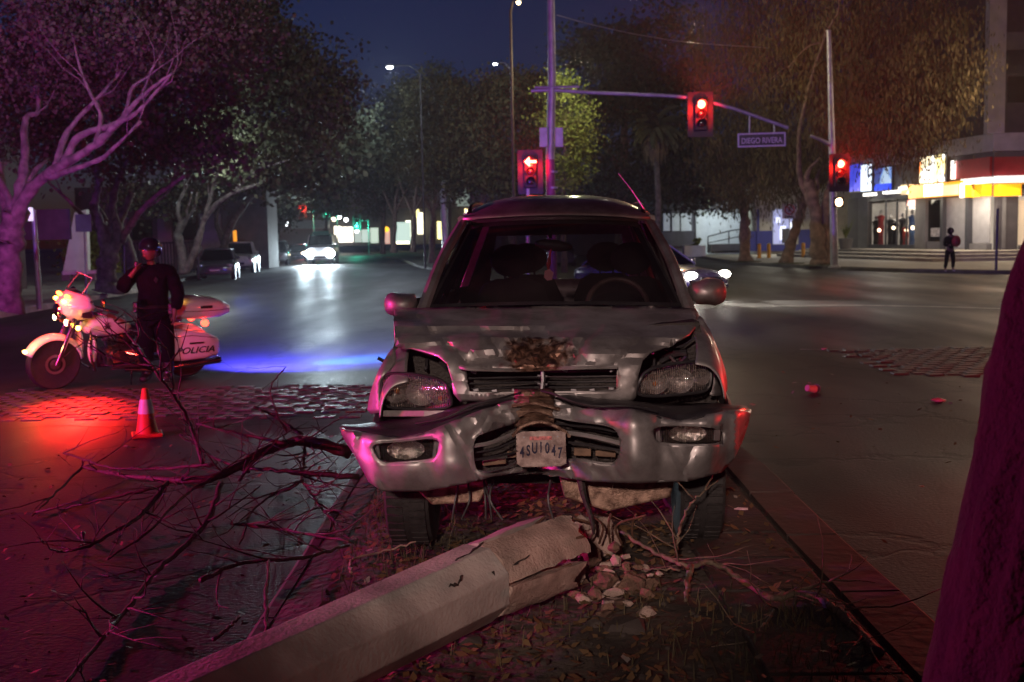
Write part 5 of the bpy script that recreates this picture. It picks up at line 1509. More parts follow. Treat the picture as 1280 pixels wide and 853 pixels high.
bpk = thing('backpack', 'bulging red backpack worn by the hunched pedestrian on the corner', 'backpack', Q(.14, .1, 0.9))
mb = MB(); mb.ball(Q(.16, -.17, 1.12), (.165, .14, .21), 16, 12); mb.build('bag', M('red_nylon', (.35, .02, .03), .6, 0, .2, 12), bpk, smooth='full')
MB().tube([Q(.04, -.28, 1.24), Q(.14, -.325, 1.18), Q(.26, -.27, 1.22)], .008, 5).build('zip', MAT['black'], bpk)
mb = MB(); mb.ball(Q(.17, -.28, 1.05), (.10, .06, .09), 12, 8); mb.build('pocket', M('dark_red_nylon', (.2, .012, .02), .6, 0, .2, 12), bpk, smooth='full')

# ------------------------------------------------------------------ police motorcycle (local: +X forward, +Y its left, Z up)
f0 = G(67, 487, 0); r0 = G(231, 470.5, 0)
bmid = (f0 + r0) / 2; hd = math.atan2(f0.y - r0.y, f0.x - r0.x)
WB = (f0 - r0).length / 2
bike = thing('police_motorcycle', 'white police touring motorcycle with red and amber flashers, parked side-on', 'motorcycle', bmid, hd, local=True)
bike.rotation_euler = (R(-8), 0, hd)   # resting on its side stand, leaning to its left
bike.rotation_mode = 'XYZ'
MAT['bike_white'] = M('white_bike_paint', (0.80, 0.79, 0.78), 0.22, 0, 0.06, 5, coat=.8)
MAT['bike_black'] = M('black_bike_paint', (0.012, 0.012, 0.014), 0.15, 0, 0.1, 5, coat=.8)
MAT['engine'] = M('cast_engine_metal', (0.22, 0.21, 0.21), 0.3, 0.85, 0.5, 14)
def bike_wheel(x, rad, w):
    mb = MB(); prof = [(rad * .74, -w * .42), (rad * .9, -w * .5), (rad * .98, -w * .3), (rad, 0), (rad * .98, w * .3), (rad * .9, w * .5), (rad * .74, w * .42)]
    mb.lathe(prof, (x, 0, rad), 'Y', 40); wh = mb.build('wheel', MAT['rubber'], bike, smooth=True)
    m2 = MB(); m2.lathe([(rad * .72, -w * .4), (rad * .76, -w * .42), (rad * .76, w * .42), (rad * .72, w * .4), (rad * .67, 0)], (x, 0, rad), 'Y', 36, close=True)
    m2.build('rim', MAT['alloy'], wh, smooth=True)
    for k in range(9):
        a = 2 * math.pi * k / 9
        MB().tube([Vector((x + .05 * math.cos(a), 0, rad + .05 * math.sin(a))), Vector((x + rad * .7 * math.cos(a + .1), 0, rad + rad * .7 * math.sin(a + .1)))], [.024, .016], 6).build('spoke', MAT['alloy'], wh)
    MB().lathe([(.06, -.07), (.06, .07)], (x, 0, rad), 'Y', 16).build('hub', MAT['engine'], wh, smooth=True)
    for sy in (-1, 1):
        MB().lathe([(.09, sy * .065), (.12, sy * .065), (.12, sy * .07), (.09, sy * .07)], (x, 0, rad), 'Y', 28, close=True).build('brake_disc', MAT['alloy'], wh, smooth=True)
FR, RR = .325, .32
bike_wheel(WB, FR, .135); bike_wheel(-WB, RR, .17)
# front fender
def fenderarc(x, z, rad, w, a0, a1, n=22, tail=0):
    rows = []
    for i in range(n):
        a = a0 + (a1 - a0) * i / (n - 1); row = []
        for j in range(11):
            u = -1 + 2 * j / 10.0
            k = rad - .065 * abs(u) ** 2.6
            row.append(Vector((x + k * math.cos(a), u * w * .5, z + k * math.sin(a))))
        rows.append(row)
    return rows
mb = MB(); mb.grid(fenderarc(WB, FR, FR + .045, .19, R(22), R(170))); ff = mb.build('front_fender', MAT['bike_white'], bike, smooth='full', mods=[solid(.006, 0)])
mb = MB(); mb.ball((WB + .33, .0, FR + .17), (.03, .05, .022), 10, 8); mb.build('fender_tip_lamp', E('lit_amber_lens', (1, .55, .12), 16), ff, smooth=True)
mb = MB(); mb.grid(fenderarc(-WB, RR, RR + .06, .25, R(20), R(185))); mb.build('rear_fender', MAT['bike_white'], bike, smooth='full', mods=[solid(.006, 0)])
for sy in (-1, 1):
    MB().tube([(WB, sy * .11, FR), (WB - .16, sy * .11, .72), (WB - .26, sy * .105, 1.0)], [.032, .027, .024], 10).build('fork_leg', MAT['chrome'], bike, smooth=True)
# fairing: batwing
fx = WB - .22
rows = []
for i in range(13):
    t = i / 12.0
    z = .86 + .36 * t
    hw = interp(t, [(0, .16), (.25, .27), (.55, .37), (.8, .31), (1, .20)])
    nose = interp(t, [(0, .02), (.3, .13), (.6, .15), (1, .03)])
    row = []
    for a in np.linspace(R(-90), R(90), 17):
        c_, s_ = math.cos(a), math.sin(a)
        row.append(Vector((fx + .02 - .16 * (1 - c_) + nose * c_, math.copysign(abs(s_) ** .9, s_) * hw, z + .04 * (1 - c_) * (.5 - t))))
    rows.append(row)
mb = MB(); mb.grid(rows, flip=True); fa = mb.build('fairing', MAT['bike_white'], bike, smooth='full', mods=[solid(.008, -1)])
MB().loft([[Vector((fx - .13, y, z)) for y, z in ((-.33, .92), (.33, .92), (.33, 1.12), (.2, 1.19), (-.2, 1.19), (-.33, 1.12))], [Vector((fx - .03, y * .8, z)) for y, z in ((-.33, .92), (.33, .92), (.33, 1.12), (.2, 1.19), (-.2, 1.19), (-.33, 1.12))]]).build('dash_panel', MAT['bike_black'], fa)
wsr = []
for i in range(7):
    t = i / 6.0
    wsr.append([Vector((fx + .04 - .13 * t - .10 * (1 - math.cos(a)), math.sin(a) * (.24 - .03 * t ** 3), 1.21 + .22 * t * (1 - .18 * abs(math.sin(a)) ** 3))) for a in np.linspace(R(-80), R(80), 13)])
mb = MB(); mb.grid(wsr); wsc = mb.build('windshield', MAT['clear_glass'], fa, smooth='full', fix=False)
MB().tube([wsr[0][0]] + [r_[0] for r_ in wsr] + list(wsr[-1]) + [r_[-1] for r_ in wsr[::-1]], .005, 5).build('windshield_edge', MAT['helmet_white'], wsc)
# red flasher bar in the fairing front and reflector patches
MAT['flash_red'] = E('flashing_red', (1.0, 0.05, 0.01), 40); MAT['flash_amber'] = E('flashing_amber', (1.0, 0.42, 0.04), 30)
for sy, dz in ((-.13, 0), (.13, 0)):
    mb = MB(); mb.ball((fx + .135, sy, 1.105), (.03, .055, .024), 12, 8); mb.build('flasher', MAT['flash_amber'], fa, smooth=True)
    mb = MB(); mb.ball((fx + .10, sy * 1.02, 1.165), (.025, .075, .026), 12, 8); mb.build('flasher', MAT['flash_red'], fa, smooth=True)
mb = MB(); mb.ball((fx + .165, 0, .98), (.05, .10, .09), 16, 10); mb.build('headlight', MAT['chrome'], fa, smooth=True)
for sy in (-1, 1):
    mb = MB(); mb.ball((fx + .10, sy * .19, .86), (.045, .05, .05), 12, 8); l_ = mb.build('auxiliary_lamp', MAT['chrome'], bike, smooth=True)
    mb = MB(); mb.ball((fx + .135, sy * .19, .86), (.018, .036, .038), 12, 8); mb.build('bulb', E('lit_warm_small', (1, .7, .35), 22), l_, smooth=True)
    mb = MB(); mb.ball((fx + .02, sy * .27, .80), (.03, .03, .03), 10, 8); mb.build('turn_signal', MAT['flash_amber'] if sy > 0 else MAT['amber'], bike, smooth=True)
    MB().tube([(fx - .05, sy * .10, 1.0), (fx - .12, sy * .3, 1.08), (fx - .28, sy * .42, 1.03), (fx - .38, sy * .44, 1.0)], .014, 8).build('handlebar', MAT['chrome'], bike, smooth=True)
    MB().tube([(fx - .28, sy * .42, 1.03), (fx - .40, sy * .445, .995)], .019, 8).build('grip', MAT['black'], bike, smooth=True)
    MB().tube([(fx - .25, sy * .40, 1.04), (fx - .16, sy * .42, .99), (fx - .24, sy * .50, .98)], .007, 5).build('lever', MAT['chrome'], bike)
    mb = MB(); mb.ball((fx - .20, sy * .48, 1.13), (.02, .08, .05), 12, 8); mb.tube([(fx - .20, sy * .44, 1.10), (fx - .25, sy * .38, 1.04)], .007, 5); mb.build('mirror', MAT['bike_black'], bike, smooth=True)
    # crash bar and lower fairing
    MB().tube(catmull([(fx - .22, sy * .05, .78), (fx - .14, sy * .25, .66), (fx - .12, sy * .33, .42), (fx - .20, sy * .25, .26), (fx - .24, sy * .05, .22)], 5), .016, 8).build('crash_bar', MAT['chrome'], bike, smooth=True)
    mb = MB(); mb.ball((fx - .17, sy * .22, .50), (.05, .10, .17), 12, 8); mb.build('leg_shield', MAT['bike_white'], bike, smooth=True)
    MB().box((.05, sy * .28, .28), (.40, .11, .03)).build('footboard', MAT['black'], bike, mods=[bevel(.012)])
# tank
mb = MB(); rows = []
for x, hw, z0, z1 in ((.52, .05, .74, .80), (.48, .12, .68, .88), (.36, .17, .64, .93), (.18, .18, .62, .92), (.02, .14, .62, .85), (-.08, .09, .64, .78)):
    rows.append([Vector((x, hw * math.copysign(abs(math.cos(a)) ** .8, math.cos(a)), (z0 + z1) / 2 + (z1 - z0) / 2 * math.sin(a))) for a in np.linspace(0, 2 * np.pi, 21)[:-1]])
mb.loft(rows); tk = mb.build('fuel_tank', MAT['bike_white'], bike, smooth='full')
star = []
for k in range(12):
    a = math.pi * k / 6; r_ = .055 if k % 2 == 0 else .026
    star.append(Vector((.26 + r_ * math.cos(a), .176, .78 + r_ * math.sin(a))))
MB().prism(star, (0, .008, 0)).build('star_badge', MAT['engine'], tk)
MB().lathe([(.03, .91), (.035, .93), (.0, .94)], (.3, 0, 0), 'Z', 16).build('filler_cap', MAT['chrome'], tk, smooth=True)
# frame and engine
MB().tube([(WB - .28, 0, .95), (.35, 0, .62), (.30, 0, .25), (-.30, 0, .22), (-.45, 0, .55), (.1, 0, .66)], .028, 8).build('frame', MAT['bike_black'], bike, smooth=True)
MB().box((.02, 0, .36), (.46, .30, .22)).build('crankcase', MAT['engine'], bike, mods=[bevel(.05, 3)])
for sx, ang in ((.16, -.4), (-.10, .4)):
    rot = Matrix.Rotation(ang * -1, 3, 'Y')
    cyl = MB().lathe([(.085, 0), (.085, .02)] + sum([[(.10, .03 + .022 * k), (.085, .04 + .022 * k)] for k in range(8)], []) + [(.08, .22), (.06, .26)], (.03 + sx * .35, 0, .45), 'Z', 20, rot)
    cyl.build('cylinder', MAT['engine'], bike, smooth=25)
MB().lathe([(.11, .15), (.10, .19), (.0, .20)], (.10, 0, .36), 'Y', 24).build('clutch_cover', MAT['chrome'], bike, smooth=True)
MB().lathe([(.12, .15), (.11, .18), (.0, .185)], (-.20, 0, .36), 'Y', 24).build('primary_cover', MAT['chrome'], bike, smooth=True)
MB().lathe([(.07, .12), (.08, .16), (.0, .18)], (.06, 0, .60), 'Y', 20).build('air_cleaner', MAT['chrome'], bike, smooth=True)
for k in range(7):
    a = Vector((random.uniform(-.25, .35), random.uniform(.12, .2), random.uniform(.25, .65)))
    MB().tube(catmull([a, a + Vector((random.uniform(-.1, .1), .03, random.uniform(-.1, .1))), a + Vector((random.uniform(-.2, .2), 0, random.uniform(-.15, .15)))], 4), .009, 6).build('engine_pipe', MAT['chrome'], bike, smooth=True)
# seats
mb = MB(); rows = []
for x, hw, z in ((.0, .10, .70), (-.12, .17, .68), (-.30, .20, .69), (-.42, .19, .76), (-.55, .17, .80), (-.72, .16, .80)):
    rows.append([Vector((x, hw * math.cos(a), z + .055 * math.sin(a))) for a in np.linspace(0, 2 * np.pi, 17)[:-1]])
mb.loft(rows); mb.build('seat', MAT['leather'], bike, smooth='full')
# saddlebags
for sy in (-1, 1):
    rows = []
    for x, z0, z1, hw in ((-.36, .42, .62, .05), (-.40, .32, .68, .10), (-.62, .29, .70, .125), (-.95, .30, .66, .125), (-1.12, .33, .58, .11), (-1.17, .36, .52, .06)):
        ring = []
        for a in np.linspace(0, 2 * np.pi, 25)[:-1]:
            ca = math.copysign(abs(math.cos(a)) ** .45, math.cos(a)); sa = math.copysign(abs(math.sin(a)) ** .45, math.sin(a))
            ring.append(Vector((x, sy * .27 + hw * ca, (z0 + z1) / 2 + (z1 - z0) / 2 * sa)))
        rows.append(ring)
    mb = MB(); mb.loft(rows); sb = mb.build('saddlebag', MAT['bike_white'], bike, smooth=50)
    MB().box((-.82, sy * .40, .53), (.20, .012, .022)).build('latch', MAT['black'], sb, mods=[bevel(.004)])
    MB().tube([(-.42, sy * .375, .605), (-.75, sy * .40, .635), (-1.10, sy * .385, .575)], .004, 5).build('lid_seam', MAT['black'], sb)
    text('POLICIA', MAT['bike_black'], sb, (-.80, sy * .3965, .435), (R(90), 0, R(180) if sy > 0 else 0), .115, extrude=.002, shear=.28, sx=1.25)
    MB().tube([(.05, sy * .20, .22), (-.3, sy * .27, .20), (-.7, sy * .29, .23), (-1.2, sy * .29, .26)], [.03, .035, .045, .045], 12).build('exhaust_pipe', MAT['chrome'], bike, smooth=True)
    mb = MB(); mb.ball((-1.02, sy * .20, .74), (.05, .045, .045), 12, 8); mb.build('rear_lamp', E('lit_rear_red', (1, .04, .02), 10), bike, smooth=True)
# rear radio box and top case
rows = []
for x, z0, z1, hw in ((-.66, .84, .96, .20), (-.70, .80, 1.04, .26), (-.95, .79, 1.07, .285), (-1.22, .80, 1.04, .27), (-1.36, .84, .98, .22), (-1.39, .88, .94, .12)):
    ring = []
    for a in np.linspace(0, 2 * np.pi, 25)[:-1]:
        ca = math.copysign(abs(math.cos(a)) ** .6, math.cos(a)); sa = math.copysign(abs(math.sin(a)) ** .6, math.sin(a))
        ring.append(Vector((x, hw * ca, (z0 + z1) / 2 + (z1 - z0) / 2 * sa)))
    rows.append(ring)
mb = MB(); mb.loft(rows); tc_ = mb.build('top_case', MAT['bike_white'], bike, smooth=50)
MB().tube([Vector((x, .0 + y, .92)) for x, y in ((-.69, .262), (-.95, .288), (-1.22, .273), (-1.36, .222))], .004, 5).build('lid_seam', MAT['black'], tc_)
MB().box((-1.0, .285, .97), (.16, .02, .035)).build('latch', MAT['black'], tc_, mods=[bevel(.005)])
mb = MB(); mb.lathe([(.115, -.08), (.12, -.06), (.12, .06), (.11, .09), (.0, .10)], (-.62, .16, .95), 'X', 24, Matrix.Rotation(R(15), 3, 'Y')); mb.build('siren_speaker', MAT['bike_white'], bike, smooth=True)
mb = MB(); mb.box((-.66, .15, 1.075), (.10, .13, .02)); mb.build('side_marker', E('lit_amber_small', (1, .5, .1), 8), bike, mods=[bevel(.006)])
MB().tube([(-.05, .18, .26), (.02, .34, .02), (.06, .36, .0)], [.014, .012, .014], 8).build('side_stand', MAT['chrome'], bike, smooth=True)
MB().box((-1.28, 0, .42), (.01, .18, .12)).build('licence_plate', MAT['white_paint'], bike)
# its lamps
bike_m = Matrix.LocRotScale(bike.location, bike.rotation_euler, None)
def BW(x, y, z): return bike_m @ Vector((x, y, z))
lamp('bike_red_spot', 'SPOT', tuple(BW(fx + .1, .45, .95)), 800, (1.0, 0.015, 0.01), .05, tuple(G(95, 508, 0)), 54, .9)
lamp('bike_fairing_glow', 'POINT', tuple(BW(fx + .34, .22, 1.16)), 60, (1.0, 0.03, 0.01), .04)
lamp('bike_fender_glow', 'POINT', tuple(BW(WB + .40, .16, FR + .36)), 4, (1.0, 0.62, 0.12), .04)
lamp('bike_blue_spot', 'SPOT', tuple(BW(-1.5, .1, 1.0)), 9000, (0.06, 0.05, 1.0), .08, tuple(G(400, 447, 0)), 125, 1.0)
lamp('bike_blue_narrow_spot', 'SPOT', tuple(BW(-1.52, -.1, 1.0)), 15000, (0.02, 0.22, 1.0), .05, tuple(G(462, 449, 0)), 34, 1.0)
# ------------------------------------------------------------------ traffic signals
MAT['sig_box'] = M('signal_housing', (0.04, 0.02, 0.02), 0.5, 0, .2, 8)
def signal_head(c, parent, lit='red', back=True, s=.30, n=3, arrow=False, name='signal_head'):
    """head centred at c, facing -Y, n lenses"""
    h_ = s * n + .12
    mb = MB(); mb.box(c, (s + .10, .18, h_)); hd_ = mb.build(name, MAT['sig_box'], parent, mods=[bevel(.03)])
    if back:
        MB().box(c + Vector((0, .08, 0)), (s + .52, .01, h_ + .40)).build('backplate', MAT['sig_box'], hd_, mods=[bevel(.02)])  # made wider so the red on it stands in for the lens halo
    cols = ['red', 'amber', 'green']
    for k in range(n):
        p = c + Vector((0, -.10, (n - 1) * s / 2 - k * s)); on = cols[k] == lit
        m_ = (MAT['red_lamp'] if lit == 'red' else MAT['green_lamp']) if on else MAT['dark_lens']
        if arrow and on:
            MB().lathe([(s * .44, 0), (s * .44, .01)], p, 'Y', 20).build('lens', MAT['dark_lens'], hd_)
            a = s * .52
            MB().prism([p + Vector(q) for q in ((-a * 1.25, -.24, 0), (-.03, -.24, a * 1.0), (-.03, -.24, a * .24), (a * 1.2, -.24, a * .24), (a * 1.2, -.24, -a * .24), (-.03, -.24, -a * .24), (-.03, -.24, -a * 1.0))], (0, -.01, 0)).build('arrow', MAT['red_lamp'], hd_)
        else:
            b_ = MB(); b_.ball(p, (s * .42, .04, s * .42), 20, 8); b_.build('lens', m_, hd_, smooth=True)
        rows = [[p + Vector((s * .47 * math.cos(a_), -d_ * (1 if math.sin(a_) > -.2 else .35), s * .47 * math.sin(a_))) for a_ in np.linspace(R(-60), R(240), 19)] for d_ in (0, .22)]
        v_ = MB(); v_.grid(rows); v_.build('visor', MAT['sig_box'], hd_, smooth='full', mods=[solid(.006, 0)])
    return hd_
def signal_glow(p, k):
    lamp('signal_red_beam', 'SPOT', tuple(p + Vector((0, -.30, 0))), 6000 * k, (1, .03, .015), .1, tuple(p + Vector((0, -10, 4.0))), 66, .5)
    lamp('signal_halo_fill', 'SPOT', tuple(p + Vector((.0, -.62, -.12))), 240 * k, (1, .02, .01), .1, tuple(p + Vector((0, 1, -.16))), 100, .6)  # added spot facing back reddens the housing, standing in for the lens halo
SY = 37.0
base = W(691, 360, SY); base.z = .13
mast = thing('traffic_signal', 'tall mast-arm traffic signal behind the SUV with its long arm reaching right', 'traffic signal', base)
px_top = W(688, -40, SY)
MB().tube([base, Vector((base.x - .02, SY, 4.2))], [.16, .15], 14).build('pole_base', MAT['pole_band'], mast, smooth=True)
MB().tube([Vector((base.x - .02, SY, 4.2)), Vector((W(690, 100, SY).x, SY, W(690, 100, SY).z)), px_top], [.145, .13, .11], 14).build('pole', MAT['steel'], mast, smooth=True)
for yy in (215, 235, 250): 
    c = W(691, yy, SY); MB().lathe([(.165, -.03), (.165, .03)], c, 'Z', 16).build('clamp', MAT['steel'], mast, smooth=True)
arm = [W(664, 114, SY), W(690, 113, SY - .05), W(740, 116, SY), W(800, 118.5, SY), W(850, 121, SY), W(880, 126, SY), W(920, 137, SY), W(960, 151, SY), W(985, 160, SY)]
MB().tube(catmull(arm, 4), [.075] * 3 + [.07] * 20 + [.05] * 10, 10).build('mast_arm', MAT['steel'], mast, smooth=True) if False else MB().tube(catmull(arm, 4), .062, 10).build('mast_arm', MAT['steel'], mast, smooth=True)
MB().tube([W(668, 109.5, SY - .1), W(724, 108.5, SY - .1)], .04, 8).build('brace', MAT['steel'], mast, smooth=True)
for xx in (679.5, 699): MB().box(W(xx, 172, SY - .25), (.26, .12, .62)).build('control_box', MAT['steel'], mast, mods=[bevel(.02)])
hc = W(876, 143, SY - .2)
signal_head(hc, mast, 'red')
MB().tube([W(876, 124, SY), W(876, 133, SY - .1)], .03, 6).build('hanger', MAT['steel'], mast)
signal_glow(hc + Vector((0, 0, .30)), 1)
# street name sign hanging from the arm
sgn = thing('street_name_sign', 'dark street name sign reading DIEGO RIVERA hanging under the signal arm', 'sign', W(952, 175, SY - .1))
MAT['sign_frame'] = M('sign_white_frame', (.62, .6, .6), .5, 0, .1, 9)
MAT['sign_field'] = M('sign_brown_green_field', (.055, .06, .045), .5, 0, .2, 9)
c = W(952, 175, SY - .1); wq, hq = 59 * SY / FPX, 17 * SY / FPX
rt = Matrix.Rotation(R(-.6), 3, 'Y')
MB().box(c, (wq, .03, hq), rt).build('sign_border', MAT['sign_frame'], sgn)
MB().box(c + Vector((0, -.018, 0)), (wq - .10, .008, hq - .10), rt).build('sign_face', MAT['sign_field'], sgn)
text('DIEGO RIVERA', MAT['sign_frame'], sgn, c + Vector((0, -.026, -.03)), (R(90), R(-.6), 0), .25, sx=.80)
text('CALLE', MAT['sign_frame'], sgn, c + Vector((-.45, -.026, .12)), (R(90), R(-.6), 0), .07) if False else None
for a_, b_ in ((937, 145), (968, 154)):
    MB().tube([W(a_, b_, SY), W(a_, 167, SY - .08)], .028, 6).build('hanger', MAT['steel'], sgn)
# arrow signal
ab = W(660, 362, SY); ab.z = .13
ar_ = thing('traffic_signal', 'short traffic signal with a lit red left arrow on its own pole', 'traffic signal', ab)
MB().tube([ab, W(660, 236, SY)], .06, 10).build('pole', MAT['white_paint'], ar_, smooth=True)
hc = W(663, 215, SY - .1)
signal_head(hc, ar_, 'red', arrow=True)
signal_glow(hc + Vector((0, 0, .30)), .8)
# right hand signal with pedestrian head
pb = W(1043, 335, 49.0); pb.z = .15
rs = thing('traffic_signal', 'pole-mounted red traffic signal with pedestrian lamp at the right corner', 'traffic signal', pb)
MB().tube([pb, W(1040, 180, 49), W(1036, 38, 49)], [.17, .14, .09], 14).build('pole', MAT['steel'], rs, smooth=True)
MB().tube([W(1040, 182, 49), W(1026, 175, 48.8), W(1013, 170, 48.8)], [.09, .075, .06], 10).build('arm_stub', MAT['steel'], rs, smooth=True)
MB().lathe([(.26, 0), (.26, .06), (.19, .10)], pb, 'Z', 16).build('base_flange', MAT['steel'], rs, smooth=True)
hc = W(1050, 216, 48.6)
signal_head(hc, rs, 'red', s=.36)
MB().box(W(1047.5, 216, 48.8), (.3, .06, .06)).build('bracket', MAT['steel'], rs)
c = W(1048, 253, 48.6)
pl_ = MB().box(c, (.42, .2, .42)).build('pedestrian_head', MAT['sig_box'], rs, mods=[bevel(.03)])
b_ = MB(); b_.ball(c + Vector((0, -.1, 0)), (.15, .03, .17), 16, 8); b_.build('lens', E('lit_orange_hand', (1, .62, .3), 16), pl_, smooth=True)
signal_glow(hc + Vector((0, 0, .36)), 1.3)
# far signals along the avenue
for (px, py, Y, lit, lab) in ((378, 261, 130, 'red', 'distant red traffic signal above the avenue, left of the two green ones'), (408, 267, 130, 'green', 'distant green traffic signal above the oncoming minibus'), (446, 283, 125, 'green', 'lower distant green traffic signal right of the minibus')):
    b0 = W(px + 1, 300, Y); b0.z = .1
    t_ = thing('traffic_signal', lab, 'traffic signal', b0)
    MB().tube([b0 + Vector((1.2, .2, 0)), Vector((b0.x + 1.2, Y + .2, W(px, py, Y).z + .6)), Vector((b0.x, Y + .2, W(px, py, Y).z + .6))], .06, 8).build('pole', MAT['steel'], t_)
    k = -1 if lit == 'red' else 1
    signal_head(W(px, py, Y) + Vector((0, 0, .36 * k)), t_, lit, s=.36)
    lamp('far_signal_light', 'POINT', tuple(W(px, py, Y) + Vector((0, -.8, 0))), 420, (1, .05, .03) if lit == 'red' else (.05, 1, .6), .1)

# ------------------------------------------------------------------ lamp posts, wires, poles
def lamppost(px, py, Y, lab, strength=40, arm=1.2, w=.09, dirx=1, col=(.92, .97, 1), basepx=None, mat=None, head=.34):
    top = W(px, py, Y); b = Vector((top.x + arm * dirx, Y + .4, 0.1))
    t_ = thing('street_lamp', lab, 'street lamp', b)
    MB().tube([b, Vector((b.x, Y + .4, top.z - .3)), Vector((b.x - arm * dirx * .35, Y + .3, top.z + .1)), top + Vector((0, .05, .08))], [w, w * .8, w * .5, w * .4], 10).build('pole', mat or MAT['steel'], t_, smooth=True)
    hd_ = MB(); hd_.ball(top + Vector((0, 0, .06)), (head, .2, .09), 14, 8); l_ = hd_.build('lamp_head', MAT['steel'], t_, smooth=True)
    g_ = MB(); g_.ball(top + Vector((0, 0, -.01)), (head * .72, .16, .08), 14, 8); g_.build('lamp_glass', E('lit_street_lamp', col, strength), l_, smooth=True)
    return t_
lamppost(487, 84, 62, 'lit white street lamp high above the avenue against the evening sky', 45, 1.6, .06, 1, mat=MAT['black'], head=.24)
lamppost(619, 80, 78, 'small lit street lamp just above the treetops right of the brightest one', 30, 1.0, .07, 1, head=.2)
MB().tube(catmull([W(688, -40, SY), W(700, -62, SY), W(740, -50, SY), W(786, -14, SY)], 5), .05, 8).build('lamp_arm', MAT['steel'], mast, smooth=True)
h_ = MB(); h_.ball(W(790, -8, SY), (.42, .2, .1), 14, 8); h_ = h_.build('lamp_head', MAT['steel'], mast, smooth=True)
g_ = MB(); g_.ball(W(790, -4.5, SY), (.3, .16, .08), 14, 8); g_.build('lamp_glass', E('lit_mast_lamp', (1, .9, .75), 25), h_, smooth=True)
lamppost(648, 3, 47, 'tall brown lamp post behind the trees left of the signal mast', 18, -.33, .07, 1, (1, .75, .4), mat=MAT['rust_pole'], head=.12)
cbl = [W(696, 19, 37), W(740, 31, 39), W(800, 44, 42), W(870, 54, 46), W(960, 60, 52)]
o = MB().tube(catmull(cbl, 6), .016, 5).build('overhead_cable', MAT['steel'], smooth=True); props(o, 'pale overhead cable running right from the signal mast', 'cable')
wp = W(557, 300, 70); wp.z = .1
t_ = thing('utility_pole', 'white leaning utility pole with a brown one beside it, left of the SUV roof', 'pole', wp)
MB().tube([wp, W(553, 228, 70)], [.22, .18], 10).build('pole', MAT['white_paint'], t_, smooth=True)
MB().tube([W(562, 300, 71), W(561, 225, 71)], .11, 8).build('brown_pole', MAT['rust_pole'], t_, smooth=True)

# ------------------------------------------------------------------ trees
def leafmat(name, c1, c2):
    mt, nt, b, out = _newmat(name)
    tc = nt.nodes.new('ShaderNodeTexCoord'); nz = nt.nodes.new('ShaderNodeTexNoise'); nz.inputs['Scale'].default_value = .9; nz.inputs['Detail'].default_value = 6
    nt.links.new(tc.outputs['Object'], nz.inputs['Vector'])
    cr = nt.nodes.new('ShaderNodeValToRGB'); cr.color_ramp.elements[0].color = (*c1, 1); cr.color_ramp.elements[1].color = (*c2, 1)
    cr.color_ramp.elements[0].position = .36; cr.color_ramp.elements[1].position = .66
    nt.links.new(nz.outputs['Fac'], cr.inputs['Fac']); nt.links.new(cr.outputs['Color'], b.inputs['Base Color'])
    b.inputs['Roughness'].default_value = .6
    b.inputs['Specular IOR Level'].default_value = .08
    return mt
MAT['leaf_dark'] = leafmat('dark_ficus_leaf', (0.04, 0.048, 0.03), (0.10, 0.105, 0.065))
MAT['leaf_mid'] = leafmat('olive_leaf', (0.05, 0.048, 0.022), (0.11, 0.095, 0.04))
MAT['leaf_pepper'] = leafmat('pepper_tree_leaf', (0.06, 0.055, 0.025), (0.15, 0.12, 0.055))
MAT['leaf_lime'] = leafmat('lime_leaf', (0.10, 0.13, 0.03), (0.22, 0.26, 0.07))
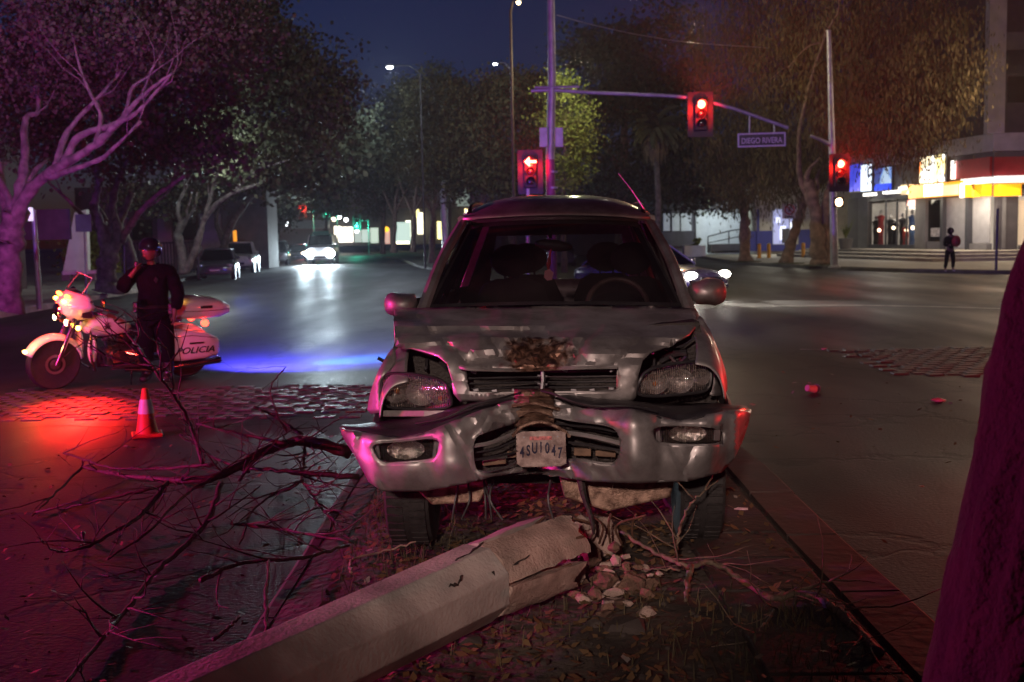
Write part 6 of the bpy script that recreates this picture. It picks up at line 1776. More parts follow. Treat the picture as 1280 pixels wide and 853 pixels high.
def crown(blobs, n, size, mat, parent, droop=0.0, clump=.55, name='crown', per=48):
    """leaf-sized faces gathered in clumps through the volume of several lobes"""
    o0 = np.array(ORG.get(parent.name, Vector((0, 0, 0))))
    vol = np.array([b[1][0] * b[1][1] * b[1][2] for b in blobs]) ** .75; vol /= vol.sum()
    pts = []
    nc = max(1, n // per)
    for (c, r_), f in zip(blobs, vol):
        k = max(3, int(nc * f))
        d_ = rng.normal(size=(k, 3)); d_ /= np.linalg.norm(d_, axis=1)[:, None]
        rad = rng.uniform(.35, 1.0, k) ** .6
        wob = 1 + .22 * np.sin(d_[:, 0] * 5 + c[0]) * np.cos(d_[:, 2] * 4 + c[1])
        cc = np.array(c) + d_ * np.array(r_) * (rad * wob)[:, None]
        cs = clump * .85 * rng.uniform(.5, 1.5, k)
        idx = np.repeat(np.arange(k), per)
        off = rng.normal(size=(k * per, 3)) * cs[idx][:, None] * np.array([1, 1, .6 if droop == 0 else .45])
        p = cc[idx] + off
        if droop > 0:
            p[:, 2] -= np.abs(rng.normal(size=k * per)) * droop * (.4 + .6 * rng.random(k)[idx])
        pts.append(p)
    p = np.vstack(pts); m_ = len(p)
    s = rng.uniform(.55, 1.35, m_) * size
    if droop > 0:
        a = np.stack([rng.normal(0, .18, m_), rng.normal(0, .18, m_), -np.ones(m_)], 1)
        az = rng.uniform(0, 2 * np.pi, m_); b = np.stack([np.cos(az), np.sin(az), np.zeros(m_)], 1) * .32; a = a * 1.5
    else:
        a = rng.normal(size=(m_, 3)); a /= np.linalg.norm(a, axis=1)[:, None]
        b = np.cross(a, rng.normal(size=(m_, 3))); b /= np.linalg.norm(b, axis=1)[:, None]; b *= .62
    v = np.zeros((m_ * 4, 3))
    for k, (u, w_) in enumerate(((-1, 0), (0, -.6), (1, 0), (0, .6))):
        v[k::4] = p + a * (u * s * .5)[:, None] + b * (w_ * s)[:, None]
    v -= o0
    me = bpy.data.meshes.new(name)
    me.vertices.add(m_ * 4); me.vertices.foreach_set('co', v.ravel())
    me.loops.add(m_ * 4); me.loops.foreach_set('vertex_index', np.arange(m_ * 4, dtype=np.int32))
    me.polygons.add(m_); me.polygons.foreach_set('loop_start', np.arange(0, m_ * 4, 4, dtype=np.int32))
    me.update(); me.materials.append(mat)
    o = bpy.data.objects.new(name, me); COL.objects.link(o); o.parent = parent
    return o
def PB_(px, py, Y, rpx, rpy=None, ry=None):
    """lobe from picture position and radii in pixels"""
    k = Y / FPX; rpy = rpy or rpx
    return (tuple(W(px, py, Y)), (rpx * k, ry or rpx * k, rpy * k))
def limbs(paths, mat, parent, name='trunk', seed=1, twig=0):
    rnd = random.Random(seed); first = None
    for pts, r0, r1 in paths:
        Pn = catmull([W(*p) if len(p) == 3 else Vector(p[:3]) for p in pts], 6); k = len(Pn)
        Pn = [p + Vector((rnd.uniform(-1, 1), rnd.uniform(-1, 1), rnd.uniform(-1, 1))) * r0 * .12 for p in Pn]
        mb = MB(); mb.tube(Pn, [(r0 + (r1 - r0) * (i / (k - 1)) ** .8) * (1 + .17 * rnd.uniform(-1, 1)) + (.3 * r0 * math.exp(-i * 1.2) if first is None else 0) for i in range(k)], 11)
        for q in range(twig):
            i = rnd.randrange(k // 2, k - 1); d_ = (Pn[i + 1] - Pn[i]).normalized(); p = Pn[i]; L = [p]
            for s_ in range(5):
                d_ = (d_ + Vector((rnd.uniform(-.5, .5), rnd.uniform(-.5, .5), rnd.uniform(-.25, .5)))).normalized(); L.append(L[-1] + d_ * rnd.uniform(.25, .5))
            mb.tube(L, [r1 * .8, r1 * .6, r1 * .5, r1 * .35, r1 * .25, r1 * .15], 6)
        o = mb.build(name if first is None else 'bough', mat, parent if first is None else first, smooth='full')
        if first is None: first = o
    return first
# T1: nearest tree on the left pavement
Y = 26.0
t1b = W(8, 386, Y); t1b.z = .14
t1 = thing('ficus_tree', 'nearest big tree on the left pavement with pale sprawling boughs lit purple', 'tree', t1b, group=None)
limbs([([(8, 386, Y), (12, 330, Y), (14, 290, Y), (20, 262, Y)], .31, .26),
       ([(14, 290, Y), (40, 235, Y - .3), (80, 206, Y - 1), (120, 180, Y - 1.6), (150, 152, Y - 2), (180, 118, Y - 2.4), (216, 90, Y - 2.8)], .18, .025),
       ([(80, 206, Y - 1), (100, 170, Y - 1.2), (150, 152, Y - 1.8), (165, 112, Y - 2), (190, 92, Y - 2)], .10, .02),
       ([(120, 180, Y - 1.6), (126, 145, Y - 1.6), (112, 115, Y - 1.6), (100, 85, Y - 1.6), (90, 42, Y - 1.6)], .06, .02),
       ([(70, 210, Y - .8), (85, 165, Y - .6), (125, 120, Y - .6), (153, 88, Y - .6)], .09, .02),
       ([(20, 262, Y), (30, 205, Y + .3), (32, 150, Y + .6), (48, 138, Y + .8), (45, 90, Y + 1)], .15, .03),
       ([(14, 290, Y), (2, 230, Y + .3), (-20, 150, Y), (-30, 60, Y)], .16, .05),
       ([(150, 152, Y - 2), (172, 140, Y - 2.2), (200, 110, Y - 2.5), (215, 92, Y - 2.8)], .06, .02),
       ([(60, 222, Y - .6), (90, 212, Y - 1.2), (130, 196, Y - 1.8), (176, 152, Y - 2.6)], .09, .03)], MAT['pale_bark'], t1, seed=3, twig=2)
crown([PB_(20, 30, Y + 1, 130, 95, 3.0), PB_(150, 10, Y, 130, 80, 2.8), PB_(-60, 110, Y + 2, 110, 90, 2.5), PB_(110, 90, Y + 2.5, 80, 45, 1.6), PB_(240, 30, Y + 1, 90, 60, 2.4)], 44000, .10, MAT['leaf_dark'], t1, clump=.42)
# T2
Y = 37.0
t2b = W(135, 362, Y); t2b.z = .14
t2 = thing('ficus_tree', 'second tree on the left pavement, forked trunk behind the motorcycle windshield', 'tree', t2b)
limbs([([(134, 366, Y), (133, 335, Y), (135, 318, Y)], .36, .33),
       ([(135, 320, Y), (128, 290, Y), (118, 262, Y), (122, 225, Y), (110, 180, Y)], .24, .06),
       ([(135, 320, Y), (147, 295, Y), (140, 255, Y), (152, 215, Y), (168, 185, Y)], .22, .06),
       ([(128, 292, Y), (108, 275, Y), (85, 250, Y), (60, 228, Y)], .10, .04),
       ([(152, 300, Y), (168, 275, Y - .5), (190, 250, Y - 1), (230, 220, Y - 2)], .16, .05),
       ([(168, 345, Y + 3), (160, 310, Y + 3), (150, 280, Y + 3), (165, 240, Y + 3)], .26, .12)], MAT['pale_bark'], t2, seed=5, twig=2)
crown([PB_(120, 170, Y, 100, 60, 3), PB_(210, 130, Y, 90, 70, 3), PB_(250, 60, Y, 90, 70, 3.2), PB_(60, 130, Y + 3, 100, 70, 3), PB_(250, 190, Y + 1, 60, 32, 2.4)], 21000, .18, MAT['leaf_dark'], t2, clump=.5)
# T3 whitish trunks lit by the canopy light
Y = 48.0
t3b = W(230, 342, Y); t3b.z = .14
t3 = thing('ficus_tree', 'third left tree with two pale trunks beside the parked dark sedan', 'tree', t3b)
limbs([([(231, 343, Y), (226, 310, Y), (222, 292, Y), (228, 280, Y)], .20, .15),
       ([(232, 340, Y), (242, 318, Y), (250, 295, Y), (258, 270, Y), (285, 245, Y - 1), (330, 228, Y - 2.5)], .19, .07),
       ([(256, 275, Y), (262, 250, Y), (272, 220, Y), (300, 195, Y)], .12, .05),
       ([(228, 282, Y), (222, 260, Y), (235, 230, Y)], .12, .06), ([(285, 246, Y - 1), (320, 215, Y - 2), (360, 200, Y - 3)], .08, .03)], MAT['pale_bark'], t3, seed=7, twig=2)
crown([PB_(270, 180, Y, 90, 50, 4), PB_(340, 150, Y - 1, 80, 75, 4), PB_(380, 110, Y - 1, 62, 62, 3.4), PB_(330, 70, Y, 75, 60, 4), PB_(412, 130, Y, 34, 42, 2), PB_(290, 20, Y, 60, 45, 3), PB_(200, 240, Y + 3, 60, 26, 3)], 27000, .19, MAT['leaf_dark'], t3, clump=.6)
# further left trees
for i, (px, py, Y, tx, lab, bl) in enumerate((
        (278, 336, 62, 276, 'fourth left tree, behind the white pickup', [(330, 200, 70, 40), (390, 190, 60, 45), (270, 215, 50, 30)]),
        (318, 325, 82, 322, 'far left tree with shaded crown beyond the parked pickup', [(345, 232, 36, 30), (410, 190, 48, 42), (445, 175, 34, 42)]),
        (345, 318, 104, 350, 'last dark tree of the left row beside the distant red signal', [(345, 255, 22, 30), (392, 212, 34, 28), (440, 210, 30, 36)]))):
    b0 = W(px, py, Y); b0.z = .14
    t_ = thing('ficus_tree', lab, 'tree', b0)
    limbs([([(px, py, Y), (px + 2, py - 28, Y), (px + 14, py - 60, Y), (px + 40, py - 95, Y)], .28, .12), ([(px + 2, py - 30, Y), (px - 8, py - 62, Y), (px + 2, py - 95, Y)], .18, .08)], MAT['pale_bark'], t_, seed=i, twig=1)
    crown([PB_(a, b, Y, c_, d_, 4) for a, b, c_, d_ in bl], 6500, .34, MAT['leaf_dark'], t_, clump=.8)
# small lit bush tree in front of the minibus shops
b0 = W(408, 305, 118); b0.z = .1
t_ = thing('street_tree', 'small yellow-green lit tree above the distant minibus', 'tree', b0)
limbs([([(408, 305, 118), (408, 280, 118), (410, 262, 118)], .2, .1)], MAT['bark'], t_)
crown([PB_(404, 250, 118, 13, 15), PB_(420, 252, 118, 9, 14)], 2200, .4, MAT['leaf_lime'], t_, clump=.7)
# island trees, centre
isl_t = [
    (478, 318, 96, [(470, 200, 34, 60), (495, 160, 40, 55), (470, 250, 26, 22)], 'leaf_dark', 'first slim tree of the traffic island row, furthest left'),
    (492, 316, 88, [(505, 215, 34, 40), (515, 140, 36, 40)], 'leaf_dark', 'second slim dark tree of the island row, before the lit shopfronts'),
    (516, 315, 84, [(540, 120, 44, 34), (530, 185, 46, 50)], 'leaf_mid', 'third island tree, its trunk left of the white utility pole'),
    (540, 332, 74, [(555, 190, 50, 50), (560, 130, 36, 32)], 'leaf_mid', 'nearest island tree with a thin trunk beside the SUV roof'),
    (600, 320, 66, [(600, 150, 60, 48), (580, 215, 60, 34), (630, 120, 36, 30)], 'leaf_mid', 'broad brownish-green tree with fanned boughs left of the arrow signal'),
    (640, 322, 62, [(650, 170, 48, 56), (645, 225, 34, 24), (660, 115, 28, 24)], 'leaf_mid', 'brownish tree behind the red arrow signal'),
]
for i, (px, py, Y, bl, lm, lab) in enumerate(isl_t):
    b0 = W(px, py, Y); b0.z = .12
    t_ = thing('street_tree', lab, 'tree', b0)
    P_ = [([(px, py, Y), (px + 1, 285, Y), (px + 3, 250, Y), (px + 8, 215, Y)], .22, .10), ([(px + 1, 270, Y), (px - 14, 235, Y), (px - 20, 205, Y)], .10, .05), ([(px + 2, 265, Y), (px + 20, 230, Y), (px + 30, 205, Y)], .10, .05)]
    limbs(P_, MAT['bark'], t_, seed=20 + i, twig=1)
    crown([PB_(a, b, Y, c_, d_, 3) for a, b, c_, d_ in bl], 12500, .19, MAT[lm], t_, clump=.62)
# lime-lit tree by the mast
b0 = W(706, 350, 50); b0.z = .12
t_ = thing('street_tree', 'yellow-green tree glowing under the lamp just right of the signal mast', 'tree', b0)
limbs([([(706, 350, 50), (704, 260, 50), (706, 200, 50), (708, 140, 50)], .14, .05)], MAT['bark'], t_, twig=4)
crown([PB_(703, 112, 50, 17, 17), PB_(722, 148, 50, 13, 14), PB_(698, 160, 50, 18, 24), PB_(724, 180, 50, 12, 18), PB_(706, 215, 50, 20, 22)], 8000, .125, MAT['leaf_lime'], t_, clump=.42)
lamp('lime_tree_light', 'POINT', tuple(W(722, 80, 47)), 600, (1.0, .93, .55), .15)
# big dark tree right of the mast
b0 = W(775, 330, 80); b0.z = .1
t_ = thing('tall_tree', 'huge nearly black tree filling the sky right of the signal mast', 'tree', b0)
limbs([([(775, 330, 80), (778, 260, 80), (780, 180, 80), (785, 100, 80)], .5, .2), ([(780, 220, 80), (745, 160, 80), (735, 110, 80)], .25, .1)], MAT['bark'], t_, twig=2)
crown([PB_(765, 90, 80, 58, 62, 4), PB_(820, 75, 80, 66, 66, 4), PB_(775, 160, 80, 68, 60, 4), PB_(840, 150, 80, 60, 60, 4), PB_(790, 235, 80, 80, 36, 4), PB_(870, 220, 82, 60, 50, 4), PB_(735, 60, 80, 25, 28, 3)], 26000, .30, MAT['leaf_dark'], t_, clump=.9)
# palm with a skirt of dead fronds
Y = 62; b0 = W(822, 322, Y); b0.z = .1
pt = thing('palm_tree', 'slim palm with a hanging skirt of dead fronds in front of the dark tree', 'palm tree', b0)
MB().tube([W(822, 322, Y), W(823, 250, Y), W(820, 190, Y), W(818, 165, Y)], [.2, .16, .15, .17], 12).build('trunk', MAT['pale_bark'], pt, smooth=True)
MAT['dead_frond'] = M('dead_palm_frond', (.20, .15, .09), .8, 0, .4, 6)
mb = MB()
for i in range(240):
    a = random.uniform(0, 6.28); r_ = random.uniform(.15, .75); c = W(818, 168 + random.uniform(-6, 12), Y)
    p0 = c + Vector((.1 * math.cos(a), .1 * math.sin(a), 0)); p1 = c + Vector((r_ * math.cos(a), r_ * math.sin(a), -.5)); p2 = p1 + Vector((.02, 0, -random.uniform(.5, 1.0)))
    w_ = Vector((-math.sin(a), math.cos(a), 0)) * .05
    mb.add([p0 - w_, p0 + w_, p1 + w_, p1 - w_, p2], [(0, 1, 2, 3), (3, 2, 4)])
mb.build('frond_skirt', MAT['dead_frond'], pt, fix=False)
mb = MB()
for i in range(38):
    a = random.uniform(0, 6.28); el = random.uniform(-.3, 1.2); c = W(818, 160, Y); L = random.uniform(1.4, 2.1); prev = c; d_ = Vector((math.cos(a) * math.cos(el), math.sin(a) * math.cos(el), math.sin(el)))
    w_ = Vector((-math.sin(a), math.cos(a), 0))
    for s_ in range(7):
        nx_ = prev + d_ * L / 7; d_ = (d_ + Vector((0, 0, -.22))).normalized()
        for sg in (-1, 1):
            mb.add([prev, nx_, nx_ + w_ * sg * .38 * (1 - s_ / 9) + Vector((0, 0, -.16)), prev + w_ * sg * .30 * (1 - s_ / 9) + Vector((0, 0, -.14))], [(0, 1, 2, 3)])
        prev = nx_
mb.build('crown', MAT['leaf_dark'], pt, fix=False)
# pepper trees on the right pavement
MAT['pep_bark'] = M('pepper_bark', (.20, .13, .09), .9, 0, .4, 4, bump=.8, bscale=18)
pep = [
    (932, 324, 62, 'left pepper tree with a straight stout trunk and drooping foliage by the ramp', [([(932, 326, 62), (931, 290, 62), (930, 260, 62), (925, 225, 62)], .34, .22), ([(930, 262, 62), (948, 225, 62), (960, 180, 61)], .2, .1), ([(928, 250, 62), (905, 210, 62), (900, 170, 62)], .16, .08)],
     [(915, 60, 58, 75), (905, 160, 50, 60), (945, 170, 60, 60), (930, 220, 46, 36), (960, 30, 60, 60)]),
    (984, 328, 57, 'leaning pepper tree trunk right of the blue building door', [([(982, 330, 57), (990, 300, 57), (1000, 268, 57), (1010, 230, 57), (1010, 180, 57)], .30, .16), ([(1008, 235, 57), (1030, 190, 57), (1050, 150, 57)], .14, .06)],
     [(990, 60, 60, 70), (1000, 140, 60, 60), (990, 205, 46, 44), (1040, 30, 70, 60)]),
    (1024, 330, 53, 'twin-stemmed gnarled pepper tree directly behind the right signal pole', [([(1024, 332, 53), (1022, 300, 53), (1018, 262, 53), (1010, 225, 53)], .40, .26), ([(1030, 330, 53), (1034, 295, 53), (1032, 255, 53), (1045, 215, 53), (1075, 160, 52), (1098, 115, 51)], .28, .06),
      ([(1018, 262, 53), (1000, 220, 53), (1002, 150, 52), (1028, 55, 51), (1050, 12, 51)], .16, .05), ([(1030, 52, 51), (1008, 60, 51), (985, 85, 51)], .05, .02)],
     [(1080, 60, 80, 80), (1120, 120, 66, 66), (1050, 130, 56, 56), (1160, 60, 60, 70), (1130, 160, 44, 28), (1185, 100, 34, 50), (1085, 155, 34, 26)]),
]
for i, (px, py, Y, lab, lm, bl) in enumerate(pep):
    b0 = W(px, py, Y); b0.z = .14
    t_ = thing('pepper_tree', lab, 'tree', b0)
    limbs(lm, MAT['pep_bark'], t_, seed=40 + i, twig=2)
    crown([PB_(a, b, Y - 1, c_, d_, 2.6) for a, b, c_, d_ in bl], 34000 if i == 2 else 22000, .15, MAT['leaf_pepper'], t_, droop=.95, clump=.5, per=34)
    MB().lathe([(.9, .14), (.85, .18), (.0, .2)], (b0.x, b0.y, 0), 'Z', 14).build('root_mound', MAT['verge'], t_, smooth=True)
# ------------------------------------------------------------------ right hand corner building
MAT['render_grey'] = M('grey_render', (.16, .15, .15), .85, 0, .15, 2)
MAT['render_dark'] = M('dark_render', (.07, .06, .065), .8, 0, .2, 2)
MAT['render_pink'] = M('pale_mauve_render', (.42, .38, .42), .8, 0, .12, 2)
MAT['render_white'] = M('white_render', (.7, .72, .72), .8, 0, .08, 2)
MAT['red_fascia'] = M('red_fascia', (.42, .025, .03), .5, 0, .1, 3)
MAT['shutter'] = M('metal_shutter', (.52, .50, .50), .5, .3, .1, 3)
MAT['shop_glow'] = E('glowing_shop_wall', (.95, .82, .66), .42, (.6, .55, .5))  # room light put into the back wall as its own glow
MAT['sill'] = M('dark_metal_frame', (.08, .08, .09), .4, .5, .1, 5)
PA = W(1062, 300, 74); PD = W(1241, 300, 58)
A2 = Vector((PA.x, PA.y, 0)); D2 = Vector((PD.x, PD.y, 0)); wd = (D2 - A2).normalized(); wn_ = Vector((wd.y, -wd.x, 0))
if wn_.dot(-A2) < 0: wn_ = -wn_
CAMP = Vector((0, 0, CAMH))
def onwall(px, py, off=0.0, O=A2, n=wn_):
    d_ = ray(px, py); o_ = O + n * off
    t = (o_ - CAMP).dot(n) / d_.dot(n)
    return CAMP + d_ * t
bld = thing('corner_building', 'corner shop building with red fascia, lit yellow sign box and pale column above', 'building', D2 + Vector((3, 6, .14)))
def wrect(px0, px1, py0, py1, mat, name, off=0.0, depth=.1, parent=None, mods=None, side='left'):
    """box lying on the street wall between picture columns px0, px1 and rows py0, py1 (measured at its middle)"""
    pm = (px0 + px1) / 2; ym = (py0 + py1) / 2
    a = onwall(px0, ym); b = onwall(px1, ym); z1_ = onwall(pm, py0).z; z0_ = onwall(pm, py1).z
    if side == 'front': a = Vector((W(px0, ym, D2.y).x, D2.y, 0)); b = Vector((W(px1, ym, D2.y).x, D2.y, 0)); z1_ = W(pm, py0, D2.y).z; z0_ = W(pm, py1, D2.y).z; n = Vector((0, -1, 0))
    else: n = wn_
    a = Vector((a.x, a.y, 0)) + n * off; b = Vector((b.x, b.y, 0)) + n * off
    mb = MB(); mb.prism([a + Vector((0, 0, z0_)), b + Vector((0, 0, z0_)), b + Vector((0, 0, z1_)), a + Vector((0, 0, z1_))], n * depth)
    return mb.build(name, mat, parent or bld, mods=mods)
H = 20
R2 = D2 + Vector((16, 0, 0)); B2 = A2 + Vector((18, 6, 0))
def ringz(z): return [A2 + Vector((0, 0, z)), D2 + Vector((0, 0, z)), R2 + Vector((0, 0, z)), R2 + Vector((0, 14, z)), B2 + Vector((0, 0, z))]
inn = .9   # ground floor is set back behind the glazing
MB().loft([[p + Vector((inn, inn, 0)) if i < 3 else p for i, p in enumerate(ringz(.0))], [p + Vector((inn, inn, 0)) if i < 3 else p for i, p in enumerate(ringz(3.6))]]).build('ground_floor', MAT['shop_glow'], bld)
MB().loft([ringz(3.4), ringz(5.55)]).build('fascia_band', MAT['render_grey'], bld)
MB().loft([[p + (p - ringz(0)[3]).normalized() * .12 for p in ringz(5.552)], [p + (p - ringz(0)[3]).normalized() * .12 for p in ringz(6.45)]]).build('spandrel', MAT['render_pink'], bld)
MB().loft([[p.lerp(ringz(0)[3] + Vector((0, 0, 0)), .03) * 1 if False else p for p in ringz(6.452)], ringz(H)]).build('upper_wall', MAT['render_dark'], bld)
# pale column at the corner, upper windows
c = D2 + wn_ * .15
MB().box((c.x + .05, c.y - .1, 13.2), (.85, .5, 13.5)).build('column', MAT['render_pink'], bld)
wrect(1257, 1276, 64, 92, MAT['sill'], 'window', .02, .06, side='front'); wrect(1259, 1330, 95, 128, MAT['dark_glass'], 'window', .02, .06, side='front')
wrect(1256, 1330, 40, 62, MAT['render_grey'], 'window_blind', .02, .05, side='front')
for (a_, b_) in ((1085, 1110), (1125, 1150), (1168, 1195), (1208, 1230)):
    for (c_, d_) in ((40, 90), (105, 150)): wrect(a_, b_, c_, d_, MAT['sill'], 'window', .01, .05)
# red fascia and bright strip
wrect(1196, 1241, 199, 222, MAT['red_fascia'], 'red_fascia', .02, .15)
wrect(1241.5, 1330, 196, 219, MAT['red_fascia'], 'red_fascia', .02, .15, side='front')
MAT['strip'] = E('lit_white_strip', (1, .93, .88), 1.4)
wrect(1212, 1241, 223, 230, MAT['strip'], 'light_strip', .02, .5)
wrect(1241.5, 1330, 220, 228, MAT['strip'], 'light_strip', .02, .5, side='front')
MAT['yel'] = E('lit_yellow_sign', (1.0, .42, .01), .95); MAT['whitesign'] = E('lit_white_sign', (1, .95, .85), 2.4)
MAT['cream'] = E('lit_cream_sign', (1, .75, .42), .9)
sb_ = wrect(1148, 1216, 229, 246, MAT['yel'], 'sign_box', .05, .55)
wrect(1168, 1192, 230, 245, MAT['whitesign'], 'sign_panel', .62, .02, sb_); wrect(1192, 1212, 231, 244, MAT['cream'], 'sign_panel', .62, .02, sb_)
wrect(1214, 1219, 229, 247, MAT['whitesign'], 'sign_panel', .62, .02, sb_)
MAT['yellow_plain'] = M('yellow_awning', (.75, .35, .02), .5, 0, .1, 3)
sb2 = wrect(1219, 1241, 231, 246, MAT['yel'], 'sign_box', .05, .55)
sb3 = wrect(1241.5, 1330, 230, 245, MAT['yel'], 'sign_box', .05, .55, side='front')
wrect(1229, 1232, 230, 247, MAT['yellow_plain'], 'sign_mullion', .61, .03, sb2); wrect(1270, 1276, 231, 246, MAT['rust_pole'], 'sign_mullion', .61, .03, sb3, side='front')
# big lit poster and blue displays on the wall
def poster(px0, px1, py0, py1, cell, name, off=.2, amp=2.4):
    mt, nt, b, out = _newmat(name)
    tc = nt.nodes.new('ShaderNodeTexCoord'); nz = nt.nodes.new('ShaderNodeTexNoise'); nz.inputs['Scale'].default_value = cell[0]; nz.inputs['Detail'].default_value = 1.5
    nt.links.new(tc.outputs['Object'], nz.inputs['Vector']); cr = nt.nodes.new('ShaderNodeValToRGB'); cr.color_ramp.interpolation = 'CONSTANT'
    els = cell[1]
    cr.color_ramp.elements[0].position = 0; cr.color_ramp.elements[0].color = (*els[0][1], 1)
    cr.color_ramp.elements[1].position = els[1][0]; cr.color_ramp.elements[1].color = (*els[1][1], 1)
    for e in els[2:]:
        q = cr.color_ramp.elements.new(e[0]); q.color = (*e[1], 1)
    nt.links.new(nz.outputs['Fac'], cr.inputs['Fac']); nt.links.new(cr.outputs['Color'], b.inputs['Emission Color']); nt.links.new(cr.outputs['Color'], b.inputs['Base Color'])
    b.inputs['Emission Strength'].default_value = amp
    return wrect(px0, px1, py0, py1, mt, name, off, .12)
wrect(1153, 1186, 193, 229, MAT['sill'], 'poster_frame', .02, .12)
poster(1155, 1184, 195, 228, (.55, [(0, (.9, .25, .05)), (.36, (1, .85, .55)), (.45, (1, .95, .85)), (.60, (1, .8, .35))]), 'lit_poster', .15, 2.6)
wrect(1064, 1093, 205, 240, MAT['sill'], 'display_frame', .02, .12)
poster(1065, 1080, 206, 239, (.6, [(0, (.05, .06, .6)), (.45, (.12, .12, .85)), (.55, (.3, .25, 1))]), 'blue_display', .15, 1.2)
poster(1081, 1092, 206, 239, (.6, [(0, (.75, .85, 1)), (.5, (.05, .06, .1)), (.56, (.8, .9, 1))]), 'white_display', .15, 2.0)
wrect(1097, 1118, 208, 239, MAT['sill'], 'display_frame', .02, .12)
poster(1098, 1117, 210, 230, (.7, [(0, (.04, .06, .25)), (.48, (.2, .35, .75)), (.56, (.45, .6, .8))]), 'blue_display', .15, 1.0)
poster(1098, 1117, 230, 238, (.1, [(0, (.02, .06, .7)), (.9, (.02, .06, .7))]), 'blue_display', .15, 1.4)
wrect(1195, 1199, 201, 224, MAT['whitesign'], 'vertical_lamp', .2, .1)
for a_, b_, y_ in ((1092, 1104, 243), (1117, 1136, 240), (1137, 1146, 235)): wrect(a_, b_, y_ - 1.6, y_ + 2.0, MAT['whitesign'], 'awning_lamp', .4, .3)
wrect(1138, 1148, 231, 243, MAT['cream'], 'sign_panel', .3, .3)
# ground floor bays
wrect(1063, 1078, 248, 312, MAT['render_dark'], 'doorway', .0, .2); wrect(1078, 1090, 246, 312, MAT['render_grey'], 'pier', .0, .3)
for a_, b_ in ((1090, 1109), (1110, 1123), (1124, 1135), (1136, 1151)):
    w0 = wrect(a_, b_, 250, 306, MAT['clear_glass'], 'shop_window', .1, .02)
    wrect(a_ - .6, a_ + .6, 248, 310, MAT['sill'], 'window_frame', .1, .08, w0)
wrect(1089, 1152, 306, 312, MAT['sill'], 'window_sill', .05, .2); wrect(1089, 1152, 247, 250, MAT['sill'], 'window_head', .05, .2)
wrect(1138, 1149, 250, 257, E('lit_pink_sign', (1, .45, .4), .9), 'shop_sign', .15, .05)
MAT['red_cloth2'] = M('red_clothing', (.6, .05, .05), .6, 0, .3, 6); MAT['blue_cloth'] = M('blue_clothing', (.1, .2, .5), .6, 0, .3, 6)
for i, (px, y0, y1, mm) in enumerate(((1101, 262, 304, 'red_cloth2'), (1113, 268, 306, 'black'), (1128, 266, 306, 'black'), (1140, 262, 306, 'blue_cloth'), (1147, 260, 306, 'white_paint'), (1095, 270, 304, 'leaf_mid'), (1119, 274, 306, 'navy'), (1132, 280, 306, 'red_cloth2'))):
    b0 = onwall(px, 285, -.45); z0_ = .6; s_ = (onwall(px, y0).z - .6)
    m_ = thing('mannequin', ('mannequin in red behind the first lit shop window', 'dark-clothed mannequin left of the shop door', 'dark-clothed mannequin right of the shop door', 'mannequin in blue under the small pink shop sign', 'pale mannequin at the right end of the lit window', 'leafy display plant at the left end of the lit window', 'small navy mannequin in the shop doorway', 'short mannequin in red in the third window')[i], 'mannequin' if mm != 'leaf_mid' else 'plant', Vector((b0.x, b0.y, z0_)))
    MB().lathe([(.05, 0), (.18, .02), (.14, s_ * .35), (.20, s_ * .55), (.16, s_ * .66), (.24, s_ * .82), (.06, s_ * .87)], (b0.x, b0.y, z0_), 'Z', 12).build('torso', MAT[mm], m_, smooth=True)
    hb = MB(); hb.ball((b0.x, b0.y, z0_ + s_ * .94), (.10, .11, .13), 10, 8); hb.build('head', MAT['white_paint'], m_, smooth=True)
for i, px in enumerate((1099, 1117, 1133, 1141)):
    b0 = onwall(px, 288 - 3 * (i % 2), -.3); o = MB(); o.ball(b0, .11, 10, 8); q = o.build('shop_lamp', MAT['warm_lamp'], smooth=True, origin=b0)
    props(q, ('round lamp glowing beside the red mannequin', 'round lamp glowing left of the shop door', 'round lamp glowing above the third shop window sill', 'round lamp glowing under the pink shop sign')[i], 'lamp')
wrect(1151, 1164, 248, 312, MAT['render_grey'], 'pier', .0, .35)
wrect(1164, 1182, 250, 302, MAT['dark_glass'], 'dark_window', .15, .03); wrect(1164, 1182, 302, 312, MAT['render_grey'], 'window_sill', .05, .25)
wrect(1168, 1181, 285, 297, MAT['cream'], 'window_notice', .1, .02) if False else wrect(1168, 1181, 285, 296, M('notice_card', (.5, .47, .45), .6, 0, .5, 8), 'window_notice', .2, .02)
def shutter(px0, px1, py0, py1):
    sh = wrect(px0, px1, py0, py1, MAT['shutter'], 'shutter', .1, .04)
    n_ = 16
    for k in range(n_):
        y_ = py0 + (py1 - py0) * (k + .5) / n_; wrect(px0 + .3, px1 - .3, y_ - 1.0, y_ + .6, MAT['shutter'], 'slat', .14, .03, sh)
shutter(1186, 1215, 247, 311); shutter(1219, 1240.5, 247, 304)
wrect(1182.5, 1185.5, 246, 312, MAT['sill'], 'door_frame', .05, .3); wrect(1215, 1218.5, 240, 314, MAT['sill'], 'door_frame', .05, .35)
wrect(1219, 1241, 304.5, 313, MAT['render_grey'], 'plinth', .05, .3)
text('SALA', MAT['sign_frame'], bld, onwall(1200, 263, .2), (R(90), 0, math.atan2(wd.y, wd.x)), .5) if False else None
wrect(1242, 1268, 246, 314, MAT['render_dark'], 'pier', .0, .4, side='front'); wrect(1248, 1252, 246, 314, MAT['render_grey'], 'pier', .41, .1, side='front')
wrect(1269, 1330, 250, 306, E('lit_cream_window', (1, .78, .5), .35, (.5, .4, .3)), 'shop_window', .3, .03, side='front'); wrect(1269, 1330, 306, 314, MAT['render_grey'], 'window_sill', .3, .1, side='front')
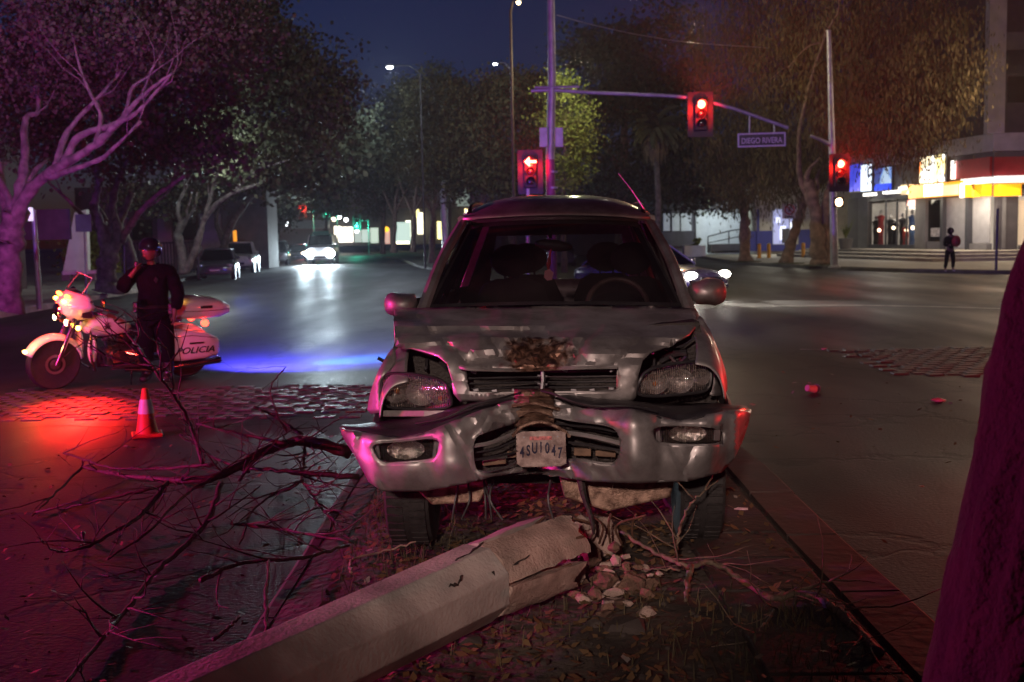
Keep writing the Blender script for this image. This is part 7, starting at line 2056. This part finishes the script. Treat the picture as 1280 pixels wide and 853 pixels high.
# steps in front
MAT['step'] = M('step_concrete', (.30, .27, .23), .8, 0, .2, 2, bump=.3)
for k, (off_, z_) in enumerate(((4.6, .15 + .16), (3.6, .15 + .32), (2.6, .15 + .46))):
    a = A2 + wn_ * off_ - wd * 1.0; b = D2 + wn_ * off_ + wd * off_ * .5 ; c = Vector((R2.x, D2.y - off_ * 1.1, 0)); 
    mb = MB(); mb.prism([p + Vector((0, 0, .1)) for p in (a, b, c, R2 + Vector((0, 2, 0)), A2 + Vector((2, 3, 0)))], (0, 0, z_ - .1))
    props(mb.build('step', MAT['step'], origin=(b.x, b.y, 0), mods=[bevel(.02)]), ('lowest concrete step before the corner shops', 'middle concrete step before the corner shops', 'top landing before the corner shops')[k], 'step')
lamp('shop_strip_light', 'AREA', tuple(onwall(1200, 246, 1.4)), 150, (1, .86, .68), 2.4, tuple(onwall(1200, 300, .5)))
lamp('shop_strip_light', 'AREA', tuple(onwall(1228, 248, 1.4)), 120, (1, .86, .68), 2.4, tuple(onwall(1228, 300, .5)))
lamp('shop_strip_light', 'AREA', tuple(onwall(1110, 246, 1.4)), 130, (1, .88, .68), 2.4, tuple(onwall(1110, 312, 2.5)))
lamp('shop_inside_light', 'POINT', tuple(onwall(1120, 262, -.3)), 60, (1, .88, .7), .2)
lamp('front_fascia_light', 'AREA', (D2.x + 2, D2.y - 1.3, 4.1), 330, (1, .8, .55), 3.0, (D2.x + .5, D2.y - 6, 0))
# thin post near the kerb
b0 = G(1245, 338, .15); t_ = thing('bollard_post', 'thin dark sign post between the pedestrian and the near tree trunk', 'post', b0)
MB().tube([b0, b0 + Vector((.02, 0, 2.3))], .05, 10).build('post', MAT['sill'], t_, smooth=True)

# ------------------------------------------------------------------ low white building with ramp, blue building
Yb = 88.0
def frect(px0, px1, py0, py1, Y, mat, name, parent, depth=.15, off=0.0, mods=None):
    a = W(px0, py1, Y); b = W(px1, py0, Y); pm = W((px0 + px1) / 2, py0, Y).z; pn = W((px0 + px1) / 2, py1, Y).z
    mb = MB(); mb.box(((a.x + b.x) / 2, Y - off - depth / 2, (pm + pn) / 2), (abs(b.x - a.x), depth, abs(pm - pn))); return mb.build(name, mat, parent, mods=mods)
wb = thing('white_building', 'low building with a bright white end wall and railed ramp', 'building', Vector((W(870, 300, Yb).x, Yb + 4, .1)))
frect(826, 936, 255, 322, Yb + 6, MAT['render_grey'], 'wall', wb, 6)
frect(869, 925, 262, 321, Yb, MAT['render_white'], 'end_wall', wb, .5)
frect(820, 872, 250, 262, Yb, MAT['render_dark'], 'eave', wb, .8); frect(872, 930, 256, 262, Yb, MAT['render_dark'], 'eave', wb, 1.0)
frect(826, 868, 290, 308, Yb, MAT['render_dark'], 'base_band', wb, .3)
for a_, b_ in ((829, 837), (840, 849), (851, 864)): frect(a_, b_, 267, 289, Yb, MAT['render_white'], 'window', wb, .1, .05)
frect(884, 924, 305, 316, Yb - 2, MAT['render_grey'], 'ramp', wb, 1.6)
for k in range(4): frect(890 + k * 8, 926, 314 - k * 3, 317 - k * 3, Yb - 3 + k * .2, MAT['render_white'], 'stair', wb, .6)
ra_ = MB(); ra_.tube([W(885, 316, Yb - 4), W(885, 296, Yb - 4), W(911, 289, Yb - 3.5), W(924, 287, Yb - 3)], .05, 6).tube([W(885, 304, Yb - 4), W(924, 296, Yb - 3)], .035, 6).tube([W(911, 289, Yb - 3.5), W(911, 309, Yb - 3.5)], .04, 6)
ra_.build('ramp_railing', MAT['sill'], wb, smooth=True)
lamp('ramp_light', 'AREA', tuple(W(895, 262, Yb - 3.5) + Vector((0, 0, .6))), 150, (.82, .97, 1.0), 3.0, tuple(W(895, 298, Yb)))
pl0 = thing('planter', 'white block planter with a yellow-leaved bush before the grey wall', 'planter', W(864, 321, 80))
frect(853, 879, 307, 321, 80, MAT['render_white'], 'planter_box', pl0, 1.0)
crown([PB_(868, 303, 79.6, 6, 6)], 160, .25, MAT['leaf_lime'], pl0, clump=.15, name='bush')
bb = thing('blue_building', 'shop with cream upper wall and royal blue base behind the pepper trees', 'building', Vector((W(990, 300, 82).x, 86, .1)))
MAT['cream_wall'] = M('cream_wall', (.50, .48, .38), .8, 0, .12, 2); MAT['blue_wall'] = M('royal_blue_wall', (.03, .035, .22), .6, 0, .15, 2)
frect(930, 1066, 236, 318, 86, MAT['cream_wall'], 'wall', bb, 4)
frect(930, 1066, 190, 235.5, 86, MAT['render_dark'], 'upper_wall', bb, 4.2)
frect(925, 965, 289, 314, 82, MAT['blue_wall'], 'blue_base', bb, .2); frect(998, 1016, 287, 312, 82, MAT['blue_wall'], 'blue_base', bb, .2); frect(965, 998, 306, 314, 82, MAT['blue_wall'], 'blue_base', bb, .2)
frect(966, 990, 262, 305, 82, E('lit_blue_window', (.55, .6, 1.0), .55, (.3, .3, .5)), 'shop_window', bb, .08, .1)
for a_, b_, c_, d_ in ((969, 974, 272, 279), (974, 981, 283, 300), (986, 989, 278, 288)): frect(a_, b_, c_, d_, 82, E('lit_window_item', (.8, .85, 1), 1.4), 'window_light', bb, .05, .25)
frect(976, 985, 286, 304, 82, MAT['sill'], 'door', bb, .05, .3); frect(945, 948, 262, 314, 82, MAT['blue_wall'], 'pilaster', bb, .1, .25)
for k in range(5): frect(1014, 1030, 262 + k * 9, 266 + k * 9, 82, MAT['sill'], 'window_bar', bb, .1, .1)
lamp('blue_shop_light', 'AREA', tuple(W(985, 250, 78)), 260, (1, .93, .72), 4.0, tuple(W(985, 312, 77)))
for i, px in enumerate((949, 961, 1004)):
    b0 = G(px, 321, .15); b0 = W(px, 321, 70); b0.z = .14
    t_ = thing('bollard', ('yellow bollard, leftmost of the pair by the blue base', 'yellow bollard, right one of the pair by the blue base', 'lone yellow bollard right of the leaning pepper trunk')[i], 'bollard', b0, group='yellow bollards before the blue shop')
    MB().lathe([(.12, .0), (.12, .82), (.08, .88), (.0, .9)], b0, 'Z', 14).build('post', MAT['yellow_plain'], t_, smooth=True)
# no parking sign
b0 = W(987, 322, 60); b0.z = .14
ns = thing('traffic_sign', 'square white no-parking sign with red ring and letter E', 'sign', b0)
c = W(987, 264, 60)
MB().tube([b0, Vector((c.x, c.y + .05, c.z + .3))], .03, 8).build('post', MAT['steel'], ns)
MB().box(c, (.78, .02, .80)).build('plate', MAT['sign_frame'], ns, mods=[bevel(.008)])
MAT['sign_red'] = M('sign_red', (.55, .03, .03), .5, 0, .1, 9)
MB().lathe([(.21, -.006), (.27, -.006), (.27, .0), (.21, .0)], c + Vector((0, -.016, .08)), 'Y', 28, close=True).build('ring', MAT['sign_red'], ns)
MB().box(c + Vector((0, -.024, .08)), (.46, .008, .05), Matrix.Rotation(R(45), 3, 'Y')).build('slash', MAT['sign_red'], ns)
text('E', MAT['black'], ns, c + Vector((0, -.018, .08)), (R(90), 0, 0), .34)
MB().box(c + Vector((0, -.014, -.30)), (.3, .006, .06)).build('arrow_bar', MAT['black'], ns)
# planter pot near the right signal
b0 = W(1057, 318, 70); b0.z = .14
t_ = thing('potted_plant', 'tall white pot with a spiky plant right of the right signal pole', 'plant', b0)
MB().lathe([(.25, 0), (.45, 1.1), (.40, 1.12)], b0, 'Z', 16).build('pot', MAT['render_grey'], t_, smooth=True)
mb = MB()
for i in range(40):
    a = random.uniform(0, 6.28); L = random.uniform(.7, 1.3); p0 = b0 + Vector((0, 0, 1.1)); p1 = p0 + Vector((math.cos(a) * L * .5, math.sin(a) * L * .5, L)); w_ = Vector((-math.sin(a), math.cos(a), 0)) * .05
    mb.add([p0 - w_, p0 + w_, p1], [(0, 1, 2)])
mb.build('leaves', MAT['leaf_lime'], t_, fix=False)
# grey building across, behind the SUV roof
gb = thing('long_grey_building', 'long dim grey building behind the central trees and the SUV roof', 'building', Vector((W(700, 290, 100).x, 104, .1)))
frect(590, 826, 232, 318, 104, MAT['render_grey'], 'wall', gb, 4)
for k in range(9): frect(600 + k * 25, 616 + k * 25, 244, 262, 100, MAT['sill'], 'window', gb, .08)
frect(588, 828, 228, 233, 104, MAT['render_dark'], 'roof_edge', gb, 4.4)

# ------------------------------------------------------------------ lit shops down the avenue
fs = thing('far_shopfronts', 'row of brightly lit shopfronts far down the avenue behind the island trees', 'building', Vector((W(490, 300, 150).x, 156, .1)))
frect(412, 590, 262, 306, 156, MAT['render_dark'], 'wall', fs, 5)
fsg = [(419, 426, 283, 303, (1, .9, .7), 4.0), (426, 441, 284, 303, (1, .93, .8), 3.2), (444, 452, 288, 303, (.6, .7, .62), .8), (453, 462, 287, 303, (.6, .72, .65), .9), (464, 473, 285, 304, (.7, .85, .7), .9),  # grey columns among these also glow, their light put into the colour
       (481, 487, 286, 305, (1, .6, .5), .7), (495, 513, 278, 305, (.65, .85, .75), 1.0), (508, 513, 276, 303, (1, .98, .75), 3.0), (496, 512, 302, 305, (1, .85, .6), 2.4), (522, 530, 266, 293, (1, .95, .65), 2.6),
       (520, 524, 262, 272, (1, .85, .35), 2.2), (547, 556, 277, 299, (1, .86, .35), 2.6), (581, 586, 261, 268, (1, .8, .4), 3), (587, 594, 253, 267, (1, .88, .5), 2.4), (570, 590, 237, 258, (.5, .6, .5), .35)]
for i, (a_, b_, c_, d_, col, s_) in enumerate(fsg): frect(a_, b_, c_, d_, 150, E('far_shop_light', col, s_), 'lit_shop_piece', fs, .2, .0 if i % 2 else .3)
mb = MB(); mb.ball(W(483, 287, 149), (.35, .1, .35), 14, 8); mb.build('round_sign', E('amber_disc', (1, .5, .03), 2.2), fs, smooth=True)
frect(370, 412, 276, 286, 148, M('pale_awning', (.5, .5, .5), .7, 0, .1, 3), 'awning', fs, 3)
for (px, py, s_) in ((417, 274.5, 7), (424, 271.5, 10), (432.5, 275, 8), (446, 289, 7), (358, 280, 8)):
    b0 = W(px, py, 140); t_ = MB(); t_.ball(b0, .26, 10, 8); props(t_.build('far_lamp', E('far_lamp_glow', (1, .85, .6) if px > 415 and px < 424 else (.9, .95, 1), s_), smooth=True, origin=b0),
        {417: 'tiny amber far lamp, leftmost of the four above the bright shopfront', 424: 'tiny white far lamp, second of the four above the bright shopfront', 432.5: 'tiny warm far lamp, third of the four above the bright shopfront', 446: 'tiny white lamp just under the lower green signal', 358: 'tiny white far lamp left of the minibus, under the dark trees'}[px], 'lamp')

# ------------------------------------------------------------------ left pavement: walls, fence, hedge, sign, bench
lw = thing('dark_house', 'dark building wall behind the nearest left tree', 'building', Vector((-24, 40, .14)))
MB().box((-21.0, 38.4, 3.0), (5.5, 9, 5.8)).build('wall', MAT['render_dark'], lw)
MB().box((-18.0, 36.5, 1.5), (.15, 3.0, 2.4)).build('door', MAT['sill'], lw)
frect(30, 88, 262, 300, 33.5, MAT['sill'], 'window', lw, .05)
wl = thing('white_wall', 'tall white boundary wall seen between the first two left trees', 'wall', W(90, 345, 46))
mb = MB(); mb.prism([W(78, 343, 46), W(110, 341, 46), W(108, 262, 46), W(93, 266, 46)], (0, .3, 0)); mb.build('wall_panel', MAT['render_white'], wl)
bw = thing('low_bench', 'low bluish white bench at the foot of the white wall', 'bench', W(95, 345, 43))
mb = MB(); mb.prism([W(78, 339, 43), W(122, 338, 43), W(122, 342, 43), W(78, 344, 43)], (0, .5, 0)); mb.build('seat', MAT['white_paint'], bw)
for x in (84, 116): MB().box(W(x, 345, 43.2), (.3, .3, .35)).build('leg', MAT['render_grey'], bw)
hg = thing('hedge', 'pale clipped hedge lit behind the forked left tree', 'hedge', W(118, 330, 52))
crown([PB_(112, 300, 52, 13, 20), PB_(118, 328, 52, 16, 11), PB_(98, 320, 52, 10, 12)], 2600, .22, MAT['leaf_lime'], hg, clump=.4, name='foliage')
fc = thing('metal_fence', 'tall railing fence behind the officer on the left pavement', 'fence', W(200, 338, 56))
for x in range(150, 246, 4):
    MB().box(W(x, 322, 56), (.05, .05, 1.5)).build('bar', MAT['sill'], fc)
for y in (304, 338): MB().box(W(198, y, 56.05), (3.9, .05, .08)).build('rail', MAT['sill'], fc)
gw = thing('grey_wall_building', 'long grey building with pale panels behind the left trees', 'building', Vector((W(210, 300, 70).x, 74, .1)))
frect(120, 345, 235, 336, 74, MAT['render_grey'], 'wall', gw, 3)
for a_, b_ in ((146, 160), (200, 214), (252, 266), (268, 276)): frect(a_, b_, 268, 330, 71, MAT['render_pink'], 'panel', gw, .2)
for a_, b_ in ((166, 190), (218, 245)): frect(a_, b_, 275, 300, 71, MAT['dark_glass'], 'window', gw, .05, .02)
# purple sign on a post, slim pole with small lamp
b0 = W(107, 352, 33); b0.z = .14
t_ = thing('street_sign', 'square purple-lit sign on a slim post left of the forked tree', 'sign', b0)
MB().tube([b0, W(105, 266, 33)], .03, 8).build('post', MAT['steel'], t_)
MB().box(W(104, 279, 32.95), (.46, .02, .50)).build('plate', M('purple_sign', (.25, .2, .4), .5, 0, .1, 9), t_, mods=[bevel(.01)])
b0 = W(49, 374, 29); b0.z = .14
t_ = thing('street_pole', 'slim grey pole on the left pavement beside the nearest big tree', 'pole', b0)
MB().tube([b0, W(42, 262, 29)], [.08, .06], 10).build('pole', MAT['steel'], t_, smooth=True)
MB().box(W(38, 268, 28.9), (.12, .1, .34)).build('small_light', E('dim_white_tube', (.8, .8, 1), .9), t_, mods=[bevel(.02)])
b0 = W(155, 345, 38); b0.z = .14
t_ = thing('street_pole', 'thin dark post just left of the officer', 'pole', b0)
MB().tube([b0, W(155, 308, 38)], .03, 8).build('pole', MAT['sill'], t_, smooth=True)
b0 = W(293, 322, 70); b0.z = .14
t_ = thing('delineator', 'slim orange vertical marker rising behind the white pickup', 'marker', b0)
mb = MB(); mb.prism([W(291, 289, 70), W(295, 288, 70), W(296, 304, 70), W(292, 304, 70)], (0, .1, 0)); mb.build('panel', E('glowing_orange_panel', (1, .38, .03), 1.1), t_)  # glow put into the panel colour; the marker is no lamp
MB().tube([b0, W(294, 303, 70.05)], .03, 6).build('post', MAT['steel'], t_)
# small bin near third tree
b0 = W(248, 340, 52); b0.z = .14
t_ = thing('parking_meter', 'small dark post with a rounded head beside the dark parked sedan', 'parking meter', b0)
MB().tube([b0, W(248, 318, 52)], .04, 8).build('post', MAT['sill'], t_); mb = MB(); mb.ball(W(248, 312, 52), (.2, .12, .24), 12, 8); mb.build('meter_head', MAT['render_dark'], t_, smooth=True)

# ------------------------------------------------------------------ cars
def vehicle(name, label, cat, loc, rotz, L, wid, prof, glassprof, paint, wheelx, wr_=.32, head=None, tail=None, headmat=None, group=None, plate=None, roofmat=None):
    """local: front at -Y. prof: [(y, zlow, zhigh, halfwidth)], glassprof: [(y_bottom, y_top)...] cabin stations"""
    t_ = thing(name, label, cat, loc, rotz, group, local=True)
    rows = []
    for y, z0_, z1_, hw in prof:
        ring = []
        for a in np.linspace(0, 2 * np.pi, 21)[:-1]:
            ca = math.copysign(abs(math.cos(a)) ** .5, math.cos(a)); sa = math.copysign(abs(math.sin(a)) ** .6, math.sin(a))
            ring.append(Vector((hw * ca, y, (z0_ + z1_) / 2 + (z1_ - z0_) / 2 * sa)))
        rows.append(ring)
    mb = MB(); mb.loft(rows); body = mb.build('body', paint, t_, smooth=50)
    (yb0, yb1, yt0, yt1, zb, zt, hb, ht) = glassprof
    g_ = MB(); g_.loft([[Vector((-hb, yb0, zb)), Vector((hb, yb0, zb)), Vector((hb, yb1, zb)), Vector((-hb, yb1, zb))], [Vector((-ht, yt0, zt)), Vector((ht, yt0, zt)), Vector((ht, yt1, zt)), Vector((-ht, yt1, zt))]])
    g_.build('windows', MAT['dark_glass'], t_)
    sk = MB(); sk.loft([[Vector((-hb * .93, yb0 + .15, zb)), Vector((hb * .93, yb0 + .15, zb)), Vector((hb * .93, yb1 - .1, zb)), Vector((-hb * .93, yb1 - .1, zb))], [Vector((-ht * .9, yt0 + .1, zt - .08)), Vector((ht * .9, yt0 + .1, zt - .08)), Vector((ht * .9, yt1, zt - .08)), Vector((-ht * .9, yt1, zt - .08))]])
    sk.build('seats', MAT['interior'], t_)
    rf = MB(); rr__ = []
    for y in np.linspace(yt0 - .04, yt1 + .04, 6): rr__.append([Vector((u * (ht + .02), y, zt + .05 * (1 - abs(u) ** 3) * (1 - (2 * (y - yt0) / (yt1 - yt0) - 1) ** 4))) for u in np.linspace(-1, 1, 9)])
    rf.grid(rr__); rf.build('roof', roofmat or paint, t_, smooth='full', mods=[solid(.04, 0)])
    for sx in (-1, 1):
        for (y0_, y1_) in ((yb0, yt0), (yb1, yt1), ((yb0 + yb1) / 2, (yt0 + yt1) / 2)):
            MB().tube([(sx * hb, y0_, zb), (sx * ht, y1_, zt)], .035, 6).build('window_pillar', paint, t_)
        MB().tube([(sx * (hb + .05), yb0 + .25, zb + .03), (sx * (hb + .16), yb0 + .22, zb + .08)], .03, 6).build('mirror_arm', MAT['black'], t_)
        mb = MB(); mb.ball((sx * (hb + .17), yb0 + .24, zb + .10), (.10, .06, .07), 10, 6); mb.build('side_mirror', paint, t_, smooth=True)
        for y in wheelx:
            mb = MB(); mb.lathe([(wr_ * .6, -.09), (wr_ * .95, -.10), (wr_, -.06), (wr_, .06), (wr_ * .95, .10), (wr_ * .6, .09)], (sx * (wid / 2 - .11), y, wr_), 'X', 24); w_ = mb.build('wheel', MAT['rubber'], t_, smooth=True)
            mb = MB(); mb.lathe([(.04, sx * .05), (wr_ * .3, sx * .07), (wr_ * .62, sx * .085), (wr_ * .62, sx * .06)], (sx * (wid / 2 - .10), y, wr_), 'X', 16); mb.build('rim', MAT['alloy'], w_, smooth=True)
            MB().lathe([(wr_ + .06, -.02), (wr_ + .06, .02)], (sx * (wid / 2 - .03), y, wr_), 'X', 24).build('wheel_arch', MAT['black'], w_)
    for (x, y, z, rx, rz, mt_) in (head or []):
        for sx in (-1, 1):
            mb = MB(); mb.ball((sx * x, y, z), (rx, .08, rz), 14, 8); mb.build('headlight' if y < 0 else 'tail_lamp', mt_, t_, smooth=True)
    if plate:
        MB().box((0, plate[0], plate[1]), (.44, .03, .16)).build('licence_plate', plate[2], t_)
    MB().box((0, -L / 2 - .0, .55), (wid * .45, .08, .14)).build('front_grille', MAT['black'], t_, mods=[bevel(.02)])
    MB().box((0, -L / 2 + .02, .36), (wid * .8, .1, .12)).build('lower_intake', MAT['black'], t_, mods=[bevel(.03)])
    return t_
MAT['silver_car'] = M('silver_car_paint', (.30, .31, .33), .25, .5, .1, 3, coat=.8)
MAT['dark_car'] = M('dark_car_paint', (.10, .105, .12), .2, .3, .1, 3, coat=.9)
MAT['white_car'] = M('white_car_paint', (.6, .61, .62), .3, 0, .06, 3, coat=.8)
MAT['headlit'] = E('lit_headlight', (.80, .93, 1.0), 900)
MAT['headlit_warm'] = E('lit_headlight_warm', (1, .93, .8), 70)
MAT['headoff'] = M('unlit_headlight', (.45, .45, .48), .12, .3, .1, 9, coat=1)
sedan_prof = [(-2.2, .35, .60, .62), (-2.15, .26, .70, .78), (-1.7, .20, .82, .86), (-.9, .18, .93, .89), (0, .18, .96, .89), (1.2, .18, .97, .88), (1.9, .24, .95, .84), (2.2, .34, .85, .70)]
sedan_cab = (-1.0, 1.75, -.25, 1.0, .92, 1.42, .80, .60)
s0 = G(276, 347.5, 0)
MAT['lilac_plate'] = E('lit_plate_reflection', (.45, .2, .95), .8, (.6, .55, .8)) if False else M('reflective_plate', (.75, .7, .9), .4, 0, .1, 9)
vehicle('parked_sedan', 'dark sedan parked nose-on at the left kerb beyond the officer', 'car', Vector((-14.0, 54.6, 0)), R(10), 4.4, 1.78, sedan_prof, sedan_cab, MAT['dark_car'], (-1.35, 1.35),
        head=[(.66, -2.08, .66, .18, .09, MAT['headoff'])], plate=(-2.22, .52, MAT['lilac_plate']))
pick_prof = [(-2.5, .45, .75, .62), (-2.45, .38, .98, .84), (-2.0, .32, 1.06, .90), (-1.0, .32, 1.10, .91), (.4, .32, 1.10, .91), (2.3, .36, 1.12, .90), (2.5, .45, 1.0, .80)]
vehicle('parked_pickup', 'white pickup parked behind the dark sedan at the left kerb', 'pickup truck', Vector((-15.5, 65.5, 0)), R(8), 5.0, 1.84, pick_prof, (-1.2, .5, -.6, .35, 1.06, 1.70, .82, .66), MAT['white_car'], (-1.55, 1.55), .36,
        head=[(.70, -2.42, .85, .13, .12, MAT['headoff'])], plate=(-2.5, .58, MAT['white_paint']))
suv_prof = [(-2.2, .40, .75, .62), (-2.1, .32, .95, .84), (-1.5, .28, 1.05, .90), (0, .28, 1.1, .91), (1.8, .28, 1.12, .90), (2.15, .36, 1.08, .82)]
suv_cab = (-1.05, 1.95, -.5, 1.7, 1.06, 1.72, .82, .64)
vehicle('parked_suv', 'dark parked vehicle in shadow just left of the oncoming minibus', 'car', Vector((-17.2, 84, 0)), R(8), 4.4, 1.8, suv_prof, suv_cab, MAT['dark_car'], (-1.35, 1.35), .34, head=[(.68, -2.08, .8, .15, .1, MAT['headoff'])])
vehicle('distant_car', 'far car with lit headlights left of the dark parked vehicle', 'car', Vector((W(343, 305, 112).x, 112, 0)), R(6), 4.4, 1.78, sedan_prof, sedan_cab, MAT['white_car'], (-1.35, 1.35),
        head=[(.66, -2.1, .68, .16, .1, E('far_headlight', (.9, .95, 1), 12))])
vehicle('distant_car', 'far car with warm headlights half hidden by the oncoming minibus', 'car', Vector((W(372, 306, 96).x, 96, 0)), R(6), 4.4, 1.78, sedan_prof, sedan_cab, MAT['silver_car'], (-1.35, 1.35),
        head=[(.66, -2.1, .68, .2, .13, E('far_headlight_warm', (1, .75, .5), 30))])
# oncoming minibus
bus_prof = [(-2.6, .45, 1.05, .75), (-2.55, .35, 1.25, .93), (-2.2, .30, 1.42, .98), (0, .30, 1.45, .99), (2.4, .30, 1.45, .99), (2.6, .4, 1.4, .92)]
mbx = W(397, 331, 82); 
bus = vehicle('minibus', 'oncoming minibus with glaring headlights and a green roof', 'minibus', Vector((mbx.x, 84.6, 0)), R(4), 5.2, 2.0, bus_prof, (-2.15, 2.4, -1.6, 2.3, 1.40, 2.15, .92, .80), MAT['white_car'], (-1.6, 1.6), .36,
        head=[(.78, -2.62, .80, .25, .22, MAT['headlit'])], roofmat=M('green_roof_paint', (.03, .30, .14), .4, 0, .1, 3))
MB().box((0, -1.35, 2.30), (1.2, .25, .22)).build('roof_sign', M('green_roof_sign', (.04, .32, .16), .5, 0, .1, 9), bus, mods=[bevel(.04)])
for sx in (-.78, .78):
    p = Vector((mbx.x + sx, 81.4, .80))
    lamp('minibus_headlamp', 'SPOT', tuple(p + Vector((0, -.15, 0))), 8000, (.70, .90, 1.0), .12, tuple(p + Vector((4, -30, -.6))), 40, .9)
# sedan turning on the right, partly hidden by the SUV
rc = vehicle('oncoming_sedan', 'grey sedan with lit headlights emerging from behind the SUV', 'car', Vector((3.75, 31.1, 0)), R(40), 4.4, 1.78, sedan_prof, sedan_cab, MAT['silver_car'], (-1.35, 1.35),
        head=[(.66, -2.12, .66, .22, .10, MAT['headlit_warm'])], plate=(-2.22, .48, MAT['white_paint']))
for sx in (-.66, .66):
    p = rc.matrix_world @ Vector((0, 0, 0)); q = Matrix.Rotation(R(40), 3, 'Z') @ Vector((sx, -2.35, .66)) + rc.location
    lamp('sedan_headlamp', 'SPOT', tuple(q), 1500, (1, .93, .8), .08, tuple(q + Matrix.Rotation(R(40), 3, 'Z') @ Vector((0, -14, -.66))), 60, .8)
# red tail light of a car seen through the cabin
b0 = W(716, 331, 60); b0.z = 0
vehicle('distant_car', 'dark car whose red lamp shows through the SUV rear window', 'car', Vector((b0.x - .8, 62, 0)), R(185), 4.4, 1.78, sedan_prof, sedan_cab, MAT['dark_car'], (-1.35, 1.35), head=[(.66, 2.14, .74, .14, .08, MAT['dark_lens'])])
# ------------------------------------------------------------------ air
hz = MB(); hz.box((0, 281, 12.2), (660, 660, 27.0))
mt = bpy.data.materials.new('thin_haze'); mt.use_nodes = True
nt = mt.node_tree; nt.nodes.clear()
ou = nt.nodes.new('ShaderNodeOutputMaterial'); pv = nt.nodes.new('ShaderNodeVolumePrincipled')
pv.inputs['Color'].default_value = (.8, .85, .9, 1); pv.inputs['Density'].default_value = 0.0006; pv.inputs['Anisotropy'].default_value = .35
nt.links.new(pv.outputs[0], ou.inputs['Volume'])
if True:
    props(hz.build('haze', mt), kind='stuff')
